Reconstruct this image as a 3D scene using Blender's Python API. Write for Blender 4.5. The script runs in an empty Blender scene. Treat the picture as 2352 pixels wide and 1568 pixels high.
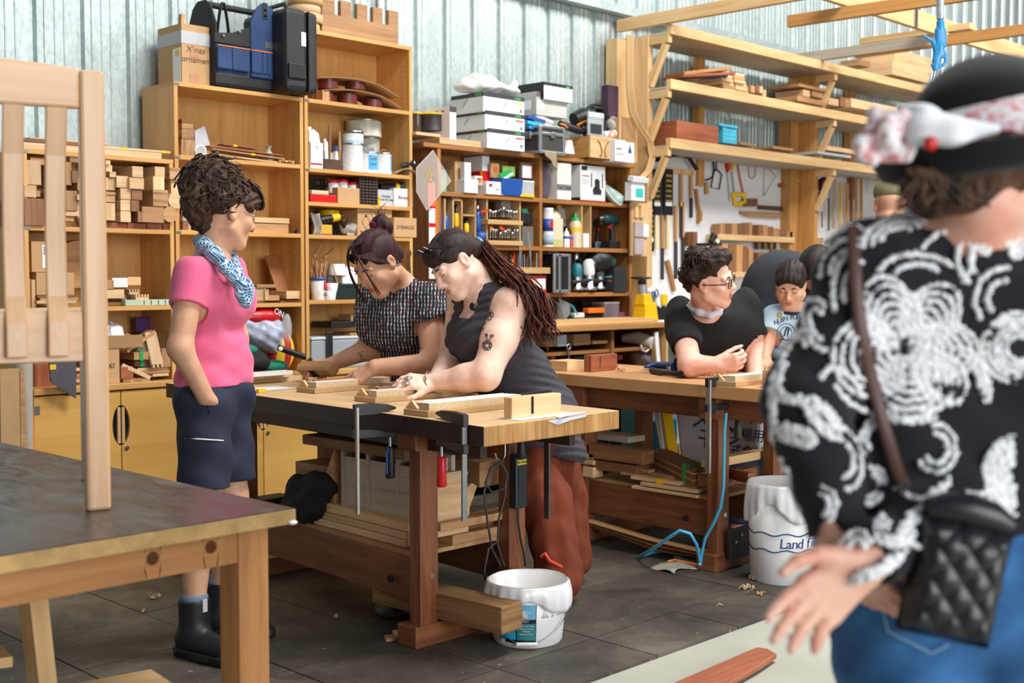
import bpy,bmesh,math,random
import numpy as np
from mathutils import Vector,Matrix
R=random.Random(7)
sc=bpy.context.scene
COL=sc.collection
# ------------------------------------------------------------------ camera
F,CX,CY,HC=2800.0,1176.0,784.0,1.34
yaw,pit=math.radians(44.5),math.atan(144/2800)
FW=Vector((math.cos(yaw)*math.cos(pit),math.sin(yaw)*math.cos(pit),-math.sin(pit)))
RT=Vector((math.sin(yaw),-math.cos(yaw),0))
UP=RT.cross(FW)
CAM=Vector((0,0,HC))
cd=bpy.data.cameras.new('camera');cam=bpy.data.objects.new('camera',cd);COL.objects.link(cam)
cam.matrix_world=Matrix(((RT.x,UP.x,-FW.x,0),(RT.y,UP.y,-FW.y,0),(RT.z,UP.z,-FW.z,HC),(0,0,0,1)))
cd.sensor_width=36;cd.lens=F/2352*36;cd.clip_start=.05;cd.clip_end=100
cd.dof.use_dof=True;cd.dof.focus_distance=4.75;cd.dof.aperture_fstop=3.2
sc.camera=cam
# ------------------------------------------------------------------ light and exposure
vs=sc.view_settings
sc.display_settings.display_device='sRGB'
vs.view_transform='Standard';vs.look='None';vs.exposure=0.18;vs.gamma=1.0
vs.use_curve_mapping=False
W=bpy.data.worlds.new('daylight');sc.world=W;W.use_nodes=True
W.node_tree.nodes['Background'].inputs[0].default_value=(.93,.97,1,1)
W.node_tree.nodes['Background'].inputs[1].default_value=.2
def area(name,loc,target,sx,sy,power,col):
 l=bpy.data.lights.new(name,'AREA');l.shape='RECTANGLE';l.size=sx;l.size_y=sy;l.energy=power;l.color=col
 o=bpy.data.objects.new(name,l);COL.objects.link(o);o.location=loc
 o.rotation_euler=(Vector(target)-Vector(loc)).to_track_quat('-Z','Y').to_euler();return o
area('roller_door_daylight',(2.0,-6.0,2.6),(5.0,5,1.0),6,4.2,560,(.97,.985,1))
area('roof_skylight',(4.6,1.2,6.4),(4.9,4.6,.8),3.2,1.6,430,(1,.985,.96))
area('roof_skylight_far',(10.0,1.6,6.4),(10.4,5.4,1.5),3.2,1.6,400,(1,.985,.96))
# ------------------------------------------------------------------ pixels of the photograph -> points on real planes
def ray(x,y):return FW+RT*((x-CX)/F)-UP*((y-CY)/F)
def D(x,y,t):return CAM+ray(x,y)*t
def oX(x,y,v):d=ray(x,y);return CAM+d*(v/d.x)
def oY(x,y,v):d=ray(x,y);return CAM+d*(v/d.y)
def oZ(x,y,v):d=ray(x,y);return CAM+d*((v-HC)/d.z)
def depth(p):return(Vector(p)-CAM).dot(FW)
# ------------------------------------------------------------------ materials
def lin(c):
 if isinstance(c,str):c=tuple(int(c[i:i+2],16)/255 for i in(0,2,4))
 return tuple((v/12.92 if v<=.04045 else((v+.055)/1.055)**2.4)for v in c)+(1,)
MATS={}
class NT:
 def __init__(s,name):
  s.m=bpy.data.materials.new(name);s.m.use_nodes=True;s.t=s.m.node_tree
  s.b=s.t.nodes['Principled BSDF'];s.o=s.t.nodes['Material Output']
 def n(s,typ,**kw):
  x=s.t.nodes.new('ShaderNode'+typ)
  for k,v in kw.items():
   if k in x.inputs.keys():x.inputs[k].default_value=v
   else:setattr(x,k,v)
  return x
 def l(s,a,b):s.t.links.new(a,b)
 def ramp(s,fac,stops):
  r=s.n('ValToRGB');e=r.color_ramp.elements
  while len(e)<len(stops):e.new(.5)
  for el,(p,c)in zip(e,stops):el.position=p;el.color=lin(c)if not(isinstance(c,tuple)and len(c)==4)else c
  s.l(fac,r.inputs[0]);return r.outputs[0]
 def mix(s,fac,a,b,bt='MIX'):
  x=s.n('MixRGB',blend_type=bt)
  for i,v in((0,fac),(1,a),(2,b)):
   if hasattr(v,'links'):s.l(v,x.inputs[i])
   else:x.inputs[i].default_value=v if i==0 else(lin(v)if not(isinstance(v,tuple)and len(v)==4)else v)
  return x.outputs[0]
 def bump(s,h,st=.3,dist=.002):
  b=s.n('Bump',Strength=st,Distance=dist);s.l(h,b.inputs['Height']);s.l(b.outputs[0],s.b.inputs['Normal'])
def M(name,col,rough=.6,metal=0,var=.12,scale=6,bump=0,bscale=60,trans=0,alpha=1,sheen=0,sss=0,coat=0):
 """plain material with a little natural mottling"""
 if name in MATS:return MATS[name]
 t=NT(name);tc=t.n('TexCoord');nz=t.n('TexNoise',Scale=scale,Detail=4,Roughness=.6);t.l(tc.outputs['Object'],nz.inputs['Vector'])
 c=lin(col);lo=tuple(v*(1-var)for v in c[:3])+(1,);hi=tuple(min(1,v*(1+var))for v in c[:3])+(1,)
 t.l(t.ramp(nz.outputs[0],[(.3,lo),(.7,hi)]),t.b.inputs['Base Color'])
 t.b.inputs['Roughness'].default_value=rough;t.b.inputs['Metallic'].default_value=metal
 t.b.inputs['Transmission Weight'].default_value=trans;t.b.inputs['Alpha'].default_value=alpha
 t.b.inputs['Coat Weight'].default_value=coat
 if sheen:t.b.inputs['Sheen Weight'].default_value=sheen;t.b.inputs['Sheen Roughness'].default_value=.5
 if sss:t.b.inputs['Subsurface Weight'].default_value=sss;t.b.inputs['Subsurface Radius'].default_value=(.012,.004,.002);t.b.inputs['Subsurface Scale'].default_value=.6
 if bump:
  n2=t.n('TexNoise',Scale=bscale,Detail=3);t.l(tc.outputs['Object'],n2.inputs['Vector']);t.bump(n2.outputs[0],bump)
 MATS[name]=t.m;return t.m
def WOOD(name,c1,c2,rough=.5,su=2.2,sv=34,var=.25,bump=.12,c3=None,coat=0):
 """grain runs along the u axis of the UV map, which every board gets along its length"""
 if name in MATS:return MATS[name]
 t=NT(name);uv=t.n('TexCoord');mp=t.n('Mapping');mp.inputs['Scale'].default_value=(su,sv,1);t.l(uv.outputs['UV'],mp.inputs[0])
 nz=t.n('TexNoise',Scale=1,Detail=6,Roughness=.62,Distortion=.6);t.l(mp.outputs[0],nz.inputs['Vector'])
 col=t.ramp(nz.outputs[0],[(.25,c2),(.5,c1),(.75,c1)]if not c3 else[(.25,c2),(.5,c1),(.78,c3)])
 m2=t.n('Mapping');m2.inputs['Scale'].default_value=(su*.5,sv*.14,1);t.l(uv.outputs['UV'],m2.inputs[0])
 n2=t.n('TexNoise',Scale=1,Detail=2);t.l(m2.outputs[0],n2.inputs['Vector'])
 oi=t.n('ObjectInfo');mr=t.n('MapRange');mr.inputs[3].default_value=1-var;mr.inputs[4].default_value=1+var*.5;t.l(oi.outputs['Random'],mr.inputs[0])
 m3=t.n('MapRange');m3.inputs[1].default_value=.3;m3.inputs[2].default_value=.7;m3.inputs[3].default_value=.84;m3.inputs[4].default_value=1.08;t.l(n2.outputs[0],m3.inputs[0])
 mu=t.n('Math',operation='MULTIPLY');t.l(mr.outputs[0],mu.inputs[0]);t.l(m3.outputs[0],mu.inputs[1])
 vm=t.n('VectorMath',operation='SCALE');t.l(col,vm.inputs[0]);t.l(mu.outputs[0],vm.inputs['Scale'])
 t.l(vm.outputs[0],t.b.inputs['Base Color']);t.b.inputs['Roughness'].default_value=rough;t.b.inputs['Coat Weight'].default_value=coat
 if bump:t.bump(nz.outputs[0],bump,.001)
 MATS[name]=t.m;return t.m
 # ------------------------------------------------------------------ mesh builder
ROOTM={}
def frame(z,x=None):
 z=Vector(z).normalized();x=Vector(x)if x is not None else(Vector((1,0,0))if abs(z.x)<.9 else Vector((0,1,0)))
 y=z.cross(x).normalized();x=y.cross(z);return x,y,z
class MB:
 def __init__(s):s.v=[];s.f=[];s.uv=[];s.mi=[];s.m=0;s.sm=[]
 def add(s,vs_,fs,uvs=None,smooth=False):
  o=len(s.v);s.v+=[tuple(v)for v in vs_]
  for i,f in enumerate(fs):
   s.f.append(tuple(o+j for j in f));s.mi.append(s.m);s.sm.append(smooth)
   s.uv.append(uvs[i]if uvs else[(s.v[o+j][0]+s.v[o+j][1]*.7,s.v[o+j][2])for j in f])
  return s
 def obox(s,c,ax,sz,taper=1.0):
  """box at centre c with axes ax and size sz; taper scales the +z end"""
  c=Vector(c);ax=[Vector(a)for a in ax];h=[q/2 for q in sz];L=sorted(range(3),key=lambda i:-sz[i])
  P=[];K=[]
  for i in(-1,1):
   for j in(-1,1):
    for k in(-1,1):
     tt=taper if k>0 else 1
     P.append(c+ax[0]*(i*h[0]*tt)+ax[1]*(j*h[1]*tt)+ax[2]*(k*h[2]));K.append((i*h[0],j*h[1],k*h[2]))
  fs=[(0,1,3,2),(4,6,7,5),(0,4,5,1),(2,3,7,6),(0,2,6,4),(1,5,7,3)]
  nrm=[0,0,1,1,2,2];ou,ov=R.random()*9,R.random()*9;uvs=[]
  for f,n in zip(fs,nrm):
   a,b=[i for i in L if i!=n]
   uvs.append([(K[j][a]+ou,K[j][b]+ov+n*.37)for j in f])
  return s.add(P,fs,uvs)
 def box(s,x0,x1,y0,y1,z0,z1):
  return s.obox(((x0+x1)/2,(y0+y1)/2,(z0+z1)/2),((1,0,0),(0,1,0),(0,0,1)),(abs(x1-x0),abs(y1-y0),abs(z1-z0)))
 def rbox(s,c,sz,rz=0,rx=0,ry=0,taper=1.0):
  from mathutils import Euler
  m=Euler((rx,ry,rz)).to_matrix();return s.obox(c,(m.col[0],m.col[1],m.col[2]),sz,taper)
 def beam(s,a,b,w,h,up=(0,0,1),taper=1.0):
  a,b=Vector(a),Vector(b);z=(b-a);L=z.length;z.normalize();x=Vector(up).cross(z)
  if x.length<1e-4:x=Vector((1,0,0))
  x.normalize();y=z.cross(x);return s.obox((a+b)/2,(x,y,z),(w,h,L),taper)
 def cyl(s,a,b,r,r2=None,n=16,caps=True):
  a,b=Vector(a),Vector(b);r2=r if r2 is None else r2;x,y,z=frame(b-a);P=[]
  for c,q in((a,r),(b,r2)):
   for i in range(n):
    t=2*math.pi*i/n;P.append(c+x*(q*math.cos(t))+y*(q*math.sin(t)))
  L=(b-a).length;uv=[[(0,i/n*2*math.pi*r),(0,(i+1)/n*2*math.pi*r),(L,(i+1)/n*2*math.pi*r),(L,i/n*2*math.pi*r)]for i in range(n)]
  s.add(P,[(i,(i+1)%n,n+(i+1)%n,n+i)for i in range(n)],uv,True)
  if caps:s.add(P[:n],[tuple(reversed(range(n)))]);s.add(P[n:],[tuple(range(n))])
  return s
 def lathe(s,c,prof,ax=(0,0,1),n=20,sx=1,sy=1,xd=None):
  """prof: (radius, height) pairs"""
  c=Vector(c);x,y,z=frame(ax,xd);P=[];k=len(prof)
  for r,h in prof:
   for i in range(n):
    t=2*math.pi*i/n;P.append(c+x*(r*sx*math.cos(t))+y*(r*sy*math.sin(t))+z*h)
  fs=[(j*n+i,j*n+(i+1)%n,(j+1)*n+(i+1)%n,(j+1)*n+i)for j in range(k-1)for i in range(n)]
  s.add(P,fs,None,True)
  if prof[0][0]>1e-4:s.add(P[:n],[tuple(reversed(range(n)))])
  if prof[-1][0]>1e-4:s.add(P[-n:],[tuple(range(n))])
  return s
 def tube(s,pts,r,n=8,r2=None,caps=True,flat=1.0,ref=None):
  pts=[Vector(p)for p in pts];k=len(pts);P=[];px=None;V=0;us=[]
  for i,p in enumerate(pts):
   z=(pts[min(i+1,k-1)]-pts[max(i-1,0)])
   if z.length<1e-7:z=Vector((0,0,1))
   z.normalize();q=px if px is not None else(Vector(ref)if ref is not None else(Vector((0,0,1))if abs(z.z)<.9 else Vector((1,0,0))))
   y=z.cross(q);y=y.normalized()if y.length>1e-6 else frame(z)[1];x=y.cross(z);px=x
   rr=r[i]if isinstance(r,(list,tuple))else(r if r2 is None else r+(r2-r)*i/max(1,k-1))
   if i:V+=(pts[i]-pts[i-1]).length
   us.append(V)
   for j in range(n):
    t=2*math.pi*j/n;P.append(p+x*(rr*flat*math.cos(t))+y*(rr*math.sin(t)))
  fs=[];uv=[]
  for i in range(k-1):
   for j in range(n):
    fs.append((i*n+j,i*n+(j+1)%n,(i+1)*n+(j+1)%n,(i+1)*n+j))
    uv.append([(us[i],j/n),(us[i],(j+1)/n),(us[i+1],(j+1)/n),(us[i+1],j/n)])
  s.add(P,fs,uv,True)
  if caps:s.add(P[:n],[tuple(reversed(range(n)))]);s.add(P[-n:],[tuple(range(n))])
  return s
 def prism(s,poly,o,u,v,d):
  """outline poly (2-D) in the frame o + u*a + v*b, extruded by vector d"""
  o,u,v,d=Vector(o),Vector(u),Vector(v),Vector(d);n=len(poly)
  A=[o+u*a+v*b for a,b in poly];B=[p+d for p in A];ou,ov=R.random()*9,R.random()*9
  pu=[(a+ou,b+ov)for a,b in poly]
  ar=sum(poly[i][0]*poly[(i+1)%n][1]-poly[(i+1)%n][0]*poly[i][1]for i in range(n));flip=(u.cross(v).dot(d)>0)==(ar>0)
  fa,fb=tuple(range(n)),tuple(range(n,2*n));sd=[(i,(i+1)%n,n+(i+1)%n,n+i)for i in range(n)]
  fs=[tuple(reversed(fa)),fb]+sd if flip else[fa,tuple(reversed(fb))]+[tuple(reversed(q))for q in sd]
  dl=d.length;suv=[]
  for i in range(n):
   a,b=poly[i],poly[(i+1)%n];q=[(a[0]+ou,a[1]+ov),(b[0]+ou,b[1]+ov),(b[0]+ou+dl*.01,b[1]+ov+dl),(a[0]+ou+dl*.01,a[1]+ov+dl)]
   suv.append(q if flip else list(reversed(q)))
  return s.add(A+B,fs,([list(reversed(pu)),pu]if flip else[pu,list(reversed(pu))])+suv)
 def ball(s,c,r,n=12,m=8,ax=None):
  c=Vector(c);r=(r,r,r)if not isinstance(r,(tuple,list))else r;A=ax or((1,0,0),(0,1,0),(0,0,1));A=[Vector(a)for a in A];P=[]
  for j in range(m+1):
   p=math.pi*j/m
   for i in range(n):
    t=2*math.pi*i/n
    P.append(c+A[0]*(r[0]*math.sin(p)*math.cos(t))+A[1]*(r[1]*math.sin(p)*math.sin(t))-A[2]*(r[2]*math.cos(p)))
  fs=[(j*n+i,j*n+(i+1)%n,(j+1)*n+(i+1)%n,(j+1)*n+i)for j in range(m)for i in range(n)]
  return s.add(P,fs,None,True)
 def grid(s,fn,nu,nv,smooth=True,close=False):
  P=[fn(i/(nu),j/(nv))for j in range(nv+1)for i in range(nu+1)]
  fs=[(j*(nu+1)+i,j*(nu+1)+i+1,(j+1)*(nu+1)+i+1,(j+1)*(nu+1)+i)for j in range(nv)for i in range(nu)]
  uv=[[(a/nu,b/nv)for a,b in((i,j),(i+1,j),(i+1,j+1),(i,j+1))]for j in range(nv)for i in range(nu)]
  return s.add(P,fs,uv,smooth)
 def build(s,name,mats,parent=None,bev=0,solid=0,local=False,smooth=None,sub=0):
  if not isinstance(mats,(list,tuple)):mats=[mats]
  me=bpy.data.meshes.new(name);V=[Vector(v)for v in s.v]
  if parent is not None and not local:
   mi=ROOTM[parent.name];V=[mi@v for v in V]
  org=Vector((0,0,0))
  if parent is None and not local:
   xs=[v.x for v in V];ys=[v.y for v in V];zs=[v.z for v in V]
   org=Vector(((min(xs)+max(xs))/2,(min(ys)+max(ys))/2,min(zs)));V=[v-org for v in V]
  me.from_pydata([tuple(v)for v in V],[],s.f)
  for m in mats:me.materials.append(m)
  if any(s.mi):me.polygons.foreach_set('material_index',s.mi)
  me.polygons.foreach_set('use_smooth',s.sm if smooth is None else[smooth]*len(s.f))
  ul=me.uv_layers.new(name='UVMap');ul.data.foreach_set('uv',[c for f in s.uv for p in f for c in p])
  me.update();o=bpy.data.objects.new(name,me);COL.objects.link(o);o.location=org
  if parent is not None:o.parent=parent;ROOTM[o.name]=ROOTM[parent.name]
  else:ROOTM[o.name]=Matrix.Translation(org).inverted()
  if solid:md=o.modifiers.new('solid','SOLIDIFY');md.thickness=solid;md.offset=0
  if sub:md=o.modifiers.new('sub','SUBSURF');md.levels=sub;md.render_levels=sub
  if bev:md=o.modifiers.new('bevel','BEVEL');md.width=bev;md.segments=2;md.limit_method='ANGLE';md.angle_limit=math.radians(50)
  return o
def tag(o,label,cat,group=None,kind=None):
 o['label']=label;o['category']=cat
 if group:o['group']=group
 if kind:o['kind']=kind
 return o
def struct(o):o['kind']='structure';return o
def thing(name,label,cat,loc=(0,0,0),rz=0,group=None):
 o=bpy.data.objects.new(name,None);COL.objects.link(o);o.location=loc;o.rotation_euler=(0,0,rz);o.empty_display_size=.1
 ROOTM[o.name]=(Matrix.Translation(Vector(loc))@Matrix.Rotation(rz,4,'Z')).inverted()
 return tag(o,label,cat,group)
def stuff(o):o['kind']='stuff';return o
def B(x0,x1,y0,y1,z0,z1):return MB().box(x0,x1,y0,y1,z0,z1)
def text(s,size,loc,u,v,mat,parent,name='lettering',align='CENTER',ext=.0004,squash=1.0,shear=0):
 """flat printed or hand-drawn words: built from Blender's own font, as a thin mesh lying on its surface"""
 cu=bpy.data.curves.new('lettering','FONT');cu.body=s;cu.size=size;cu.align_x=align;cu.align_y='CENTER';cu.extrude=ext;cu.shear=shear;cu.resolution_u=2
 ob=bpy.data.objects.new('lettering_curve',cu);COL.objects.link(ob);dg=bpy.context.evaluated_depsgraph_get();me=bpy.data.meshes.new_from_object(ob.evaluated_get(dg))
 bpy.data.objects.remove(ob);bpy.data.curves.remove(cu)
 u,v=Vector(u).normalized(),Vector(v).normalized();w=u.cross(v);b=MB();vs_=[Vector(loc)+u*(q.co.x*squash)+v*q.co.y+w*q.co.z for q in me.vertices]
 b.add(vs_,[tuple(p.vertices)for p in me.polygons]);bpy.data.meshes.remove(me)
 return b.build(name,mat,parent)
def copy_tree(o,loc=None,rz=None,parent=None):
 c=o.copy();COL.objects.link(c)
 if parent is not None:c.parent=parent
 if loc is not None:c.location=loc
 if rz is not None:c.rotation_euler=(0,0,rz)
 for ch in list(o.children):copy_tree(ch,parent=c)
 return c
 # ------------------------------------------------------------------ smooth solids: signed distances, meshed by surface nets
class SDF:
 def __init__(s):s.p=[]
 def cap(s,a,b,ra,rb=None,k=.02,sq=None,q=1.0,op=1,hard=False):
  """tapered capsule; sq/q: squash the section along unit direction sq by factor q"""
  a,b=np.array(a,float),np.array(b,float);rb=ra if rb is None else rb
  sv=None if sq is None else np.array(Vector(sq).normalized(),float)
  s.p.append(('c',a,b,ra,rb,k,sv,q,op,(a+b)/2,np.linalg.norm(b-a)/2+max(ra,rb)));return s
 def chain(s,pts,rs,k=.02,**kw):
  for i in range(len(pts)-1):s.cap(pts[i],pts[i+1],rs[i],rs[i+1],k,**kw)
  return s
 def ell(s,c,r,ax=None,k=.02,op=1):
  c=np.array(c,float);r=np.array(r if isinstance(r,(tuple,list))else(r,r,r),float)
  A=np.eye(3)if ax is None else np.array([list(a)for a in ax],float)
  s.p.append(('e',c,r,A,0,k,None,1,op,c,float(r.max())));return s
 @staticmethod
 def one(p,P):
  if p[0]=='c':
   _,a,b,ra,rb,k,sv,q=p[:8];Q=P-a;ab=b-a
   if sv is not None:
    Q=Q+np.outer(Q@sv,sv)*(1/q-1);ab=ab+sv*(ab@sv)*(1/q-1)
   t=np.clip(Q@ab/max(ab@ab,1e-9),0,1);d=np.linalg.norm(Q-t[:,None]*ab,axis=1)-(ra+t*(rb-ra))
   return d*(min(1,q)if sv is not None else 1)
  _,c,r,A=p[:4];Q=(P-c)@A.T;l=np.linalg.norm(Q/r,axis=1);g=np.linalg.norm(Q/(r*r),axis=1)
  return l*(l-1)/np.maximum(g,1e-6)
 def ev(s,P,prims=None):
  f=np.full(len(P),9.0)
  for p in(s.p if prims is None else prims):
   d=s.one(p,P);k=p[5]
   if p[8]>0:
    h=np.maximum(k-np.abs(f-d),0)/k;f=np.minimum(f,d)-h*h*k*.25
   else:
    h=np.maximum(k-np.abs(f+d),0)/k;f=np.maximum(f,-d)+h*h*k*.25
  return f
 def mesh(s,res=.005,mod=None,pad=.02):
  """mod(P, f) may offset or cut the field"""
  lo=np.min([p[9]-p[10]for p in s.p if p[8]>0],axis=0)-pad;hi=np.max([p[9]+p[10]for p in s.p if p[8]>0],axis=0)+pad
  BS=12;nb=np.ceil((hi-lo)/(res*BS)).astype(int);N=nb*BS;Fd=np.full(N,1.0,np.float32)
  hb=res*BS/2;rad=hb*math.sqrt(3)+.035;idx=np.stack(np.meshgrid(*[np.arange(BS)]*3,indexing='ij'),-1).reshape(-1,3)
  bi=np.stack(np.meshgrid(*[np.arange(n)for n in nb],indexing='ij'),-1).reshape(-1,3)
  cen=lo+(bi+.5)*res*BS;near=np.zeros((len(bi),len(s.p)),bool)
  for j,p in enumerate(s.p):near[:,j]=s.one(p,cen)<rad+p[5]
  pos=np.array([p[8]>0 for p in s.p]);do=(near&pos).any(1)
  for b in np.nonzero(do)[0]:
   P=lo+(bi[b]*BS+idx)*res;pr=[s.p[j]for j in np.nonzero(near[b])[0]]
   f=s.ev(P,pr)
   if mod is not None:f=mod(P,f)
   i,j,k=bi[b]*BS;Fd[i:i+BS,j:j+BS,k:k+BS]=f.reshape(BS,BS,BS)
  return nets(Fd,lo,res)
def nets(Fd,lo,res):
 S=Fd<0;n=np.array(Fd.shape)-1
 c=np.zeros(n,np.int8)
 for i in(0,1):
  for j in(0,1):
   for k in(0,1):c+=S[i:n[0]+i,j:n[1]+j,k:n[2]+k]
 act=np.argwhere((c>0)&(c<8));ids=np.full(n,-1,np.int64);ids[tuple(act.T)]=np.arange(len(act))
 acc=np.zeros((len(act),3));cnt=np.zeros(len(act))
 cor=[(i,j,k)for i in(0,1)for j in(0,1)for k in(0,1)]
 for a in cor:
  for ax in range(3):
   if a[ax]:continue
   b=list(a);b[ax]=1;fa=Fd[tuple((act+a).T)].astype(float);fb=Fd[tuple((act+b).T)].astype(float);m=(fa<0)!=(fb<0)
   t=np.where(m,fa/np.where(m,fa-fb,1),0);pt=np.tile(np.array(a,float),(len(act),1));pt[:,ax]+=t;acc[m]+=pt[m];cnt[m]+=1
 V=lo+(act+acc/cnt[:,None])*res;Fq=[]
 for ax in range(3):
  u,v=(ax+1)%3,(ax+2)%3;sl0=[slice(None)]*3;sl1=[slice(None)]*3;sl0[ax]=slice(0,-1);sl1[ax]=slice(1,None)
  e=np.argwhere(S[tuple(sl0)]!=S[tuple(sl1)]);e=e[(e[:,u]>0)&(e[:,v]>0)&(e[:,u]<n[u])&(e[:,v]<n[v])]
  if not len(e):continue
  du=np.zeros(3,int);du[u]=1;dv=np.zeros(3,int);dv[v]=1
  q=np.stack([ids[tuple((e-du-dv).T)],ids[tuple((e-dv).T)],ids[tuple(e.T)],ids[tuple((e-du).T)]],1)
  ins=S[tuple(e.T)];q[~ ins]=q[~ ins][:,::-1];Fq.append(q[(q>=0).all(1)])
 return V,np.concatenate(Fq)
def vbuild(name,V,Fc,mats,parent,smooth=True,mi=None):
 """object straight from numpy vertices and quads (world coordinates)"""
 me=bpy.data.meshes.new(name);m=np.array(ROOTM[parent.name]);V=V@m[:3,:3].T+m[:3,3]
 me.from_pydata(V.tolist(),[],Fc.tolist())
 for q in(mats if isinstance(mats,(list,tuple))else[mats]):me.materials.append(q)
 if mi is not None:me.polygons.foreach_set('material_index',mi)
 me.polygons.foreach_set('use_smooth',[smooth]*len(Fc));me.update()
 o=bpy.data.objects.new(name,me);COL.objects.link(o);o.parent=parent;ROOTM[o.name]=ROOTM[parent.name];return o
 # ------------------------------------------------------------------ shared materials
ply=WOOD('maple_ply','d29e5a','bc8442',.42,1.2,16,.05,.05,'dbab6a')
door_m=WOOD('maple_door','d3a355','c29044',.4,.8,9,.03,.04,'dcae62')
dark=WOOD('dark_shelf_wood','a06a35','7a4a22',.5,2,26,.06,.1,'b67e45')
jarrah=WOOD('jarrah','7e4a2c','5d321c',.45,2.5,30,.10,.1,'96603a')
darkjar=WOOD('dark_stained_wood','2e1c14','1e110c',.45,2.5,30,.10,.1,'3c271b')
benchtop=WOOD('worn_bench_top','d2ae80','b98f5f',.55,1.6,30,.05,.1,'dfc096')
benchedge=WOOD('worn_bench_edge','a97c46','7f5526',.6,3,40,.05,.2,'c59a62')
bench2top=WOOD('orange_bench_top','c79461','ad7745',.5,1.6,28,.05,.1,'d3a575')
pine=WOOD('pine','d8b27e','c2955c',.55,1.6,26,.10,.06,'e2c393')
beamw=WOOD('orange_pine','bd8748','a06c34',.55,1.6,26,.12,.06,'cc9a5c')
maple=WOOD('chair_maple','dfb48a','d2a274',.38,1.4,30,.03,.04,'e6c19b',coat=.1)
oak=WOOD('pale_offcut','d6b083','bd9263',.6,2.5,40,.22,.1,'e4c9a2')
tan=WOOD('tan_offcut','b98a5c','96683f',.6,2.5,40,.25,.1,'cba273')
brown=WOOD('brown_offcut','8a5c3a','663f25',.6,2.5,40,.25,.1,'9d7350')
redw=WOOD('red_offcut','9a5638','7a3f28',.55,2.5,40,.15,.1,'ad6a4a')
greyw=WOOD('grey_board','b8aa98','9c8d7a',.65,1.5,30,.12,.06,'c6bbab')
mdf=M('mdf','b79468',.7,var=.06,scale=20)
chip=M('chipboard','c8b38f',.8,var=.28,scale=260,bump=.2,bscale=300)
card=M('cardboard','bb9468',.8,var=.06,scale=4,bump=.05,bscale=30)
cardd=M('brown_cardboard','a37a4f',.8,var=.06,scale=4)
tape=M('brown_tape','b8896a',.35,var=.04)
white=M('white_card','dcdcdc',.6,var=.03)
paper=M('white_paper','e8e9ec',.7,var=.02)
offw=M('off_white_plastic','d9d4c6',.45,var=.06)
whitep=M('white_plastic','e6e6e4',.35,var=.03)
black=M('black_plastic','17181b',.45,var=.2)
blackm=M('black_matt','0f1012',.8,var=.2)
rubber=M('black_rubber','141416',.6,var=.3)
grey=M('grey_plastic','76787c',.5,var=.1)
lgrey=M('light_grey_label','b5b6b8',.6,var=.05)
steel=M('steel','b9bcc0',.32,1,.08)
dsteel=M('dark_steel','6c6d70',.4,1,.15)
iron=M('black_iron','2a2624',.5,.6,.3)
red=M('red_plastic','c4161c',.35,var=.08)
dred=M('dark_red_print','8c1f2a',.5)
blue=M('blue_plastic','1e4f9c',.4,var=.08)
navy=M('dark_blue_ink','1f4682',.6)
teal=M('teal_plastic','12707a',.45,var=.1)
cyan=M('cyan_print','28aede',.5,var=.03)
green=M('green_plastic','1f9a4e',.45,var=.1)
yellow=M('yellow_plastic','e8b90c',.4,var=.06)
orange=M('orange_plastic','e8761a',.45,var=.05)
purple=M('purple_cover','4b1e63',.5,var=.05)
plum=M('plum_cloth','3d2238',.8,var=.3)
ink=M('black_ink','1d1a18',.7)
brass=M('brass','b58a3a',.35,1)
clear=M('clear_plastic','e9eef0',.12,var=.02,trans=.9,alpha=.35)
film=M('clear_film','f2f4f5',.18,var=.02,alpha=.3)
bagm=M('white_bin_liner','e9eaec',.25,var=.04,alpha=.78,bump=.5,bscale=28)
# ------------------------------------------------------------------ floor, wall
t=NT('concrete');tc=t.n('TexCoord');a=t.n('TexNoise',Scale=1.6,Detail=7,Roughness=.65);t.l(tc.outputs['Object'],a.inputs['Vector'])
t.l(t.ramp(a.outputs[0],[(.3,'a3a295'),(.55,'b1b0a4'),(.75,'bcbbb0')]),t.b.inputs['Base Color']);t.b.inputs['Roughness'].default_value=.55
n2=t.n('TexNoise',Scale=90,Detail=3);t.l(tc.outputs['Object'],n2.inputs['Vector']);t.bump(n2.outputs[0],.1);concrete=t.m
struct(MB().box(-3,22,-7,6.3,-.12,-.012).build('floor',concrete));floor=bpy.data.objects['floor']
t=NT('rubber_mat');tc=t.n('TexCoord');a=t.n('TexNoise',Scale=2.2,Detail=6,Roughness=.7,Distortion=.4);t.l(tc.outputs['Object'],a.inputs['Vector'])
b_=t.n('TexNoise',Scale=240,Detail=2);t.l(tc.outputs['Object'],b_.inputs['Vector'])
c1=t.ramp(a.outputs[0],[(.3,'37322d'),(.5,'5a534a'),(.68,'7c7468')]);c2=t.mix(.5,c1,t.ramp(b_.outputs[0],[(.4,'2f2b27'),(.62,'8a8276')]),'OVERLAY')
s_=t.n('TexNoise',Scale=34,Detail=2);t.l(tc.outputs['Object'],s_.inputs['Vector'])
oi=t.n('ObjectInfo');mr=t.n('MapRange');mr.inputs[3].default_value=.8;mr.inputs[4].default_value=1.15;t.l(oi.outputs['Random'],mr.inputs[0])
vm=t.n('VectorMath',operation='SCALE');t.l(t.mix(t.ramp(s_.outputs[0],[(.68,(0,0,0,1)),(.77,(.5,.5,.5,1))]),c2,'a89c86'),vm.inputs[0]);t.l(mr.outputs[0],vm.inputs['Scale'])
t.l(vm.outputs[0],t.b.inputs['Base Color']);t.b.inputs['Roughness'].default_value=.62;t.bump(b_.outputs[0],.35,.002);matm=t.m
P=.505;tl={}
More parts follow.
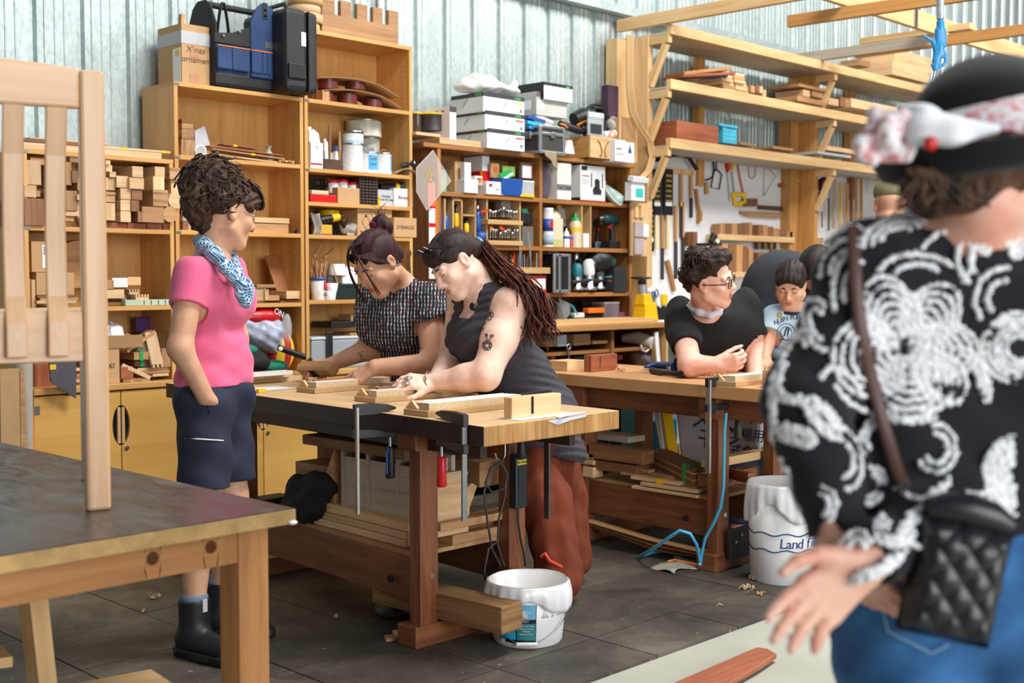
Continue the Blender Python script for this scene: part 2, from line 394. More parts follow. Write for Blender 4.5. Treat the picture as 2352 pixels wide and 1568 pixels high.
for i in range(-1,22):
 for j in range(-1,7):
  x0,y0=1.9+P*i,2.425+P*j;x0=max(x0,1.40)
  y1=y0+P;y0=max(y0,2.63)
  if y1-y0<.05 or y0>5.95 or x0+.1>1.9+P*(i+1):continue
  b=MB();b.rbox(((x0+1.9+P*(i+1))/2,(y0+y1)/2,-.006+R.uniform(-.0008,.0008)),(1.9+P*(i+1)-x0-.005,y1-y0-.005,.012),R.uniform(-.002,.002));b.build('floor_tile',matm,floor)
t=NT('galvanised');tc=t.n('TexCoord');v=t.n('TexVoronoi',Scale=70);mp=t.n('Mapping');mp.inputs['Scale'].default_value=(1,1,.55);t.l(tc.outputs['Object'],mp.inputs[0]);t.l(mp.outputs[0],v.inputs['Vector'])
a=t.n('TexNoise',Scale=3,Detail=6,Roughness=.7);t.l(mp.outputs[0],a.inputs['Vector'])
sp=t.ramp(v.outputs['Color'],[(.1,'a9b7b7'),(.9,'c8d6d5')]);t.l(t.mix(.35,sp,t.ramp(a.outputs[0],[(.35,'929f9e'),(.7,'cfdad9')])),t.b.inputs['Base Color'])
t.b.inputs['Metallic'].default_value=.55;t.b.inputs['Roughness'].default_value=.42;t.bump(v.outputs['Distance'],.04,.001);galv=t.m
YW=6.03;b=MB();pro=[];k0=-24
for k in range(k0,62):
 x=5.202+.2525*k
 pro+=[(x,YW),(x+.004,YW+.022),(x+.05,YW+.022),(x+.062,YW),(x+.096,YW),(x+.099,YW-.0035),(x+.103,YW-.0035),(x+.106,YW),(x+.150,YW),(x+.153,YW-.0025),(x+.157,YW-.0025),(x+.16,YW),(x+.2,YW),(x+.203,YW-.0025),(x+.207,YW-.0025),(x+.21,YW)]
for(xa,ya),(xb,yb)in zip(pro,pro[1:]):b.add([(xa,ya,-.1),(xb,yb,-.1),(xb,yb,5.6),(xa,ya,5.6)],[(0,1,2,3)])
wall=struct(b.build('wall_back',galv))
g=MB();g.box(1.0,16,5.93,6.0,3.335,3.345).box(1.0,16,5.925,5.935,3.335,3.40).box(1,16,5.93,6.0,3.39,3.40)
g.build('wall_girt',galv,wall)
pp=MB().tube([(4.935,6.0,.2),(4.935,6.0,4.6)],.022,10);pp.build('conduit',whitep,wall)
# ------------------------------------------------------------------ maple bookcases on their base cabinets
YF,YB,T=5.66,5.985,.022
def cabinet(x0,x1,label,split,group,pull):
 t=thing('base_cabinet',label,'cabinet',((x0+x1)/2,5.8,0),0,group);yf=5.62
 c=MB();c.box(x0,x0+T,yf+.02,YB,.09,.79).box(x1-T,x1,yf+.02,YB,.09,.79).box(x0,x1,YB-.012,YB,.09,.79).box(x0+T,x1-T,yf+.02,YB-.012,.09,.112);c.build('carcass',ply,t,.001)
 B(x0+.01,x1-.01,yf+.05,YB,0,.09).build('plinth',blackm,t)
 B(x0,x1,yf-.012,YB,.79,.82).build('worktop',ply,t,.003)
 z0,z1=.095,.783;zc=.612;rx,rz=.044,.10
 for a,bb,s in((x0+.003,split-.0025,1),(split+.0025,x1-.003,-1)):
 # door with half an oval cut away for the grip
  e=bb if s>0 else a;o=a if s>0 else bb
  arc=[(e-s*rx*math.cos(q),zc+rz*math.sin(q))for q in[(-math.pi/2)+math.pi*i/14 for i in range(15)]]
  poly=[(o,z0),(e,z0)]+arc+[(e,z1),(o,z1)]
  dr=MB().prism(poly,(0,yf,0),(1,0,0),(0,0,1),(0,.018,0)).build('door',door_m,t,.0008)
  if pull:
   B(e-s*.016,e-s*.002,yf-.001,yf+.014,zc-.09,zc+.09).build('grip_strip',pine,dr)
   B(e-s*.06,e-s*.0,yf+.02,yf+.03,zc-.11,zc+.11).build('grip_recess',blackm,dr)
 MB().cyl((split+.028,yf-.006,.497),(split+.028,yf+.01,.497),.0105,n=18).cyl((split+.028,yf-.008,.497),(split+.028,yf-.005,.497),.006,n=12).build('lock',steel,t)
 hb=MB();hb.box(x0+.006,x0+.03,yf-.004,yf,.70,.74);hb.build('hinge_plate',steel,t)
 return t
cabinet(2.50,3.36,'maple base cabinet at far left with two oval grips side by side',2.944,None,True)
cabinet(3.365,4.20,'maple base cabinet seen under the near workbench, lock in its right door',3.779,None,True)
cabinet(4.205,4.9,'maple base cabinet furthest right, mostly hidden behind the near workbench',4.56,None,True)
def bookcase(x0,x1,ztop,shelves,label):
 t=thing('bookcase',label,'bookcase',((x0+x1)/2,5.82,.82),0)
 B(x0,x0+T,YF,YB,.82,ztop-T).build('side_panel',ply,t,.001);B(x1-T,x1,YF,YB,.82,ztop-T).build('side_panel',ply,t,.001)
 B(x0,x1,YF-.002,YB,ztop-T,ztop).build('top_panel',ply,t,.001);bk=B(x0+T,x1-T,YB-.012,YB,.82,ztop-T);bk.build('back_panel',ply,t)
 for z in shelves:
  B(x0+T,x1-T,YF+.001,YB-.012,z-T,z).build('shelf',ply,t,.001)
 h=MB()
 for y in(5.72,5.92):
  for i in range(int((ztop-.95)/.032)):
   h.cyl((x1-T-.001,y,.9+.032*i),(x1-T+.001,y,.9+.032*i),.0028,n=6)
 stuff(h.build('pin_holes',blackm,t))
 for z in(ztop-.011,)+tuple(s-.011 for s in shelves[:2]):
  c=MB();c.box(x0+.004,x0+.03,YF-.004,YF-.001,z-.006,z+.006);c.cyl((x0+.010,YF-.006,z),(x0+.010,YF-.003,z),.0035,n=8).cyl((x0+.024,YF-.006,z),(x0+.024,YF-.003,z),.0035,n=8);c.build('connector_plate',steel,t)
 return t
bookcase(2.49,3.275,1.95,(1.59,1.203),'low maple bookcase at far left crammed with wood blocks')
bookcase(3.285,4.09,2.352,(1.978,1.592,1.206),'maple bookcase in the middle with a blue tool bag on its top')
bookcase(4.10,4.895,2.74,(2.352,1.965,1.775,1.59,1.218),'tallest maple bookcase with paint tins on its shelves')
# ------------------------------------------------------------------ dark shelving on the long counter
t=thing('open_shelving','dark brown open shelving with power tools, standing on a counter','shelving',(6.05,5.85,1.03))
X0,X1,YD=5.11,7.03,5.67
for x in(X0,X1-.028):B(x,x+.028,YD,YB,1.03,2.15).build('side_panel',dark,t,.002)
B(X0-.12,X1+.01,YD-.006,YB,2.15,2.177).build('top_panel',dark,t,.002)
B(X0+.028,X1-.028,YB-.012,YB,1.03,2.15).build('back_panel',dark,t)
for z in(1.885,1.558,1.243):B(X0+.028,X1-.028,YD+.002,YB-.012,z-.028,z).build('shelf',dark,t,.002)
for z0,z1 in((1.885,2.15),(1.558,1.857),(1.243,1.53),(1.03,1.215)):B(6.04,6.066,YD+.003,YB-.012,z0,z1).build('divider',dark,t,.001)
t=thing('workshop_counter','long wooden counter under the dark shelving, with a worn orange front edge','counter',(6.1,5.65,0))
B(4.98,7.0,5.28,YB,.995,1.03).build('worktop',beamw,t,.004)
for x in(5.0,5.62,6.4,6.93):B(x,x+.03,5.34,YB,0,.995).build('divider',dark,t,.001)
for z in(.86,.62,.1):B(5.0,6.96,5.35,YB-.02,z-.022,z).build('shelf',dark,t,.001)
B(5.0,6.96,YB-.02,YB,.1,.995).build('back_panel',dark,t)
B(5.9,6.98,5.42,5.66,1.03,1.062).build('edge_board',pine,t,.002)
B(6.96,6.985,5.3,5.95,.0,.995).build('end_panel',pine,t,.001)
# ------------------------------------------------------------------ timber lumber rack
t=thing('lumber_rack','tall pine lumber rack on the back wall with three long board shelves','rack',(9.5,5.8,0))
FX=(7.275,9.66,12.1,14.6)
for x in FX:
 if x<8:B(x-.175,x-.03,5.88,5.99,1.0,3.13).build('post',pine,t,.003);
 B(x-.03,x+.03,5.70,5.99,1.0,3.14).build('post',pine if x<8 else beamw,t,.003)
 if x>8:B(x-.17,x-.035,5.86,5.99,.9,3.06).build('post',beamw,t,.003)
 for z in(3.135,2.735,2.307):
  B(x-.022,x+.022,5.52,5.98,z-.062,z).build('arm',pine,t,.002)
  MB().beam((x,5.70,z-.36),(x,5.555,z-.066),.045,.045).build('brace',pine,t,.002)
for x in(8.25,10.7,13.2):B(x-.04,x+.04,5.93,6.0,2.1,3.3).build('stud',beamw,t,.002)
for z,n in((3.205,0),(2.806,1),(2.376,2)):
 for xa,xb in((7.262,10.35+.1*n),(10.352+.1*n,14.8)):B(xa,xb,5.50,5.545,z-.074,z).build('front_board',pine,t,.003)
 B(7.262,14.8,5.545,5.97,z-.074+.008,z-.05).build('shelf_board',greyw,t,.001)
t=thing('roof_joist','wide pale timber board running overhead above the lumber rack','timber',(9,4.5,3.25));B(7.25,13.6,4.48,4.525,3.29,3.43).build('board',pine,t,.003)
B(9.0,9.05,4.47,4.48,3.29,3.43).build('joint_strap',steel,t)
def beam_thing(label,a,b,w,h,m):return tag(MB().beam(a,b,w,h).build('roof_beam',m,None,.003),label,'timber')
beam_thing('pale timber beam resting on the rack corner post and running towards the camera',(7.25,5.99,3.255),(7.3,3.4,3.255),.05,.09,pine)
beam_thing('orange timber beam with a free sawn end beside the air blow gun hose',(7.93,4.93,3.235),(8.1,2.4,3.235),.05,.085,beamw)
beam_thing('orange timber beam crossing behind the blue air blow gun handle',(9.42,5.2,3.235),(9.46,2.6,3.235),.05,.085,beamw)
beam_thing('greyed timber beam end lying on the top board of the rack',(9.39,5.75,3.25),(9.42,4.4,3.25),.05,.085,greyw)
tag(MB().beam((9.62,5.25,3.36),(9.65,4.3,3.36),.12,.05).build('loose_plank',pine,None,.002),'short pale plank with a whitewashed end lying across the greyed beam','plank')
tb=struct(B(7.44,13,5.962,5.995,.95,2.31).build('wall_tool_board',M('white_board','d8d6d6',.7,var=.03)))
t=thing('tool_counter','white topped bench along the wall below the hanging tools','counter',(9,5.7,0));B(7.42,12.8,5.45,5.96,.86,.9).build('worktop',M('white_board','d8d6d6'),t,.003)
for x in(7.5,9.4,11.2,12.7):B(x,x+.08,5.5,5.58,0,.86).build('leg',pine,t,.002)
B(7.42,12.8,5.52,5.545,.76,.86).build('apron',pine,t)
# ------------------------------------------------------------------ workbenches
def bench(label,C4,legs,foot,top_m,edge_m,side_m,zt=.86,th=.068,apron=(.72,.792),st=(.146,.315)):
 """C4: plan corners near-left, near-right, far-right, far-left; legs: (x0,x1,y0,y1) near-left, near-right, far-left, far-right"""
 c=Vector((sum(p[0]for p in C4)/4,sum(p[1]for p in C4)/4,0));t=thing('workbench',label,'workbench',c)
 b=MB();b.prism([(p[0],p[1])for p in C4],(0,0,zt-th),(1,0,0),(0,1,0),(0,0,th));b.uv=[[(v,u)for u,v in q]for q in b.uv]
 b.mi[0]=1;b.mi[2]=1;b.mi[3]=1;b.mi[4]=1;b.mi[5]=2;b.build('bench_top',[top_m,edge_m,side_m],t,.004)
 for x0,x1,y0,y1 in legs:B(x0,x1,y0,y1,.0,apron[0]+.01).build('leg',jarrah,t,.004)
 (a0,a1,a2,a3),(b0,b1,b2,b3),(c0,c1,c2,c3),(d0,d1,d2,d3)=legs
 for k in((legs[0],legs[1]),(legs[2],legs[3])):
  p,q=k;B(p[0]-.03,q[1]+.03,p[2]-.008,p[3]+.035,0,.08).build('foot',jarrah,t,.005)
  B(p[0]-.03,q[1]+.03,p[2]-.01,p[3]+.03,apron[0],zt-th).build('bearer',jarrah,t,.005)
 for p,q in((legs[0],legs[2]),(legs[1],legs[3])):
  zc=(st[0]+st[1])/2;MB().beam((p[0]+.055,p[3]-.02,zc),(q[0]+.055,q[2]+.02,zc),.045,st[1]-st[0]).build('stretcher',jarrah,t,.004)
  MB().beam((p[0]+.03,p[2]-.3,(apron[0]+zt-th)/2),(q[0]+.03,q[3]+.35,(apron[0]+zt-th)/2),.03,zt-th-apron[0]+.0).build('apron',side_m if side_m is darkjar else jarrah,t,.003)
 b=MB();b.prism([(a0+.03,a3),(b1-.03,a3),(d1-.03,d2),(c0+.03,c2)],(0,0,st[1]+.001),(1,0,0),(0,1,0),(0,0,.016));b.uv=[[(v,u)for u,v in q]for q in b.uv];b.build('under_shelf',tan,t)
 MB().cyl((a0+.055,a2-.002,.255),(a0+.055,a2+.006,.255),.011,n=12).build('bolt',steel,t)
 h=MB().cyl((a0+.02,a2+.2,.215),(a0+.032,a2+.2,.215),.0135,n=14);h.build('bolt_hole',blackm,t)
 return t
bench('near workbench with pale worn top and black-stained long side, two women planing at it',[(2.749,2.83),(3.44,2.83),(3.57,5.08),(2.885,5.08)],[(2.885,2.972,3.30,3.362),(3.344,3.434,3.30,3.362),(2.975,3.062,4.60,4.66),(3.43,3.52,4.60,4.66)],None,benchtop,benchedge,darkjar)
bench('further workbench with orange top, a man in black leaning on it',[(4.52,2.55),(5.23,2.55),(5.33,4.75),(4.61,4.75)],[(4.60,4.687,3.20,3.262),(5.06,5.15,3.20,3.262),(4.655,4.742,4.05,4.112),(5.12,5.21,4.05,4.112)],None,bench2top,bench2top,bench2top,apron=(.70,.80),th=.06)
# ------------------------------------------------------------------ near table with the chair on it
t=thing('work_table','low table with a scuffed black top and a chair standing on it','table',(1.0,3.2,0))
tt=NT('scuffed_black_top');tc=tt.n('TexCoord');mp=tt.n('Mapping');mp.inputs['Scale'].default_value=(5,1.6,1);mp.inputs['Rotation'].default_value=(0,0,.75);tt.l(tc.outputs['Object'],mp.inputs[0])
a=tt.n('TexNoise',Scale=3.2,Detail=8,Roughness=.7,Distortion=.8);tt.l(mp.outputs[0],a.inputs['Vector'])
g2=tt.n('VectorMath',operation='DISTANCE');tt.l(tc.outputs['Object'],g2.inputs[0]);g2.inputs[1].default_value=(.47,-.52,0)
pu=tt.n('MapRange');pu.inputs[1].default_value=.02;pu.inputs[2].default_value=.2;pu.inputs[3].default_value=.5;pu.inputs[4].default_value=0;tt.l(g2.outputs['Value'],pu.inputs[0])
c1=tt.ramp(a.outputs[0],[(.45,'332d2b'),(.62,'4a423e'),(.75,'7d736a')]);tt.l(tt.mix(pu.outputs[0],c1,'66283f'),tt.b.inputs['Base Color'])
tt.l(tt.ramp(a.outputs[0],[(.4,(.26,.26,.26,1)),(.7,(.5,.5,.5,1))]),tt.b.inputs['Roughness']);tt.bump(a.outputs[0],.05)
b=B(.35,1.676,2.362,4.5,.764,.798);b.m=1;b.box(.352,1.674,2.364,4.498,.798,.8005);b.build('table_top',[M('blotched_edge','b28f58',.65,var=.35,scale=14),tt.m],t,.002)
lg=WOOD('table_leg_wood','b27a44','93602f',.5,2,26,.05,.1,'c08a55')
for x0,y0 in((1.575,2.45),(.42,2.45),(1.55,4.25),(.42,4.25)):B(x0,x0+.083,y0,y0+.085,-.012,.764).build('leg',lg,t,.003)
hx=[(1.356,.718),(1.504,.720)];poly=[]
ap=MB()
def holed(b,x0,x1,z0,z1,y,d,hs,r):
 xs=[x0]+[v for h in hs for v in(h[0]-r*1.3,h[0]+r*1.3)]+[x1]
 for i in range(0,len(xs)-1,2):b.box(xs[i],xs[i+1],y,y+d,z0,z1)
 for hxx,hz in hs:
  n=20;cir=[(hxx+r*math.cos(q),hz+r*math.sin(q))for q in[2*math.pi*i/n for i in range(n)]]
  sq=[]
  for c in cir:
   dx,dz=c[0]-hxx,c[1]-hz;s=min(r*1.3/max(abs(dx),1e-6),((z1-hz)if dz>0 else(hz-z0))/max(abs(dz),1e-6));sq.append((hxx+dx*s,hz+dz*s))
  for yy in(y,y+d):b.add([(c[0],yy,c[1])for c in cir]+[(c[0],yy,c[1])for c in sq],[(i,(i+1)%n,n+(i+1)%n,n+i)for i in range(n)],[[(P_[0],P_[1])for P_ in(cir[i],cir[(i+1)%n],sq[(i+1)%n],sq[i])]for i in range(n)])
  b.add([(c[0],y,c[1])for c in cir]+[(c[0],y+d,c[1])for c in cir],[(i,(i+1)%n,n+(i+1)%n,n+i)for i in range(n)])
  for sx in(-1,1):
   for sz,ze in((-1,z0),(1,z1)):
    b.add([(hxx+sx*r*1.3,y,ze),(hxx+sx*r*.9,y,ze),(hxx+sx*r*1.3,y,hz+sz*r*.8)],[(0,1,2)])
 return b
holed(ap,.5,1.575,.672,.758,2.455,.028,hx,.0155).build('apron',lg,t)
B(.5,1.6,4.29,4.315,.672,.758).build('apron',lg,t);B(1.585,1.61,2.53,4.25,.672,.758).build('apron',lg,t);B(.43,.455,2.53,4.25,.672,.758).build('apron',lg,t)
MB().ball((1.665,2.358,.768),(.012,.008,.005)).build('glue_drip',whitep,t)
# chair seen from behind: posts, top rail, slats lapping the lower rail with plugs, seat and front legs beyond
t=thing('dining_chair','pale maple slat-back chair standing on the scuffed black table','chair',(1.34,2.678,.8005),math.radians(-15.5))
for x in(-.52,-.027):MB().box(x,x+.055,-.02,.02,0,1.016).build('back_post',maple,t,.008,local=True)
MB().prism([(-.465,.928),(-.026,.928),(-.026,1.018),(-.1,1.024),(-.245,1.03),(-.39,1.024),(-.465,1.018)],(0,-.016,0),(1,0,0),(0,0,1),(0,.03,0)).build('top_rail',maple,t,.006,local=True)
MB().box(-.466,-.026,-.008,.02,.349,.466).build('lower_rail',maple,t,.003,local=True)
for i,(x,xb)in enumerate(((-.098,-.107),(-.19,-.196),(-.282,-.285),(-.374,-.374))):
 w=.046;ys=[(-.004,.935),(.016,.82),(.02,.65),(-.0,.50),(-.02,.44),(-.024,.362)];b=MB()
 for(ya,za),(yb_,zb)in zip(ys,ys[1:]):
  sa=(.935-za)/.573;sb=(.935-zb)/.573;xa,xc=x+(xb-x)*sa,x+(xb-x)*sb
  b.add([(xa,ya-.006,za),(xa+w,ya-.006,za),(xc+w,yb_-.006,zb),(xc,yb_-.006,zb),(xa,ya+.006,za),(xa+w,ya+.006,za),(xc+w,yb_+.006,zb),(xc,yb_+.006,zb)],[(0,3,2,1),(4,5,6,7),(0,4,7,3),(1,2,6,5)]+([(0,1,5,4)]if za==.935 else[])+([(3,7,6,2)]if zb==.362 else[]),[[(za,0),(zb,0),(zb,w),(za,w)],[(za,0),(za,w),(zb,w),(zb,0)],[(za,0),(za,.01),(zb,.01),(zb,0)],[(za,0),(zb,0),(zb,.01),(za,.01)],[(0,0),(w,0),(w,.01),(0,.01)],[(0,0),(w,0),(w,.01),(0,.01)]][:4+(za==.935)+(zb==.362)])
 bm=bmesh.new();s=b.build('slat',maple,t,.0,local=True);bm.from_mesh(s.data);bmesh.ops.remove_doubles(bm,verts=bm.verts,dist=1e-5);bm.to_mesh(s.data);bm.free()
 md=s.modifiers.new('bevel','BEVEL');md.width=.004;md.segments=2;md.angle_limit=math.radians(50)
 MB().cyl((xb+w/2,-.0285,.412),(xb+w/2,-.024,.412),.0065,n=12).build('plug',maple,s,local=True)
MB().prism([(-.49,.02),(-.0,.02),(.06,.47),(-.55,.47)],(0,0,.436),(1,0,0),(0,1,0),(0,0,.026)).build('seat',maple,t,.006,local=True)
for x in(-.55,.05):MB().box(x,x+.038,.425,.463,0,.436).build('front_leg',maple,t,.004,local=True)
# ------------------------------------------------------------------ helpers for shelf goods: pixel edges of the front face, on the plane Y
def fit(x0,x1,yt,yb,Y):
 a,c=oY(x0,yb,Y),oY(x1,yb,Y);m=(x0+x1)/2
 return a.x,c.x,oY(m,yb,Y).z,oY(m,yt,Y).z
UX,UZ,UL=(1,0,0),(0,0,1),(0,-1,0)
def bx(name,label,cat,x0,x1,yt,yb,Y,d,m,z=None,group=None,bev=.002,rz=0):
 a,c,z0,z1=fit(x0,x1,yt,yb,Y);z0=z if z is not None else z0;z1=max(z1,z0+.006)
 b=MB();b.rbox(((a+c)/2,Y+d/2,(z0+z1)/2),(c-a,d,z1-z0),rz);o=b.build(name,m,None,bev);tag(o,label,cat,group);o_=(o,a,c,z0,z1,Y);return o_
def carton(name,label,cat,x0,x1,yt,yb,Y,d,m=None,z=None,group=None,lid=None,words=None,wsize=.03,wm=None,lidh=.25,lidm=None,tapem=None,side=None,wz=.5,stick=None):
 o,a,c,z0,z1,Y=q=bx(name,label,cat,x0,x1,yt,yb,Y,d,m or card,z,group);h=z1-z0
 if lidm:B(a-.0015,c+.0015,Y-.0015,Y+d+.0015,z1-h*lidh,z1+.001).build('lid',lidm,o,.001)
 if tapem:B((a+c)/2-.02,(a+c)/2+.02,Y-.0012,Y+d,z1-.05,z1+.001).build('tape',tapem,o)
 if words:
  L=words.split('\n')
  for i,wd in enumerate(L):text(wd,wsize,((a+c)/2,Y-.002,z0+h*wz-(i-(len(L)-1)/2)*wsize*1.15),UX,UZ,wm or ink,o,shear=.15)
 if stick:
  for(fx0,fx1,fz0,fz1,sm)in stick:B(a+(c-a)*fx0,a+(c-a)*fx1,Y-.0016,Y,z0+h*fz0,z0+h*fz1).build('printed_label',sm,o)
 return q
def side_label(o,a,Y,d,z0,z1,fy0,fy1,fz0,fz1,m,name='printed_label'):
 h=z1-z0;return B(a-.0016,a,Y+d*fy0,Y+d*fy1,z0+h*fz0,z0+h*fz1).build(name,m,o)
def tin(label,x0,x1,yt,yb,Yc,body,z=None,bands=(),lid=steel,group=None,cat='tin',name='paint_tin',n=26):
 a,c,z0,z1=fit(x0,x1,yt,yb,Yc);z0=z if z is not None else z0;r=(c-a)/2;h=z1-z0;x=(a+c)/2
 b=MB().lathe((x,Yc,z0),[(r*.985,0),(r,.002),(r,.006),(r*.985,.008),(r*.985,h-.01),(r,h-.008),(r,h-.001),(r*.93,h),(r*.9,h-.006),(0,h-.006)],n=n);o=tag(b.build(name,body,None),label,cat,group)
 MB().lathe((x,Yc,z0),[(r*.99,h-.01),(r*1.01,h-.008),(r*1.01,h),(r*.93,h+.001),(r*.9,h-.005),(0,h-.004)],n=n).build('lid',lid,o)
 for f0,f1,m in bands:MB().lathe((x,Yc,z0),[(r*.988,h*f0),(r*.992,h*f0),(r*.992,h*f1),(r*.988,h*f1)],n=n).build('label_band',m,o)
 return o,x,Yc,z0,h,r
def wrap(o,x,Yc,z0,z1,r,a0,a1,m,name='printed_label',n=8):
 """label wrapped on a cylinder; angles in degrees, 0 = straight at -Y, negative towards -X"""
 P=[]
 for i in range(n+1):
  t=math.radians(a0+(a1-a0)*i/n);P+=[(x+r*math.sin(t),Yc-r*math.cos(t),z0),(x+r*math.sin(t),Yc-r*math.cos(t),z1)]
 return MB().add(P,[(2*i,2*i+2,2*i+3,2*i+1)for i in range(n)]).build(name,m,o)
def plank(label,a,b,w,h,m,cat='plank',group=None,name='plank',tapes=(),tm=None):
 a,b=Vector(a),Vector(b);o=tag(MB().beam(a,b,w,h).build(name,m,None,min(.002,h*.2)),label,cat,group)
 for f in tapes:
  d=(b-a).normalized();c=a+(b-a)*f;MB().beam(c-d*.012,c+d*.012,w+.002,h+.002).build('tape',tm or yellow,o)
 return o
 # ------------------------------------------------------------------ low bookcase: blocks of timber, end on
BLK=[(56,95,368,424,'oak','large pale knotty block, tilted, upper corner of the low bookcase behind the chair'),(56,84,425,453,'oak','small pale block under the tilted knotty block on the low bookcase'),(84,93,438,452,'tan','thin strip end beside the small pale block on the low bookcase'),(57,103,456,518,'brown','big dark log end at the bottom of the low bookcase block stack'),(70,103,362,378,'tan','dark strip end above the tilted knotty block on the low bookcase'),(161,192,335,373,'oak','pale cube resting high in the gap under the low bookcase top'),(151,165,372,425,'tan','slanting brown board with a blue painted end on the low bookcase'),(166,180,392,420,'brown','little stick ends in the shadow on the low bookcase'),(178,196,409,437,'tan','notched block end beside the stick ends on the low bookcase'),(151,177,438,484,'tan','brown block below the slanting blue-ended board'),(177,197,447,460,'oak','thin block beside the brown block on the low bookcase'),(149,182,485,496,'oak','flat pale board under the brown block on the low bookcase'),(149,170,497,508,'tan','shorter flat board at the foot of the block stack'),(178,197,462,500,'oak','pale upright block beside the flat boards on the low bookcase'),(243,254,368,378,'oak','tiny pale offcut at the very top of the low bookcase stack'),(243,258,379,394,'oak','small pale offcut second from the top of the stack'),(252,267,394,407,'oak','small cube offcut jutting from the stack edge'),(243,265,408,437,'oak','splintered pale offcut beside the squarer blocks'),(243,266,440,448,'tan','thin lath under the splintered offcut'),(243,265,449,464,'oak','thin slotted strip end under the lath'),(243,265,466,506,'oak','upright pale slab at the bottom beside the square columns'),(268,296,404,431,'oak','pale square block with a split, first in the second row'),(304,329,382,407,'oak','pale square block, first in the top row of the squares'),(298,331,408,434,'oak','pale square block, second in the second row'),(356,379,383,407,'oak','pale square block in the top row beside the chevron block'),(352,378,406,436,'oak','pale square block in the second row under the top row pair'),(390,415,385,412,'zeb','laminated block end with a brown chevron grain'),(393,419,413,443,'oak','pale square block directly under the chevron block'),(277,302,433,458,'oak','pale square block, first in the third row'),(303,327,435,459,'brown','brown square block in the third row'),(352,387,436,474,'zeb','wide dark striped block end in the third row'),(277,302,459,484,'oak','pale square block in the fourth row'),(277,301,485,510,'oak','pale square block at the bottom of the square column'),(302,320,460,486,'brown','brown narrow block in the fourth row'),(317,327,486,510,'brown','narrow dark strip end at the bottom of the stack'),(327,377,475,511,'tan','wide tan block end with a keyhole split at the bottom')]
zeb=WOOD('striped_timber','b98c5c','5f3e24',.6,3,26,.1,.1,'d6b083')
WD=dict(oak=oak,tan=tan,brown=brown,zeb=zeb)
for i,(x0,x1,yt,yb,m,lb)in enumerate(BLK):
 Y=5.64+(R.uniform(0,.05)if x1<300 else R.uniform(-.015,.015));bx('wood_block',lb,'wood block',x0,x1,yt,yb,Y,5.955-Y,WD[m],group='timber blocks on the low bookcase',rz=0,bev=.0015)
for lb,cx,cy,r,m in(('round log end beside the dark striped block',404,460,17.5,oak),('tan round log end at the bottom of the stack by the bookcase edge',391,492,17,tan)):
 c=oY(cx,cy,5.63);tag(MB().cyl(c,(c.x,5.95,c.z),r*6.7/2800,n=22).build('log',m,None),lb,'wood block','timber blocks on the low bookcase')
for i,(x0,x1)in enumerate(((243,292),(293,336),(338,373),(375,398))):
 bx('packing_batten',('dark red batten end under the block stack, '+('beside the chair post','second along','third along','by the bookcase edge')[i]),'batten',x0,x1,512,525,5.67,.28,redw,z=1.59)
 # long boards lying on the low bookcase top
for i,(xa,xb,y,dz,w,h,m,tp)in enumerate(((2.5,3.22,5.70,0,.05,.03,oak,(.42,)),(2.52,3.2,5.76,0,.06,.03,pine,()),(2.55,3.27,5.83,0,.06,.022,oak,()),(2.9,3.27,5.695,.031,.045,.012,oak,(.3,.9)),(2.5,3.1,5.77,.031,.05,.016,tan,()),(2.56,3.24,5.84,.024,.06,.014,pine,()),(2.5,2.86,5.71,.032,.06,.018,brown,(.5,)),(2.55,2.95,5.75,.052,.09,.008,oak,()))):
 plank('thin %s board on the low bookcase top, %s'%(('pale','yellowish','broad','short taped','tan','long','brown','veneer-thin')[i],('taped at mid length at the front','second from the front','furthest back','lying over the front one','lying over the second','lying over the back one','half length with yellow tape','topmost')[i]),(xa,y+R.uniform(-.01,.01),1.951+dz+h/2),(xb,y,1.951+dz+h/2),w,h,m,tapes=tp)
 # third shelf
q=carton('carton','brown carton with a barcode label on the low bookcase, upper of two','carton',73,154,555,625,5.70,.2);o,a,c,z0,z1,Y=q
B(a+(c-a)*.3,a+(c-a)*.5,Y-.0016,Y,z0+.02,z0+.13).build('printed_label',paper,o)
for k in range(5):B(a+(c-a)*.33,a+(c-a)*.46,Y-.002,Y-.0015,z0+.085+k*.008,z0+.089+k*.008).build('barcode_bar',ink,o)
carton('carton','brown carton at the bottom with crushed corner, supporting the barcode carton','carton',84,171,626,677,5.69,.22,card)
for i,(x0,x1,y0,y1,m)in enumerate(((64,72,640,690,brown),(73,83,642,690,oak))):bx('wood_offcut',('dark','pale')[i]+' short board standing on edge beside the lower carton','wood block',x0,x1,y0,y1,5.70,.2,m,z=1.203)
for i,(x0,x1,y0,y1,m)in enumerate(((85,176,690,697,oak),(92,180,684,690,tan),(86,170,678,684,brown))):bx('flat_board',('bottom pale','middle tan','top brown')[i]+' flat board under the lower carton on the low bookcase','board',x0,x1,y0,y1,5.675,.22,m)
c=oY(180,607,5.85);tag(MB().cyl((c.x,5.86,c.z),(c.x+.0,5.90,c.z+.005),.12,n=30).build('round_board',tan,None),'round tan board leaning behind the cartons','board')
for i,(x0,x1,y0,y1,d,m,lb)in enumerate(((243,262,643,664,.12,tan,'tan block beside the chair post on the low bookcase'),(243,286,665,685,.15,oak,'pale beam offcut lying under the tan block'),(258,294,638,660,.1,white,'small white-faced frame on the low bookcase'),(294,324,636,655,.1,pine,'small pale box beside the white-faced frame'),(262,296,660,665,.14,brown,'brown slip under the white-faced frame'),(243,285,687,694,.12,black,'flat black strip at the shelf front'))):
 bx('offcut',lb,'wood block',x0,x1,y0,y1,5.69+.004*i,d,m)
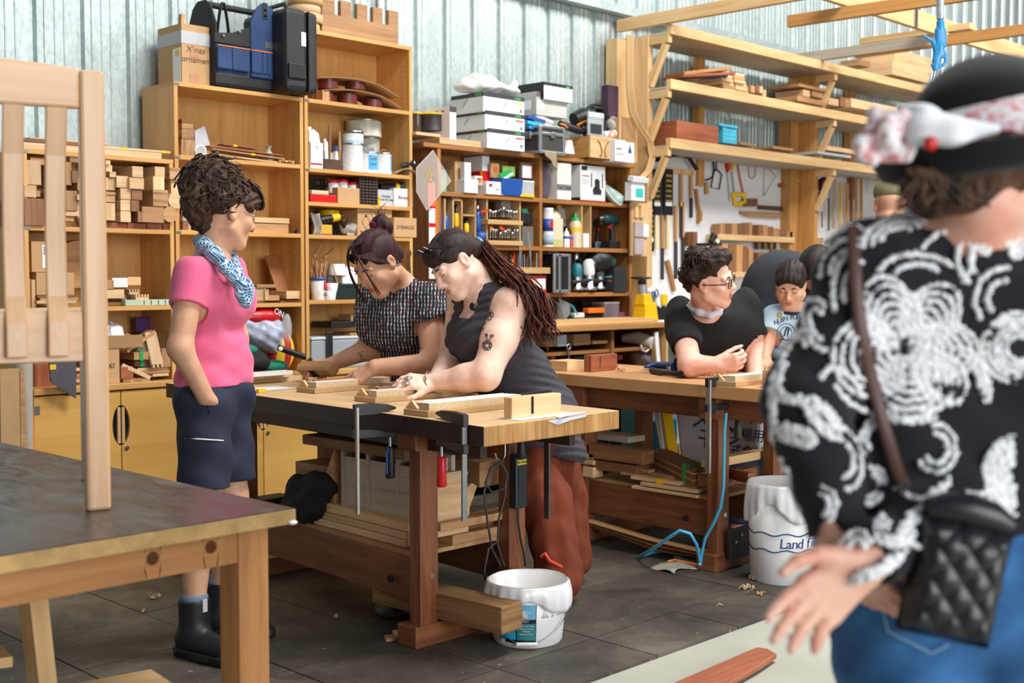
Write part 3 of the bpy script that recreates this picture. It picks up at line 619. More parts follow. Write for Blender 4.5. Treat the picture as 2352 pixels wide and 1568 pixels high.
def fingers(label,x0,x1,yt,yb,Y,d,n,m=oak):
 a,c,z0,z1=fit(x0,x1,yt,yb,Y);b=MB().box(a,c,Y,Y+d,z0,z1-.014);w=(c-a)/(2*n-1)
 for i in range(n):b.box(a+2*i*w,a+(2*i+1)*w,Y,Y+d,z1-.014,z1)
 return tag(b.build('joint_sample',m,None,.0008),label,'joint sample')
fingers('comb of finger joints on a pale sample board, upper one',297,320,664,676,5.69,.1,4);fingers('comb of finger joints on a pale sample board, lower one',312,342,676,688,5.675,.1,5)
q=bx('marking_strip','pale green strip with slanted marks along the low bookcase shelf edge','gauge',288,390,688,695,5.665,.05,M('pale_green','b9c1a8'),z=1.204);o,a,c,z0,z1,Y=q
for k in range(6):B(a+.1+.04*k,a+.104+.04*k,Y-.0012,Y,z0+.004,z1-.003).build('mark',ink,o)
b=MB();b.prism([(0,0),(.13,0),(.15,.1),(.05,.12)],(3.0,5.74,1.222),(1,0,0),(0,1,.12),(0,0,.0015));tag(b.build('paper_sheet',paper,None),'white paper sheet under the dark leather piece','paper')
b=MB().grid(lambda u,v:(3.09+u*.13,5.71+v*.1,1.225+.02*math.sin(u*3.1)+.012*v+(.012*u)),8,5);tag(b.build('leather_piece',M('dark_leather','2d211c',.5),None,solid=.003),'curled dark leather piece on the low bookcase','leather')
# ------------------------------------------------------------------ on the worktop of the left cabinet
q=carton('purple_notebook','purple notebook with a pale label leaning upright behind the dovetail samples','notebook',313,366,727,764,5.88,.02,purple,stick=((.6,.98,.45,.9,M('pale_lilac','cfc3dc')),(.98,1.3,.05,1,M('pale_lilac','cfc3dc'))),z=.9)
carton('document_tray','white plastic tray with a black rim behind the dovetail samples','tray',316,392,762,798,5.84,.03,white,z=.82,lidm=black,lidh=.08)
q=carton('open_carton','open brown carton with raised flaps and KI in pencil','carton',236,275,800,856,5.66,.24,z=.82,words='KI',wsize=.035,wz=.5);o,a,c,z0,z1,Y=q
b=MB();b.prism([(0,0),(.2,0),(.22,.08),(-.01,.08)],(a,Y-.03,z1+.065),(1,0,0),(0,.3,-.8),(0,.002,0));b.prism([(0,0),(.12,0),(.14,.08),(0,.09)],(c,Y,z1),(.6,0,.5),(0,1,0),(0,0,.002));b.prism([(0,0),(.2,0),(.2,.09),(0,.09)],(a,Y+.23,z1),(1,0,0),(0,.2,.9),(0,.002,0));b.build('flap',card,o)
b=MB().ball((a+.1,Y+.1,z1+.05),(.06,.05,.07),10,7);b.v=[(x+R.uniform(-.012,.012),y+R.uniform(-.012,.012),z+R.uniform(-.012,.012))for x,y,z in b.v];tag(b.build('crumpled_paper',paper,None,smooth=False),'ball of crumpled white paper in the open carton','paper')
def dovetail(label,a,b,w,h,m,n=3):
 a,b=Vector(a),Vector(b);d=(b-a).normalized();s=Vector((d.y,-d.x,0)).normalized()if abs(d.z)<.9 else Vector((1,0,0));up=s.cross(d);k=MB().beam(a,b,w,h)
 for i in range(n):k.obox(b+d*.008+s*((i-(n-1)/2)*w/n),(s,up,d),(w/n*.5,h,.016))
 return tag(k.build('dovetail_sample',m,None,.001),label,'joint sample')
p=oY(360,765,5.75);dovetail('pale board with dovetails leaning down to the cabinet top',oY(343,764,5.72),oY(360,838,5.66),.07,.02,oak);dovetail('tan board meeting the leaning dovetail board at its top',oY(282,806,5.70),oY(343,764,5.74),.07,.018,tan)
for i,(x0,x1,y0,y1,d,m,lb)in enumerate(((278,307,842,870,.1,redw,'reddish cube of wood beside the open carton'),(308,345,808,826,.14,tan,'tan block with a green strap among the joint samples'),(244,277,864,877,.12,oak,'pale flat block under the open carton edge'),(310,350,828,840,.14,brown,'brown jointed block under the green-strapped one'),(351,388,858,864,.12,oak,'small pale slip lying near the front of the cabinet top'),(372,405,800,842,.1,tan,'upright tan board with pencil marks beside the pink shirt'),(283,345,868,877,.05,oak,'thin finger jointed slip along the cabinet top edge'),(316,405,843,850,.1,oak,'long pale slip lying across the joint samples'),(320,390,851,858,.16,tan,'short tan board under the long pale slip'),(172,196,846,852,.1,oak,'pale slip between the chair slats'),(176,196,856,866,.1,tan,'tan block end between the chair slats'),(173,197,866,877,.14,oak,'pale block end lowest between the chair slats'))):
 o=bx('offcut',lb,'wood block',x0,x1,y0,y1,5.66+(i%4)*.012,d,m)
 if 'green' in lb:B(o[1]+.03,o[1]+.05,o[5]-.003,o[5]+d,o[3]-.002,o[4]+.004).build('strap',green,o[0])
plank('pale stick slanting over the reddish cube',oY(280,838,5.67),oY(345,868,5.65),.012,.02,oak)
a=oY(118,834,5.5);b=MB();pl=[oY(*p_,5.56)for p_ in((113,828),(175,828),(175,915),(118,878))];b.add([tuple(p)for p in pl]+[(p.x,p.y+.012,p.z)for p in pl],[(0,3,2,1),(4,5,6,7),(0,1,5,4),(1,2,6,5),(2,3,7,6),(3,0,4,7)])
o=tag(b.build('slate_board',M('slate_grey','4a4850',.6),None),'slate grey panel with a yellow emblem leaning off the cabinet top','panel');p=oY(120,842,5.559);B(p.x-.012,p.x+.018,5.5575,5.559,p.z-.014,p.z+.01).build('printed_label',yellow,o)
bx('brown_case','dark brown wooden case behind the slate grey panel','case',80,125,834,886,5.72,.2,redw,z=.82)
# sheet goods between the wall and the cabinet end
t_=[('plywood_sheet','grey brown plywood sheet leaning at the cabinet end',[(0,848),(44,846),(46,1040),(0,1040)],5.35,mdf,'sheet'),('plywood_sheet','reddish sheet leaning behind the plywood sheet',[(46,855),(55,846),(70,1040),(46,1040)],5.45,tan,'sheet')]
for nm,lb,px,Y,m,cat in t_:
 pl=[oY(*p_,Y)for p_ in px];pl[2].z=pl[3].z=.0;b=MB().add([tuple(p)for p in pl]+[(p.x,p.y+.018,p.z)for p in pl],[(0,3,2,1),(4,5,6,7),(0,1,5,4),(1,2,6,5),(2,3,7,6),(3,0,4,7)]);tag(b.build(nm,m,None,.001),lb,cat)
tag(MB().tube([oY(52,836,5.6),oY(68,1090,5.5)-Vector((0,0,.2))],.045,16,r2=.012).build('grey_tube',M('grey_felt','a39c90',.8),None),'tapering grey roll standing beside the cabinet end','roll')
tag(MB().tube([oY(69,836,5.6),oY(72,930,5.6),oY(78,1060,5.58)],.008,8).build('extension_cable',orange,None),'orange cord hanging at the end of the left cabinet','cord')
# ------------------------------------------------------------------ top of the middle bookcase
q=carton('carton','large brown carton banded with grey tape, pencilled with ornament, on the middle bookcase','carton',418,482,58,183,5.70,.24,z=2.353,words="X'mas\n'ornament",wsize=.045,wz=.5,wm=M('pencil','6b5138',.8));o,a,c,z0,z1,Y=q
h=z1-z0;B(a-.002,c+.002,Y-.002,Y+.242,z1-h*.33,z1-h*.12).build('tape',lgrey,o);B(a+.05,a+.1,Y-.002,Y,z0+h*.46,z0+h*.62).build('tape',tape,o);B(a+.045,a+.1,Y-.002,Y,z0,z0+h*.18).build('tape',tape,o)
side_label(o,a,Y,.24,z0,z1,.04,.36,.03,.6,paper);side_label(o,a-.0008,Y,.24,z0,z1,.08,.26,.47,.57,yellow,'yellow_sticker');side_label(o,a,Y,.24,z0,z1,.5,.58,.0,.16,tape,'tape')
tag(MB().beam((a+.03,Y+.05,z1),(a+.035,Y+.05,z1+.055),.03,.02).build('stick',tan,None),'short stick poking up on the large taped carton','stick')
# blue tool bag
t=thing('tool_bag','open navy tool bag with a black tubular handle on the middle bookcase','bag',(3.73,5.80,2.353));bl=M('navy_canvas','1d3a63',.75,var=.3,bump=.2);bk=M('black_canvas','191a1d',.7,bump=.2)
x0,x1,y0,y1=3.515,3.925,5.645,5.92;z=2.353
MB().box(x0+.005,x1-.005,y0,y1,z,z+.085).build('base',rubber,t,.02)
w=(x0+x1)/2
for yy,nm in((y0+.002,'front_panel'),(y1-.016,'back_panel')):
 MB().prism([(x0+.01,.07),(x1-.01,.07),(x1-.01,.24),(x0+.01,.24)],(0,yy,z),(1,0,0),(0,0,1),(0,.014,0)).build(nm,bl,t,.006)
for xx,nm in((x0+.008,'end_panel'),(x1-.02,'end_panel')):
 MB().prism([(y0,.07),(y1,.07),(y1,.33),(y1-.05,.43),(y1-.1,.465),(y0+.1,.465),(y0+.05,.43),(y0,.33)],(xx,0,z),(0,1,0),(0,0,1),(.014,0,0)).build(nm,bl if xx>3.6 else bk,t,.006)
MB().prism([(x1-.19,.07),(x1-.004,.07),(x1-.004,.36),(x1-.045,.45),(x1-.08,.47),(x1-.12,.47),(x1-.16,.43),(x1-.19,.36)],(0,y0-.012,z),(1,0,0),(0,0,1),(0,.02,0)).build('end_flap',bl,t,.008)
MB().prism([(x0,.225),(x1-.19,.225),(x1-.19,.335),(x0+.11,.29),(x0,.275)],(0,y0-.006,z),(1,0,0),(0,0,1),(0,.012,0)).build('rim_binding',bk,t,.004)
MB().tube([(x0+.02,w and(y0+y1)/2,z+.45),(x1-.02,(y0+y1)/2,z+.45)],.017,12).build('handle',bk,t)
MB().tube([(x0+.03+.01*i,y0+.03,z+.2+.25*math.sin(i/9*3.14))for i in range(10)],.014,6,flat=.3).build('shoulder_strap',bk,t)
for i,(xa,xb)in enumerate(((x0+.01,x0+.1),(x0+.1,x0+.21),(x1-.19,x1-.12),(x1-.12,x1-.09),(x1-.09,x1-.06))):
 b=MB().prism([(0,.09),(xb-xa,.09),(xb-xa,.215),(0,.205)],(xa,y0-.02,z),(1,0,0),(0,0,1),(0,.02,0)).build('pocket',bl,t,.008);B(xa,xb,y0-.023,y0-.019,z+.209,z+.214).build('piping',orange,b)
B(x1-.1,x1-.02,y0-.0135,y0-.0115,z+.235,z+.268).build('metal_badge',steel,t)
for xx,zz in((x0+.05,.265),(x0+.15,.3),(x1-.1,.405),(x1-.1,.435)):MB().cyl((xx,y0-.016,z+zz),(xx,y0-.01,z+zz),.007,n=10).build('rivet',steel,t)
B(x1-.115,x1-.085,y0-.016,y0-.01,z+.39,z+.475).build('leather_tab',bk,t)
# black case
t=thing('hard_case','black plastic hard case standing upright beside the navy tool bag','case',(3.98,5.8,2.353));bc=M('dusty_black','1d1d1f',.6,var=.35)
MB().box(3.87,4.015,5.50,5.93,2.353,2.80).build('shell',bc,t,.03);MB().box(4.018,4.085,5.505,5.925,2.353,2.795).build('lid_shell',bc,t,.025);B(4.012,4.021,5.495,5.935,2.36,2.79).build('seam_rib',black,t)
B(3.965,3.995,5.496,5.502,2.60,2.675).build('printed_label',white,t);B(3.88,3.99,5.488,5.506,2.42,2.50).build('latch',black,t,.004)
MB().tube([(3.93,5.58,2.80),(3.93,5.6,2.835),(3.93,5.82,2.835),(3.93,5.84,2.80)],.012,8).build('handle',black,t)
# tall bookcase top
c=Vector((4.21,5.80,2.741));zz=2.741
for i,(r,h,m)in enumerate(((.088,.055,pine),(.1,.05,oak),(.092,.05,oak),(.1,.052,pine),(.094,.05,oak),(.1,.05,pine))):
 b=MB().lathe((c.x+R.uniform(-.006,.006),c.y,zz),[(r-.012,0),(r,0),(r,h),(r-.012,h),(r-.012,0)],n=32);tag(b.build('bentwood_ring',m,None),'bentwood hoop on the tallest bookcase, %s from the bottom of its stack'%('first','second','third','fourth','fifth','topmost, sixth')[i],'hoop');zz+=h
poly=[(0,0),(.57,0),(.57,.14)];x=.57
for i in range(5):poly+=[(x,.215),(x-.075,.215),(x-.075,.125),(x-.12,.125)]if i<4 else[(x,.215),(0,.215)];x-=.12
a,b_,z0,z1=fit(747,910,30,85,5.76)
tag(MB().prism([(p,q)for p,q in poly],(b_-.57,5.74,2.741),(1,0,0),(0,0,1),(0,.03,0)).build('notched_board',tan,None,.001),'board cut with square notches like battlements on the tallest bookcase','board')
# ------------------------------------------------------------------ middle bookcase shelves
for i,(x0,x1,y0,y1,m,lb)in enumerate(((417,449,321,352,zeb,'striped block lowest at the end of the upper middle shelf'),(418,446,297,320,zeb,'striped block stacked second on the upper middle shelf'),(418,444,284,296,tan,'thin striped block third in the stack on the upper middle shelf'),(418,424,273,284,brown,'small brown peg on top of the striped blocks'))):
 o=bx('wood_block',lb,'wood block',x0,x1,y0,y1,5.70,.2,m,z=1.978 if i==0 else None)
pl=[oY(*p_,5.86)for p_ in((447,300),(470,289),(483,335),(449,338))];tag(MB().add([tuple(p)for p in pl]+[(p.x,p.y+.002,p.z)for p in pl],[(0,3,2,1),(4,5,6,7),(0,1,5,4),(1,2,6,5),(2,3,7,6),(3,0,4,7)]).build('paper_card',M('grey_card','c4c5cc'),None),'grey white card leaning against the shelf back beside the striped blocks','card')
p=oY(460,346,5.69);b=MB();b.lathe((p.x,5.68,p.z),[(.027,0),(.03,0),(.03,.2),(.027,.2),(.027,0)],ax=(0.1,1,0),n=20);tag(b.build('paper_roll',paper,None),'rolled white paper end on the upper middle shelf','roll')
for i,(xa,ya,xb,yb_,w,m,tp)in enumerate(((455,352,640,374,.05,oak,()),(480,342,648,366,.06,tan,(.55,)),(475,336,645,358,.05,redw,()),(505,332,585,342,.06,redw,(.35,)),(470,356,610,370,.04,oak,()),(490,347,625,367,.04,tan,()))):
 a,c=oY(xa,ya,5.72+.01*i),oY(xb,yb_,5.72+.01*i);plank(('pale lowest','tan taped','reddish long','reddish short taped topmost','pale narrow','tan narrow')[i]+' strip of timber on the upper middle shelf',a,c,w,.008,m,tapes=tp)
t=thing('seed_bag','small clear bag tied with green cord on the upper middle shelf','bag',oY(617,362,5.78));p=oY(617,362,5.78)
MB().lathe((p.x,p.y,1.979),[(.03,0),(.04,.01),(.036,.045),(.012,.075),(.01,.085),(.02,.1)],n=14).build('bag_body',M('cloudy_bag','a9aa9e',.4),t);MB().tube([(p.x+.012*math.cos(i),p.y-.012*math.sin(i),2.058-.004*i)for i in range(8)]+[(p.x+.03,p.y-.03,2.03),(p.x+.035,p.y-.03,1.99)],.004,6).build('cord',green,t)
tag(MB().grid(lambda u,v:(oY(675,362,5.7).x+.045*math.sin(u*1.9),5.69+v*.04,1.979+.075*(1-math.cos(u*1.9))),10,2).build('bent_strip',brown,None,solid=.004),'thin brown bent strip curling up at the end of the upper middle shelf','strip')
b=MB().grid(lambda u,v:(oY(640,368,5.69).x+u*.1,5.68+v*.06,1.982+.018*abs(math.sin(u*7+v*5))),10,6);tag(b.build('crumpled_wrapper',card,None,solid=.002),'crumpled brown wrapper beside the bent strip','wrapper')
for i,(x0,x1,y0,y1,d,m,lb)in enumerate(((420,445,494,508,.15,greyw,'grey wedge of wood behind the dark curly hair'),(420,452,509,522,.2,brown,'dark flat offcut behind the dark curly hair'),(432,440,512,524,.1,oak,'small pale block end on the middle bookcase second shelf'),(585,665,500,512,.2,oak,'shallow wooden tray on the middle bookcase second shelf'),(582,663,514,529,.16,tan,'tan board under the shallow tray'))):
 bx('offcut',lb,'wood block',x0,x1,y0,y1,5.70,d,m,z=1.592 if y1>520 else None)
p=oY(683,528,5.69);tag(MB().lathe((p.x,5.69,1.593),[(.014,0),(.014,.012),(.008,.014),(.011,.02),(.011,.026),(0,.027)],n=14).build('rubber_cap',black,None),'little black stopper alone on the middle bookcase second shelf','stopper')
# fourth shelf: leaning boards and a jointed tray
for i,(pts,Y,m,lb)in enumerate((([(608,587),(644,587),(682,669),(636,669)],5.78,M('hardboard','9c6236',.55,var=.06),'brown hardboard rectangle leaning at an angle, front of two'),([(642,590),(664,592),(692,668),(678,669)],5.80,oak,'pale frame edge leaning behind the hardboard'))):
 pl=[oY(*p_,Y+(.1 if k<2 else 0))for k,p_ in enumerate(pts)];tag(MB().add([tuple(p)for p in pl]+[(p.x+.004,p.y+.012,p.z)for p in pl],[(0,3,2,1),(4,5,6,7),(0,1,5,4),(1,2,6,5),(2,3,7,6),(3,0,4,7)]).build('leaning_board',m,None,.001),lb,'board')
for i,(x0,x1,y0,y1,d,m,lb)in enumerate(((658,700,668,686,.26,oak,'long pale board end resting over the jointed tray'),(579,612,662,690,.12,oak,'side of a finger jointed tray beside the blue scarf'),(617,642,678,690,.1,tan,'small tan block between the tray and the board'),(590,634,653,661,.2,tan,'tan strip lying behind the jointed tray'),(576,610,690,696,.1,brown,'thin dark slip under the jointed tray'),(645,690,689,695,.1,brown,'thin brown slip under the long pale board'))):
 bx('offcut',lb,'wood block',x0,x1,y0,y1,5.675+.01*(i%3),d,m)
fingers('finger jointed end of the tray beside the blue scarf',609,617,664,690,5.672,.04,2)
# bottom compartment of the middle bookcase
t=thing('plastic_bag','clear plastic bag of bedding with a red printed band in the bottom compartment','bag',(3.75,5.8,.82));S=SDF();S.ell((3.76,5.80,1.09),(.21,.11,.10),k=.05).ell((3.86,5.72,1.04),(.13,.08,.09),k=.05).ell((3.9,5.70,.98),(.03,.03,.07),k=.06)
V,Fc=S.mesh(.012,lambda P,f:f+.008*np.sin(P[:,0]*60+P[:,2]*35)*np.sin(P[:,2]*70));vbuild('bag_body',V,Fc,M('blueish_bedding','aab0c4',.35,var=.35,scale=18),t)
S=SDF();S.ell((3.84,5.775,1.13),(.16,.115,.068),k=.05);V,Fc=S.mesh(.01);vbuild('red_band',V,Fc,red,t);text('ON',.05,(3.925,5.672,1.15),(.9,.2,-.35),(.3,0,.9),paper,t)
S=SDF();S.ell((3.98,5.68,1.06),(.03,.03,.09),k=.03);V,Fc=S.mesh(.01);vbuild('loose_corner',V,Fc,film,t)
t=thing('gear_bag','black and green soft gear bag slumped in the bottom compartment','bag',(3.7,5.7,.82));S=SDF();S.ell((3.66,5.70,.93),(.14,.1,.1),k=.04).ell((3.72,5.64,.885),(.12,.08,.06),k=.04);V,Fc=S.mesh(.01,lambda P,f:f+.006*np.sin(P[:,0]*45+P[:,1]*20));vbuild('bag_body',V,Fc,blackm,t)
S=SDF();S.ell((3.66,5.63,.955),(.09,.05,.035),k=.03).ell((3.85,5.62,.86),(.09,.04,.035),k=.03);V,Fc=S.mesh(.009);vbuild('green_panel',V,Fc,M('dark_green_cloth','0f7a62',.7),t)
MB().tube([oY(640,798,5.56),oY(700,820,5.54)],.018,12).build('roller_handle',black,t);MB().cyl(oY(644,800,5.545),oY(645,800,5.535),.012,n=14).build('white_cap',whitep,t)
t=thing('striped_cushion','yellow and red striped padded bag behind the black gear bag','bag',(3.95,5.8,.82));S=SDF();S.ell((3.965,5.72,.935),(.085,.06,.115),k=.03);V,Fc=S.mesh(.008);ys=V[Fc].mean(1);vbuild('cushion',V,Fc,[M('yellow_cloth','e6c21c',.7),M('red_cloth','b51f26',.7)],t,mi=((ys[:,0]*22).astype(int)%2).tolist())
# ------------------------------------------------------------------ tallest bookcase shelves
t=thing('eggbox_sheets','two layers of brown card with red-brown drums between them on the top shelf','packaging',(4.5,5.8,2.353))
def wav(z,x0,x1):return MB().grid(lambda u,v:(x0+u*(x1-x0),5.67+v*.24,z+.035*math.sin(u*3.0)*(1 if u<.6 else 1)+(.06*(1-u))*.5-.05*max(0,u-.75)*4*.5),24,4)
wav(2.385,4.25,4.82).build('card_sheet',cardd,t,solid=.004);wav(2.45,4.22,4.80).build('card_sheet',cardd,t,solid=.004)
dr=M('red_drum','5e231d',.4,var=.1)
for xx,zz,h in((4.3,2.354,.05),(4.47,2.354,.065),(4.66,2.354,.05),(4.33,2.432,.06),(4.53,2.45,.045)):MB().cyl((xx,5.75,zz),(xx,5.75,zz+h),.06,n=20).build('drum',dr,t)
bx('wood_block','small pale block at the end of the top shelf beside the drums','wood block',741,758,207,225,5.68,.1,tan,z=2.352)
Z=1.966
# white jug
def jug(label,x0,x1,yt,yb,Y,d,m,z,name='jug',cat='jug',bands=(),words=None,cap=None,handle=True,shoulder=.62):
 a,c,z0,z1=fit(x0,x1,yt,yb,Y);z0=z;h=z1-z0;w=c-a;t=thing(name,label,cat,((a+c)/2,Y+d/2,z0))
 b=MB();b.rbox(((a+c)/2,Y+d/2,z0+h*shoulder/2),(w,d,h*shoulder));b.rbox(((a+c)/2-w*.08,Y+d/2,z0+h*(shoulder+.93)/2),(w*.9,d*.9,h*(.93-shoulder)),taper=.45);b.build('bottle_body',m,t,.006)
 MB().cyl((a+w*.36,Y+d/2,z0+h*.9),(a+w*.36,Y+d/2,z0+h),w*.17,n=14).build('cap',cap or m,t)
 if handle:MB().tube([(a+w*.45,Y+d*.3,z0+h*.93),(a+w*.85,Y+d*.3,z0+h*.84),(a+w*.95,Y+d*.3,z0+h*.62),(a+w*.9,Y+d*.3,z0+h*.5)],w*.08,8).build('handle',m,t)
 for f0,f1,bm_ in bands:B(a+w*.02,c-w*.1,Y-.0016,Y+.001,z0+h*f0,z0+h*f1).build('printed_label',bm_,t)
 if words:text(words,h*.09,(a+w*.4,Y-.0025,z0+h*.5),UX,UZ,ink,t)
 return t
jug('white plastic jug marked 135 with a red stripe, end of the paint shelf',714,743,290,378,5.69,.12,whitep,Z,bands=((.16,.6,paper),(.09,.13,dred)),words='135')
jug('slim white bottle with a pointed top behind the brushes',747,764,318,372,5.80,.06,whitep,Z,name='bottle',cat='bottle',handle=False,shoulder=.6)
t=thing('brush_block','charred wood block holding two upright brushes on the paint shelf','holder',oY(766,378,5.7));a,c,z0,z1=fit(745,788,366,380,5.68);B(a,c,5.68,5.78,Z,z1).build('block',M('burnt_wood','4d3423',.7,var=.4,scale=20),t,.002)
for xx,y0,m in((757,287,brown),(780,302,tan)):p,q_=oY(xx,370,5.72),oY(xx,y0,5.72);MB().tube([p,(p+q_)/2,q_],[.006,.010,.006],8).build('brush_handle',m,t)
t=thing('sample_bottle','small clear bottle of amber liquid with a blue cap','bottle',oY(771,366,5.78));p=oY(771,366,5.80);r=.022;MB().lathe((p.x,5.8,Z),[(r,0),(r,.11),(r*.6,.12),(r*.6,.125)],n=16).build('bottle_body',M('cloudy_bottle','d6c3a2',.3),t);MB().cyl((p.x,5.8,Z+.125),(p.x,5.8,Z+.152),r*.8,n=16).build('cap',blue,t);MB().lathe((p.x,5.8,Z),[(r*1.02,.04),(r*1.02,.1)],n=16).build('printed_label',paper,t)
bandw=M('printed_white','d9dbda',.4,var=.12,scale=60)
tin('large white paint tin, lower of the front two',790,829,331,386,5.76,bandw,Z);tin('white paint tin with blue bands on top of the large front tin',791,830,302,330,5.76,bandw,None,((.78,.93,M('dark_teal_band','15384c')),(.05,.2,M('sky_band','58b6d8'))))
dirty=M('dirty_white_tin','bdbaa9',.5,var=.35,scale=14);q=tin('dirty white tin, lower of the two at the back',829,867,316,372,5.87,dirty,Z);tin('wide dirty white tin on top at the back',803,868,277,316,5.87,dirty,None)
for lb,x0,x1,y0,y1,al in(('small tin with red lettering on a blue print and a dripped lid',831,863,350,388,(-40,50)),('small tin turned so only its blue print edge shows',864,895,352,391,(20,80))):
 o,x,Yc,z0,h,r=tin(lb,x0,x1,y0,y1,5.745,bandw,Z);wrap(o,x,Yc,z0+h*.16,z0+h*.86,r*1.0,al[0],al[1],M('blue_print','4aa7d6'))
 b=MB()
 if al[0]<0:text('TUFF',.022,(x-.004,Yc-r*1.02,z0+h*.66),UX,UZ,dred,o);text('KOTE',.017,(x-.004,Yc-r*1.02,z0+h*.42),UX,UZ,navy,o)
 else:MB().tube([(x-.02,Yc,z0+h),(x-.01,Yc,z0+h+.018),(x+.02,Yc,z0+h+.02),(x+.028,Yc,z0+h)],.006,6).build('lid_ring',brown,o)
bx('cup','grey cup stacked on the red-lettered small tin','cup',836,860,338,350,5.73,.05,grey)
t=thing('flashlight','black torch with a silver lens lying over a cloth, end of the paint shelf','torch',oY(938,380,5.7));a,c=oY(922,381,5.69),oY(950,375,5.66);MB().tube([a,a+(c-a)*.7,a+(c-a)*.8,c],[.014,.014,.021,.021],12).build('torch_body',black,t);d=(c-a).normalized();MB().cyl(c,c+d*.004,.018,n=14).build('lens',steel,t)
b=MB().grid(lambda u,v:(oY(898,380,5.7).x+u*.16,5.66+v*.14-.02*u,Z+.003+.035*math.sin(u*2.6)*(1-.3*v)-.03*max(0,u-.7)),12,6);tag(b.build('work_glove',M('khaki_cloth','8e8065',.9),None,solid=.006),'khaki cloth glove drooping off the paint shelf','glove')
Z=1.776
def crate(label,x0,x1,yt,yb,Y,d,z,m=black,cat='crate',nx=7,nz=4):
 a,c,z0,z1=fit(x0,x1,yt,yb,Y);t=thing('crate',label,cat,((a+c)/2,Y+d/2,z));b=MB();h=z1-z
 for yy in(Y,Y+d-.004):
  for i in range(nx+1):x=a+(c-a)*i/nx;b.box(x-.003,x+.003,yy,yy+.004,z,z1)
  for j in range(nz+1):k=z+h*j/nz;b.box(a,c,yy,yy+.004,k-.003 if j else k,k+.003)
 for xx in(a,c-.004):
  for i in range(5):yy=Y+d*i/4;b.box(xx,xx+.004,yy-.003,yy+.003,z,z1)
  for j in range(nz+1):k=z+h*j/nz;b.box(xx,xx+.004,Y,Y+d,k-.003 if j else k,k+.003)
 stuff(b.build('lattice',m,t));B(a,c,Y,Y+d,z,z+.004).build('crate_floor',m,t);return t
crate('black plastic lattice crate half hidden behind the red magazine',714,752,410,452,5.80,.12,Z)
carton('magazine','red magazine lying flat at the shelf edge','magazine',714,773,447,453,5.67,.16,red,z=Z)
bx('gauge_plate','grey yellow plate lying on the red magazine','tool',716,755,437,446,5.69,.12,M('grey_yellow','b8b48f'))
q=carton('carton','shallow brown carton holding three red lidded jars','carton',776,826,431,455,5.68,.14,z=Z)
for i,(x0,x1,y0)in enumerate(((753,775,414),(775,796,413),(797,820,419))):
 a,c,z0,z1=fit(x0,x1,y0,440,5.76);r=(c-a)/2;x=(a+c)/2;o=tag(MB().lathe((x,5.755,z1-.075),[(r*.92,0),(r*.92,.055),(r*.8,.06)],n=18).build('jar',paper,None),'white jar with a red lid in the shallow carton, %s of three'%('at the near end','middle','at the far end')[i],'jar','red lidded jars');MB().lathe((x,5.755,z1-.016),[(r,0),(r,.014),(r*.95,.016),(0,.016)],n=18).build('lid',red,o)
t=thing('wicker_basket','dark woven basket between the carton and the lamp box','basket',oY(845,456,5.75));a,c,z0,z1=fit(827,866,407,457,5.69);b=MB();wk=M('dark_wicker','3a2821',.5,var=.3)
for j in range(10):
 k=Z+(z1-Z)*j/9.5
 for xa,xb,ya,yb_ in((a,c,5.69,5.69),(a,a,5.69,5.86),(c,c,5.69,5.86),(a,c,5.86,5.86)):
  b.tube([(xa+(xb-xa)*i/10,ya+(yb_-ya)*i/10,k+.004*math.sin(i*3.14+j*3.14))for i in range(11)],.006,5)
for i in range(6):b.tube([(a+(c-a)*i/5,5.69,Z),(a+(c-a)*i/5,5.69,z1)],.005,5)
b.build('weave',wk,t);B(a+.004,c-.004,5.694,5.856,Z,Z+.01).build('basket_floor',wk,t)
q=carton('lamp_box','grey box marked Changing Cords for Lamp with a yellow end','box',868,904,436,459,5.69,.1,lgrey,z=Z,words='Changing\nCords for Lamp',wsize=.018,stick=((0,.14,0,.6,yellow),));carton('blower_box','white box marked Blower beside the lamp box','box',905,948,433,461,5.68,.12,white,z=Z,words='Blower',wsize=.03,wm=M('pencil','6b5138'))
t=thing('flashlight','black and yellow torch lying on the lamp box','torch',oY(900,430,5.73));a,c=oY(872,428,5.74),oY(925,428,5.72);MB().tube([a,a+(c-a)*.65],.018,12).build('torch_body',black,t);MB().tube([a+(c-a)*.65,a+(c-a)*.82],.019,12).build('yellow_collar',yellow,t);MB().tube([a+(c-a)*.82,a+(c-a)*.86,c],[.02,.027,.027],14).build('torch_head',black,t);MB().cyl(c,c+Vector((.004,-.001,0)),.022,n=14).build('lens',steel,t)
Z=1.591
b=MB().grid(lambda u,v:(oY(715,520,5.7).x+u*.06+.01*math.sin(v*5),5.68+.05*math.sin(u*3),Z+.002+v*.12),8,8);tag(b.build('paper_bag',M('grey_paper','a8a099',.7),None,solid=.003),'crumpled grey paper bag at the end of the tape shelf','bag')
o,x,Yc,z0,h,r=tin('round yellow plastic tub behind the black cordless drill',737,775,483,497,5.86,yellow,Z+.09,lid=yellow,cat='tub',name='tub')
bx('box','black box the yellow tub stands on','box',735,778,498,535,5.82,.12,black,z=Z)
carton('screw_box','orange yellow box with a red base in front of the black box','box',738,763,516,533,5.69,.1,M('orange_card','d99a2b'),z=Z,stick=((0,1,0,.12,dred),))
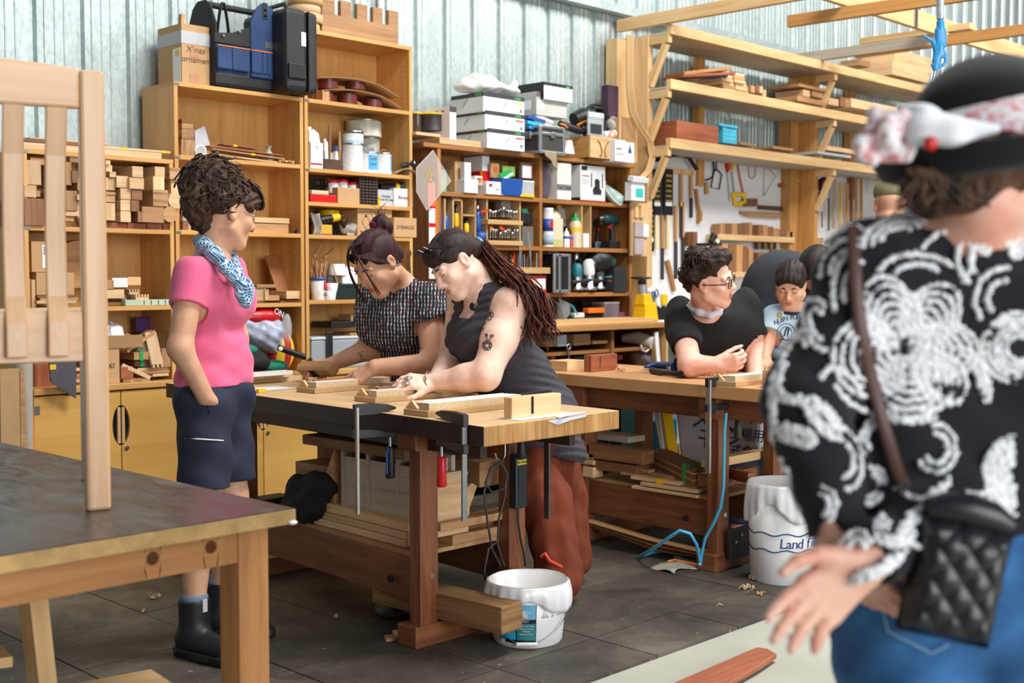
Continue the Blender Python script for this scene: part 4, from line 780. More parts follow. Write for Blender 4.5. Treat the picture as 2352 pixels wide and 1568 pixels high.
def drill(label,p,s,body,accent,head=(1,0,0),cat='drill'):
 """cordless drill: motor body, chuck, pistol grip, battery"""
 t=thing('cordless_drill',label,cat,p);p=Vector(p);f=Vector(head).normalized();u=Vector((0,0,1));Q=lambda a,b:p+f*(a*s)+u*(b*s)
 MB().tube([Q(-.06,.19),Q(-.055,.19),Q(.06,.19),Q(.075,.19)],[.018*s,.031*s,.031*s,.024*s],14).build('motor_body',body,t);MB().tube([Q(.075,.19),Q(.085,.19),Q(.11,.19),Q(.12,.19)],[.02*s,.022*s,.018*s,.01*s],14).build('chuck',dsteel,t)
 MB().tube([Q(-.015,.17),Q(-.025,.11),Q(-.03,.05)],[.02*s,.018*s,.021*s],12).build('grip',black,t);MB().beam(Q(-.075,.025),Q(.045,.025),.07*s,.05*s).build('battery',accent,t,.004*s);MB().beam(Q(.0,.15),Q(.008,.13),.014*s,.02*s).build('trigger',red,t);return t
t=thing('impact_driver','black and yellow driver lying on its side on the tape shelf','drill',oY(760,510,5.72));a,c=oY(735,506,5.71),oY(778,498,5.70);MB().tube([a,a+(c-a)*.2,a+(c-a)*.6],[.02,.024,.022],12).build('motor_body',black,t);MB().tube([a+(c-a)*.6,c],[.024,.022],12).build('yellow_collar',yellow,t);MB().tube([c,c+Vector((.03,-.01,.004))],[.016,.008],10).build('chuck',black,t);MB().tube([c,oY(790,520,5.7),oY(800,505,5.72)],.012,8).build('grip',black,t)
bx('drill_case','yellow power tool body behind the clear bag','drill',795,822,503,520,5.78,.08,yellow)
S=SDF();S.ell(tuple(oY(803,526,5.74)),(.065,.05,.034),k=.02);V,Fc=S.mesh(.008,lambda P,f:f+.008*np.sin(P[:,0]*80)*np.sin(P[:,2]*90));t=thing('parts_bag','clear bag of small white parts on the tape shelf','bag',oY(803,535,5.74));vbuild('bag_body',V,Fc,film,t)
for i in range(4):p=oY(794+i*5,530,5.74);B(p.x,p.x+.01,5.72,5.73,Z+.004,Z+.018).build('part',whitep,t)
t=thing('carton','six sided brown carton with a diamond mark and handwriting about super glue','carton',oY(845,535,5.72));a,c,z0,z1=fit(824,903,470,538,5.68);xm=oY(862,500,5.68).x
MB().prism([(a,Z),(c,Z),(c,z1-.03),(c-.045,z1),(a+.05,z1-.0),(a,z1-.03)],(0,5.69,0),(1,0,0),(0,0,1),(0,.2,0)).build('carton_body',card,t,.001)
for s_,lo in((1,0),(-1,0)):MB().tube([((a+xm)/2+dx,5.6885,(Z+z1)/2-.01+dz)for dx,dz in((-.03,0),(0,.045),(.03,0),(0,-.045),(-.03,0))],.0012,5).build('diamond_mark',ink,t)
MB().prism([(-.012,.03),(.012,.03),(0,.047)],((a+xm)/2,5.6885,(Z+z1)/2-.01),(1,0,0),(0,0,1),(0,.001,0)).build('diamond_tip',ink,t);text('Super Glue',.02,((a+xm)/2,5.688,(Z+z1)/2-.068),UX,UZ,ink,t)
text('Accelerator',.022,(xm+.015,5.688,(Z+z1)/2-.01),(0,0,-1),UX,ink,t);text('Super G',.022,(c-.012,5.688,(Z+z1)/2-.01),(0,0,-1),UX,ink,t);text('FIX\n\nX2',.02,((xm+c)/2,5.688,(Z+z1)/2+.02),UX,UZ,ink,t)
carton('carton','brown carton with SYRINGES written on it beside the six sided carton','carton',905,957,500,540,5.655,.2,z=Z,words='SYRINGES',wsize=.032,wm=M('pencil','6b5138'))
Z=1.219
t=thing('bucket','white tub with a blue rim full of stirring sticks','tub',oY(731,690,5.72));a,c,z0,z1=fit(716,746,637,690,5.73);x,r=(a+c)/2,(c-a)/2
MB().lathe((x,5.73,Z),[(r*.82,0),(r*.98,z1-Z-.01),(r*.9,z1-Z-.01),(r*.78,.01),(0,.01)],n=24).build('tub_body',M('printed_cream','cfcac0',.5,var=.15,scale=30),t);MB().lathe((x,5.73,z1-.016),[(r*.98,0),(r*1.04,0),(r*1.04,.016),(r*.97,.016)],n=24).build('rim',blue,t);wrap(t,x,5.73,z1-.07,z1-.02,r*.985,10,60,red)
for k in range(8):B(x+.01+.0032*k,x+.0115+.0032*k,5.73-r*.93,5.73-r*.92,Z+.02,Z+.045).build('barcode_bar',ink,t)
for i in range(24):
 p=Vector((x+R.uniform(-.03,.035),5.73+R.uniform(-.035,.035),z1-.09));q_=p+Vector((R.uniform(-.03,.05),R.uniform(-.03,.03),R.uniform(.13,.2)));tag(MB().beam(p,q_,.008,.004).build('stirring_stick',(oak,tan,redw)[i%3],None),('pale','tan','reddish')[i%3]+' stirring stick standing in the blue rimmed tub','stick','%s stirring sticks in the tub'%('pale','tan','reddish')[i%3])
for(a_,b_,lb)in(((720,590),(738,560),'thick stick leaning at the back corner above the tub'),((744,592),(768,570),'pale square stick leaning out over the tub rim')):plank(lb,oY(*a_,5.76),oY(*b_,5.78),.014,.014,tan,cat='stick',name='stick')
def cup(label,x0,x1,yt,yb,Yc,m,flip=False,z=None):
 a,c,z0,z1=fit(x0,x1,yt,yb,Yc);z0=z if z is not None else z0;r=(c-a)/2;h=z1-z0;pr=[(r*.8,0),(r,h),(r*.93,h),(r*.74,.004),(0,.004)]if not flip else[(r,0),(r*1.02,.006),(r*.8,h),(0,h)]
 return tag(MB().lathe(((a+c)/2,Yc,z0),pr,n=22).build('cup',m,None),label,'cup')
cup('white plastic cup standing upright, lower of the stacked cups',746,770,668,692,5.70,whitep,z=Z);cup('white plastic cup nested in the lower one',750,774,650,669,5.70,whitep);cup('upturned white bowl on a grey drum behind the sticks',757,792,606,632,5.80,whitep,True)
bx('drum','grey plastic drum under the upturned bowl','drum',754,778,632,660,5.82,.1,M('warm_grey','8f897c'));plank('thin brush handle leaning against the grey drum',oY(764,608,5.74),oY(775,652,5.72),.006,.006,tan,cat='stick',name='stick')
bx('jar','small jar of metal pins behind the white milk bottle','jar',775,786,628,650,5.78,.05,M('pins','a58a55',.4,.5,.5,80));jug('white milk bottle with a blue cap on the green black crate',787,822,610,652,5.76,.1,whitep,Z+.09,name='bottle',cat='bottle',cap=blue,shoulder=.5)
carton('storage_crate','dark green plastic storage tub behind the stooping woman in plaid','tub',772,880,653,692,5.70,.22,M('dark_green_plastic','142420',.45),z=Z,lidm=M('dark_green_plastic','142420'),lidh=.12)
b=MB();p=oY(940,574,5.655)
for s_ in(-1,1):b.tube([(p.x+s_*.012*math.sin(q_*.5),5.652,p.z-.012*q_*.6+.0)for q_ in range(7)]+[(p.x+s_*.004,5.652,p.z-.1),(p.x+s_*.008,5.652,p.z-.16)],.004,6)
tag(b.build('hanging_loop',M('worn_brown_leather','55402f',.7),None),'twisted leather loop hanging on the tallest bookcase edge','strap')
t=thing('plastic_tub','clear plastic tub with a black strap at the bottom of the tallest bookcase','tub',(4.4,5.8,.82));a,c,z0,z1=fit(716,850,760,850,5.69)
B(a,c,5.69,5.94,.82,.99).build('tub_body',M('cloudy_tub','98a0a6',.3,var=.1),t,.01);B(a-.004,c+.004,5.685,5.945,.99,1.005).build('rim',M('pale_rim','c7ccce',.3),t,.004);p=oY(757,800,5.68);B(p.x-.022,p.x+.022,5.675,5.69,.82,1.035).build('strap',black,t,.004);B(a+.3,a+.62,5.72,5.9,1.006,1.02).build('timber_inside',tan,t)
carton('folder','black folder lying across the clear plastic tub','folder',762,850,738,752,5.72,.2,black);bx('offcut','pale wedge of boards on the black folder','wood block',806,850,722,736,5.74,.12,oak)
ORD='first second third fourth fifth sixth seventh eighth ninth tenth eleventh twelfth'.split()
# ------------------------------------------------------------------ top of the dark shelving
ZT=2.178
bx('loose_board','thin board under the yellow lidded tin at the shelving end','board',956,1012,305,312,5.64,.3,oak);bx('loose_board','tan board edge lying along the top of the dark shelving','board',1010,1105,320,330,5.66,.2,oak,z=ZT)
q=tin('black tin with a yellow lid at the end of the dark shelving top',969,1016,262,303,5.82,M('charcoal_tin','2c2b2b',.5),None,lid=yellow,name='tin')
q=tin('glass jar with a yellow lid, partly behind the tall maple bookcase',950,966,258,305,5.84,M('dark_glass','4a3b32',.15),None,lid=yellow,name='jar',cat='jar')
q=carton('carton','tall white carton with hang holes beside the yellow lidded tin','carton',1033,1048,245,322,5.66,.26,white,z=None,stick=((0,1,.84,1,M('dark_grey_card','3b3a3a')),));
for k in range(3):side_label(q[0],q[1],5.66,.26,q[3],q[4],.2+.22*k,.28+.22*k,.86,.9,ink,'punched_hole')
for i,(x0,xm,y0,y1)in enumerate(((1119,1205,299,345),(1114,1205,259,302),(1110,1204,218,262))):
 q=carton('carton','flat white carton with a dark top band, %s one of the stack of three'%('bottom','middle','top')[i],'carton',x0,xm,y0,y1,5.63,.30,M('carton_white','d3d6d6',.6,var=.03),group='white cartons on the dark shelving',z=ZT if i==0 else None)
 o,a,c,z0,z1,Y=q;h=z1-z0;dk=M('dark_band','35333c',.6);B(a-.001,c+.001,Y-.0014,Y+.301,z1-h*.2,z1+.0008).build('lid_band',dk,o)
 fgreen=M('green_print','39a04a',.6);B(c-.09,c-.035,Y-.002,Y-.001,z1-h*.14,z1-h*.06).build('green_print',fgreen,o);side_label(o,a-.001,Y,.3,z0,z1,.06,.25,.84,.95,fgreen,'green_print')
 MB().prism([(0,0),(.035,.03),(.06,.062),(.025,.032)],(a+(c-a)*.46,Y-.0016,z0+h*.28),UX,UZ,(0,.0012,0)).build('tool_print',M('grey_print','8d8f8f',.6),o);MB().prism([(0,0),(.035,.03),(.06,.062),(.025,.032)],(a-.0016,Y+.2,z0+h*.28),UL,UZ,(.0012,0,0)).build('tool_print',M('grey_print','8d8f8f',.6),o)
 B(c-.085,c-.012,Y-.0016,Y,z0+h*.12,z0+h*.68).build('printed_label',paper,o);B(c-.085,c-.012,Y-.002,Y-.0012,z0+h*.6,z0+h*.68).build('label_stripe',(red,red,yellow)[i],o);B(c-.045,c-.02,Y-.002,Y-.0012,z0+h*.17,z0+h*.35).build('label_block',grey,o)
t=thing('plastic_bag','slack translucent white bag lying on the stack of white cartons','bag',oY(1125,218,5.75));c=oY(1128,203,5.77);S=SDF();S.ell(tuple(c+Vector((.0,0,-.005))),(.25,.12,.035),k=.03).ell(tuple(c+Vector((-.09,.02,.04))),(.11,.09,.045),k=.06).ell(tuple(c+Vector((.21,0,.03))),(.03,.03,.045),k=.04).ell(tuple(c+Vector((-.2,0,-.01))),(.1,.08,.03),k=.05)
V,Fc=S.mesh(.009,lambda P,f:f+.007*np.sin(P[:,0]*52+P[:,2]*60)*np.sin(P[:,1]*48+P[:,0]*20));vbuild('bag_body',V,Fc,M('milky_film','e3e2da',.25,var=.05,alpha=.8),t)
q=carton('carton','grey carton with a purple band under the black lidded one','carton',1232,1302,215,268,5.66,.26,M('grey_carton','b9b8b1',.6),stick=((.05,.24,.25,.65,paper),(0,1,.78,1,M('mauve_band','6b6166'))))
B(q[2]-.1,q[2]-.03,q[5]-.003,q[5]-.0015,q[4]-.035,q[4]-.02).build('green_print',M('green_print','39a04a',.6),q[0]);side_label(q[0],q[1],5.66,.26,q[3],q[4],.2,.7,.25,.65,paper)
q=carton('carton','white carton with a black lid topping the second stack','carton',1249,1315,193,232,5.63,.26,M('carton_white','d3d6d6'),lidm=M('black_card','1d1d20',.6),lidh=.18);side_label(q[0],q[1],5.63,.26,q[3],q[4],0,1,0,1,M('black_card','1d1d20',.6),'black_side');B(q[2]-.07,q[2]-.03,q[5]-.003,q[5]-.001,q[4]-.02,q[4]-.008).build('green_print',M('green_print','39a04a',.6),q[0])
for i,(xa,ya,xb,yb_,m)in enumerate(((1208,268,1248,280,blue),(1207,281,1240,288,cyan),(1210,292,1238,298,M('sky_plastic','1b86c4',.4)),(1225,265,1265,282,white),(1223,275,1262,290,lgrey))):
 plank(('blue','sky blue','bright blue flat','white','grey')[i]+' clamp bar tucked under the grey carton',oY(xa,ya,5.70),oY(xb,yb_,5.68),.05,.022,m,cat='clamp',name='clamp_bar')
t=thing('tool_case','aluminium edged dark tool case with a hinged lid on the dark shelving','case',(5.75,5.75,ZT));a,c,z0,z1=fit(1243,1296,292,348,5.60);al=M('aluminium','c2c5c8',.3,.9,.05)
B(a,c,5.61,5.86,ZT,z1).build('case_body',M('dark_panel','3a3835',.6,bump=.3),t,.003);b=MB()
for x in(a,c):
 for y in(5.61,5.86):b.box(x-.011,x+.011,y-.011,y+.011,ZT,z1)
for z in(ZT+.008,z1-.05,z1-.004):
 b.box(a,c,5.60,5.62,z-.008,z+.012);b.box(a-.01,a+.01,5.61,5.86,z-.008,z+.012)
b.build('edge_trim',al,t,.003);B((a+c)/2-.02,(a+c)/2+.02,5.592,5.6,z1-.075,z1-.035).build('latch',steel,t,.003);B(a-.02,a-.01,5.68,5.73,z1-.08,z1-.03).build('latch',steel,t,.003);MB().tube([(a+.03,5.7,z1),(a+.04,5.7,z1+.03),(c-.04,5.7,z1+.03),(c-.03,5.7,z1)],.01,8).build('handle',al,t)
b=MB().grid(lambda u,v:(oY(1250,345,5.6).x+u*.12,5.60-.01*v,ZT+.015-.06*v*(.5+u)-.03*(u>.6)*v),8,6);tag(b.build('cloth_rag',M('khaki_cloth','8e8065',.9),None,solid=.004),'khaki rag hanging over the edge of the dark shelving top','rag')
for i in range(6):bx('paper_roll','roll of white cloth in the small heap beside the tool case, %s up'%('first','second','third','fourth','fifth','sixth')[i],'cloth',1296+i*2,1320-i*1,347-i*5,353-i*5,5.63+.01*i,.14,paper,group='cloth rolls',bev=.004)
t=thing('cable_coil','black cable coiled in a round heap behind the hanging clear bag','cable',oY(1365,330,5.8));c=oY(1368,282,5.83)
for i in range(7):
 rr=.115+.006*(i%3);cc=c+Vector((R.uniform(-.02,.02),-.02+.012*i,R.uniform(-.01,.01)));MB().tube([cc+Vector((rr*math.cos(q_),.01*math.sin(3*q_),rr*math.sin(q_)))for q_ in[2*math.pi*k/22 for k in range(23)]],.0075,6,caps=False).build('cable_loop',black,t)
t=thing('grass_trimmer','black and orange power tool lying in front of the cable coil','tool',oY(1320,320,5.75));MB().tube([oY(1284,282,5.72),oY(1300,290,5.70),oY(1330,300,5.68),oY(1362,302,5.68)],[.02,.028,.025,.02],10).build('shaft',black,t);MB().tube([oY(1318,275,5.76),oY(1335,268,5.75),oY(1350,275,5.74)],[.05,.065,.05],12).build('motor_body',black,t);MB().tube([oY(1325,288,5.69),oY(1340,280,5.69),oY(1356,276,5.70)],.008,8).build('orange_trim',orange,t);MB().tube([oY(1285,284,5.7),oY(1296,287,5.69),oY(1304,294,5.68)],.007,8).build('orange_trim',orange,t)
t=thing('hanging_bag','clear zip bag of black parts standing over the wooden box','bag',oY(1368,312,5.6));a,c,z0,z1=fit(1351,1387,258,312,5.62);MB().box(a,c,5.62,5.632,z0,z1).build('bag_body',M('clear_bag','c9cdd0',.15,var=.1,alpha=.55),t,.003);B(a,c,5.619,5.633,z1-.035,z1).build('bag_header',M('frosted','c3c6c8',.4),t);B(a+.02,c-.02,5.6195,5.6325,z0+.01,z0+.085).build('part',M('dark_part','33363b',.4),t,.004)
t=thing('wooden_box','orange wooden box with looped cord handles on the dark shelving','box',(6.3,5.7,ZT));a,c,z0,z1=fit(1356,1413,314,364,5.60);d=.3
B(a,c,5.60,5.614,ZT,z1).build('front_board',pine,t,.001);B(a,c,5.60+d,5.614+d,ZT,z1).build('back_board',beamw,t);B(a,a+.014,5.614,5.6+d,ZT,z1-.002).build('end_board',beamw,t);B(c-.014,c,5.614,5.6+d,ZT,z1-.002).build('end_board',beamw,t);B(a,c,5.6,5.6+d,ZT,ZT+.008).build('box_floor',beamw,t)
for s_,x in((1,a+(c-a)*.28),(-1,a+(c-a)*.72)):MB().tube([(x,5.597,z1-.03),(x+s_*.025,5.594,z1-.05),(x+s_*.045,5.594,z1-.1),(x+s_*.04,5.594,ZT+.02),(x+s_*.02,5.594,ZT+.03)],.0035,6).build('cord_handle',M('tan_cord','8a6334',.8),t)
tag(MB().cyl(oY(1385,310,5.7),oY(1411,306,5.7),.024,n=16).build('white_roll',paper,None),'white roll lying in the orange wooden box','roll')
tag(MB().tube([oY(1398,318,5.64),oY(1404,300,5.66),oY(1412,303,5.64),oY(1414,316,5.62)],.006,6).build('orange_hose',orange,None),'short orange hose looped over the white roll','hose')
q=carton('carton','white carton with a blue drop emblem at the end of the dark shelving','carton',1436,1457,327,371,5.55,.2,white,z=ZT-.01);p=oY(1447,345,5.549);MB().prism([(-.02,-.02),(.02,-.02),(.0,.04)],(p.x,5.548,p.z),UX,UZ,(0,.002,0)).build('blue_emblem',blue,q[0])
q=carton('carton','white card box with grey print in front of the drop emblem carton','carton',1413,1437,321,365,5.55,.2,white,z=ZT-.008,stick=((.1,.6,.55,.62,grey),(.1,.8,.3,.4,lgrey)))
q=carton('paper_sack','folded brown paper sack standing by the rack post','bag',1422,1464,272,324,5.72,.12,card,z=ZT+.02);p=q;B(p[1]+.03,p[2]-.03,p[5]-.008,p[5],p[3]+.05,p[4]+.004).build('folded_flap',cardd,p[0])
bx('plum_slab','dark purple furry slab leaning against the rack post','cushion',1397,1421,196,270,5.84,.07,plum,bev=.006)
S=SDF();S.ell(tuple(oY(1408,288,5.8)),(.055,.05,.06));V,Fc=S.mesh(.008,lambda P,f:f+.006*np.sin(P[:,0]*90+P[:,2]*70));t=thing('crumpled_film','crumpled grey film ball below the purple slab','film',oY(1408,305,5.8));vbuild('film_body',V,Fc,M('grey_film','b3aea8',.4),t)
# ------------------------------------------------------------------ dark shelving, first row
Z=1.886
t=thing('acrylic_sheet','clear acrylic sheet hung by a corner at the end of the dark shelving','sheet',oY(995,480,5.6));pl=[oY(*p_,5.6)for p_ in((995,345),(1036,415),(980,483),(957,440),(957,385))];n=5
MB().add([tuple(p)for p in pl]+[(p.x,p.y+.004,p.z)for p in pl],[(4,3,2,1,0),(5,6,7,8,9)]+[(i,(i+1)%n,n+(i+1)%n,n+i)for i in range(n)]).build('sheet',M('acrylic','e9ddd6',.08,var=.02,alpha=.22),t)
MB().tube([p+Vector((0,.002,0))for p in pl]+[pl[0]],.0022,5).build('bright_edge',M('acrylic_edge','d8cfc8',.2),t)
for(xa,ya)in((983,393),(988,408)):p=oY(xa,ya,5.597);MB().prism([(-.02,-.03),(-.004,-.022),(.024,.03),(.008,.024)],p,UX,UZ,(0,.002,0)).build('yellow_tape',M('old_yellow_tape','b69a34',.5),t)
t=thing('orange_tag_tool','orange and white carded saw hanging below the acrylic sheet','tool',oY(992,620,5.62));a,c,z0,z1=fit(985,1002,460,640,5.64);B(a,c,5.635,5.642,z0,z1).build('card_body',paper,t,.002);B(c-.012,c,5.628,5.64,z0,z1+.01).build('orange_edge',orange,t)
for f in(.9,.66):B(a,c-.012,5.633,5.636,z0+(z1-z0)*f,z0+(z1-z0)*(f+.05)).build('red_print',red,t)
p=oY(994,440,5.60);B(p.x-.03,p.x+.028,5.607,5.612,p.z-.09,p.z+.055).build('orange_tag',M('salmon','ee6a45',.5),t,.004);MB().tube([(p.x,5.6,p.z+.05),(p.x-.01,5.6,p.z+.075),(p.x+.008,5.6,p.z+.09),(p.x+.012,5.6,p.z+.07),(p.x,5.6,p.z+.05)],.002,5).build('hook',steel,t)
q=carton('carton','plain brown carton with printed lines behind the white L shaped box','carton',1045,1066,371,430,5.74,.2,z=Z)
carton('plastic_folder','green tinted clear folder beside the plain brown carton','folder',1010,1026,390,428,5.80,.1,M('green_tint','86ad98',.3),z=Z)
q=carton('carton','carton half white half red, tallest on the top row','carton',1108,1124,358,416,5.76,.18,white,z=Z,stick=((0,1,0,.62,red),));side_label(q[0],q[1],5.76,.18,q[3],q[4],0,1,0,.62,red,'red_side');side_label(q[0],q[1]-.0006,5.76,.18,q[3],q[4],0,.1,0,.62,yellow,'yellow_line')
q=bx('white_box','white box upright like the stem of an L','box',1067,1082,373,412,5.67,.04,white);bx('white_box','flat white box lying under the upright white box','box',1067,1098,412,428,5.66,.16,white,z=Z);q=carton('white_box','small white box with an orange window beside the upright white box','box',1092,1108,404,424,5.68,.06,white,stick=((.2,.9,.15,.6,orange),(.2,.9,.6,.75,ink)))
q=carton('white_box','white box with a red oval emblem in front of the blue bin','box',1117,1157,417,439,5.66,.1,M('soiled_white','ddd6cc',.6),z=Z);p=oY(1127,425,5.659);MB().lathe((p.x,5.659,p.z),[(0,0),(.014,0),(.014,.002)],ax=(0,-1,0),n=16,sy=.7).build('red_emblem',dred,q[0]);B(q[1]+.09,q[1]+.11,q[5]-.0016,q[5],q[3]+.03,q[3]+.036).build('print',ink,q[0])
t=thing('parts_bin','blue plastic parts bin with a sloping front on the top row','bin',(5.8,5.75,Z));a,c,z0,z1=fit(1158,1196,409,442,5.66);MB().prism([(5.66,Z),(5.86,Z),(5.87,z1),(5.645,z1-.005)],(a-.03,0,0),(0,1,0),(0,0,1),(c-a+.04,0,0)).build('bin_body',blue,t,.004)
for lb,x0,x1,y0,y1,Y,m,st in(('blister pack with orange print above the blue bin',1128,1147,375,408,5.72,M('orange_blister','a7815c',.3,var=.3,scale=30),((.2,.8,.4,.8,M('rust_print','a8562c',.5)),)),('blister pack with lime green card above the blue bin',1155,1183,381,404,5.74,M('lime_card','8fb257',.4),()),('white card blister pack with a pink edge',1196,1223,374,410,5.70,M('dark_blister','5a4a3e',.3),((.15,.85,.05,.8,paper),(.85,.95,.05,.8,M('pink_print','c96a8a'))))):carton('blister_pack',lb,'packet',x0,x1,y0,y1,Y,.02,m,stick=st)
p=oY(1162,402,5.68);o=tag(MB().rbox((p.x,5.68,p.z),(.12,.01,.05),ry=-.3).build('tool_card',green,None),'green and white tool card lying across the blue bin','packet');MB().rbox((p.x+.012,5.674,p.z-.008),(.1,.004,.014),ry=-.45).build('white_stripe',paper,o)
carton('parts_tub','grey clear tub with a yellow base and white lid on the top row','tub',1195,1227,415,443,5.66,.14,M('grey_clear','a9abab',.3),z=Z,stick=((0,1,0,.16,yellow),),lidm=white,lidh=.08)
S=SDF();a,c,z0,z1=fit(1250,1278,368,446,5.67);S.ell(((a+c)/2,5.76,(Z+z1)/2),((c-a)/2,.08,(z1-Z)/2),k=.02).cap(((a+c)/2,5.76,Z+.04),((a+c)/2,5.76,z1-.04),(c-a)/2-.004);V,Fc=S.mesh(.009);t=thing('purple_pouch','dull purple padded pouch standing first in the second bay','pouch',((a+c)/2,5.76,Z));vbuild('pouch_body',V,Fc,M('dull_purple','5e535f',.8),t)
q=carton('paper_bag','white paper bag with a grey handwritten band','bag',1280,1312,375,450,5.67,.12,M('soiled_white','ddd6cc'),z=Z,stick=((0,1,.25,.42,grey),),words=None);text('Coir Tubes',.03,((q[1]+q[2])/2,q[5]-.003,q[3]+(q[4]-q[3])*.33),UX,UZ,ink,q[0])
q=carton('router_box','white and red box printed with a black plunge router','box',1333,1390,381,453,5.67,.2,M('carton_white','d3d6d6'),z=Z,stick=((0,1,0,.03,red),(.04,.26,.86,.98,ink),(.07,.35,.69,.72,red),(.05,.35,.60,.62,lgrey),(.05,.35,.54,.56,lgrey),(.05,.3,.48,.5,lgrey)));o,a,c,z0,z1,Y=q;x,z=a+(c-a)*.66,z0+(z1-z0)*.2
MB().prism([(-.04,0),(.045,0),(.05,.03),(.03,.045),(.028,.08),(.03,.1),(.0,.115),(-.025,.1),(-.022,.06),(-.045,.035)],(x,Y-.0016,z),UX,UZ,(0,.0012,0)).build('router_print',ink,o)
for s_ in(-1,1):B(x+s_*.06-.005,x+s_*.06+.005,Y-.0016,Y-.0004,z+.05,z+.15).build('router_print',ink,o)
MB().prism([(0,0),(.05,0),(.05,.13),(.03,.15),(.02,.08),(0,.07)],(a-.0016,Y+.16,z0+.06),UL,UZ,(.0012,0,0)).build('router_print',ink,o);side_label(o,a,Y,.2,z0,z1,0,1,0,.1,ink,'black_band')
t=thing('hand_sander','white and pale teal detail iron with its cord at the end of the top row','iron',oY(1412,455,5.7));p=oY(1415,448,5.68);S=SDF();S.cap((p.x-.02,5.8,Z+.13),(p.x+.02,5.69,Z+.03),.03,.05,k=.02);V,Fc=S.mesh(.007);vbuild('body',V,Fc,M('pale_teal','a8c2bd',.4),t);MB().rbox((p.x+.03,5.665,Z+.04),(.085,.04,.035),0,.5).build('nose',whitep,t,.012);MB().lathe((p.x-.03,5.8,Z+.14),[(.035,0),(.04,.02),(.01,.06)],n=14).build('tail',whitep,t);MB().tube([(p.x-.05,5.75,Z+.14),(p.x-.075,5.7,Z+.08),(p.x-.05,5.66,Z+.02),(p.x,5.65,Z-.015),(p.x+.04,5.66,Z-.005)],.006,8).build('power_cord',offw,t)
# second row
Z=1.559
crd=WOOD('rack_board','c09a67','a57f4d',.55,2,26,.05,.05,'cbaa7a')
t=thing('screwdriver_rack','homemade board rack of pigeonholes holding yellow handled tools','rack',oY(1060,560,5.75));a,c,z0,z1=fit(1022,1120,452,563,5.69)
for px in(1022,1041,1061,1092,1119):x=oY(px,500,5.69).x;B(x-.006,x+.006,5.69,5.95,Z,oY(px,460 if px in(1041,1061)else 455,5.69).z).build('divider',crd,t)
x0,x1=oY(1041,500,5.69).x,oY(1061,500,5.69).x;B(x0,x1,5.69,5.95,oY(1050,461,5.69).z,oY(1050,458,5.69).z+.004).build('cross_board',crd,t);x2=oY(1092,500,5.69).x;z=oY(1078,494,5.69).z;B(x1,x2,5.69,5.95,z-.006,z+.004).build('cross_board',crd,t)
for lb,px,y0,y1,m in(('yellow and black screwdriver in the tall pigeonhole',1048,470,522,yellow),('yellow and black driver in the lower pigeonhole',1071,500,535,yellow)):
 p,q_=oY(px,y1,5.72),oY(px,y0,5.74);t=thing('screwdriver',lb,'screwdriver',p);MB().tube([p,p.lerp(q_,.1),p.lerp(q_,.6),p.lerp(q_,.62)],[.008,.018,.016,.012],12).build('handle',m,t);MB().tube([p.lerp(q_,.62),p.lerp(q_,.95),q_],[.017,.015,.008],10).build('shank',black,t)
for lb,px,y0,y1,m,w in(('blue caulking gun body at the end of the rack',1016,490,540,blue,.05),('dark drill head above the blue caulking gun',1016,450,488,black,.03),('blue handled tool hanging in the last pigeonhole',1097,485,530,blue,.03),('round blue plastic knob under the hanging blue tool',1103,530,552,blue,.055)):p,q_=oY(px,y1,5.74),oY(px,y0,5.74);tag(MB().tube([p,p.lerp(q_,.15),p.lerp(q_,.85),q_],[w*.6,w,w*.8,w*.4],12).build('hand_tool',m,None),lb,'tool')
tag(MB().tube([oY(1096,480,5.72),oY(1099,455,5.74)],[.012,.004],8).build('putty_knife',steel,None),'silver blade standing behind the blue handled tool','knife');tag(MB().tube([oY(1104,487,5.7),oY(1112,487,5.69),oY(1122,481,5.69)],[.009,.011,.004],8).build('red_pliers',red,None),'red handled pliers sticking out of the rack','pliers')
bx('clear_case','clear case with an orange label on top of the pigeonholes','case',1038,1055,446,458,5.72,.08,M('clear_smoke','8c8781',.2),bev=.003)
t=thing('bit_rack','two tier board stand of silver router bits','rack',oY(1160,562,5.75));a,c,z0,z1=fit(1120,1196,458,562,5.70);B(c-.012,c,5.70,5.95,Z,z1).build('side_board',crd,t)
for y,yy in((553,5.65),(506,5.65)):
 z=oY(1160,y,5.68).z;B(oY(1121,y,5.65).x,oY(1201,y,5.65).x,yy,yy+.25,z-.03,z).build('tier_board',crd,t,.002)
for k,(y,n)in enumerate(((546,12),(498,11))):
 for i in range(n):
  p=oY(1126+i*(66/n)+R.uniform(-1,1),y,5.69);h=R.uniform(.03,.07);o=MB().lathe(p,[(.006,0),(.006,h*.6),(.012+.004*R.random(),h*.65),(.012,h),(.004,h+.006)],n=9);q=o.build('router_bit',steel if R.random()<.75 else dsteel,None);tag(q,'silver router bit on the %s tier, %s from the near end'%(('lower','upper')[k],ORD[i]),'router bit','router bits on the %s tier'%('lower','upper')[k])
for px,y,lb in((1127,528,'red capped bit at the near end of the lower tier'),(1150,527,'orange capped bit midway along the lower tier'),(1155,530,'second orange capped bit beside the first')):p=oY(px,y,5.685);tag(MB().lathe(p,[(.012,0),(.015,.02),(.008,.026)],n=10).build('capped_bit',(red,orange,orange)[px%3],None),lb,'router bit')
bx('clear_case','clear hinged case standing on the upper tier of the bit stand','case',1152,1173,461,498,5.76,.06,M('clear_smoke','8c8781',.2))
bx('tool_case','black boxy charger with a green top beside the bit stand','charger',1200,1224,487,515,5.72,.15,black,bev=.008);bx('green_lid','green plastic lid on the black charger','lid',1200,1212,479,487,5.74,.1,M('sea_green','3fae84',.4));bx('clear_case','smoky clear case under the black charger','case',1200,1225,520,556,5.70,.16,M('clear_smoke2','6c665e',.2),z=Z)
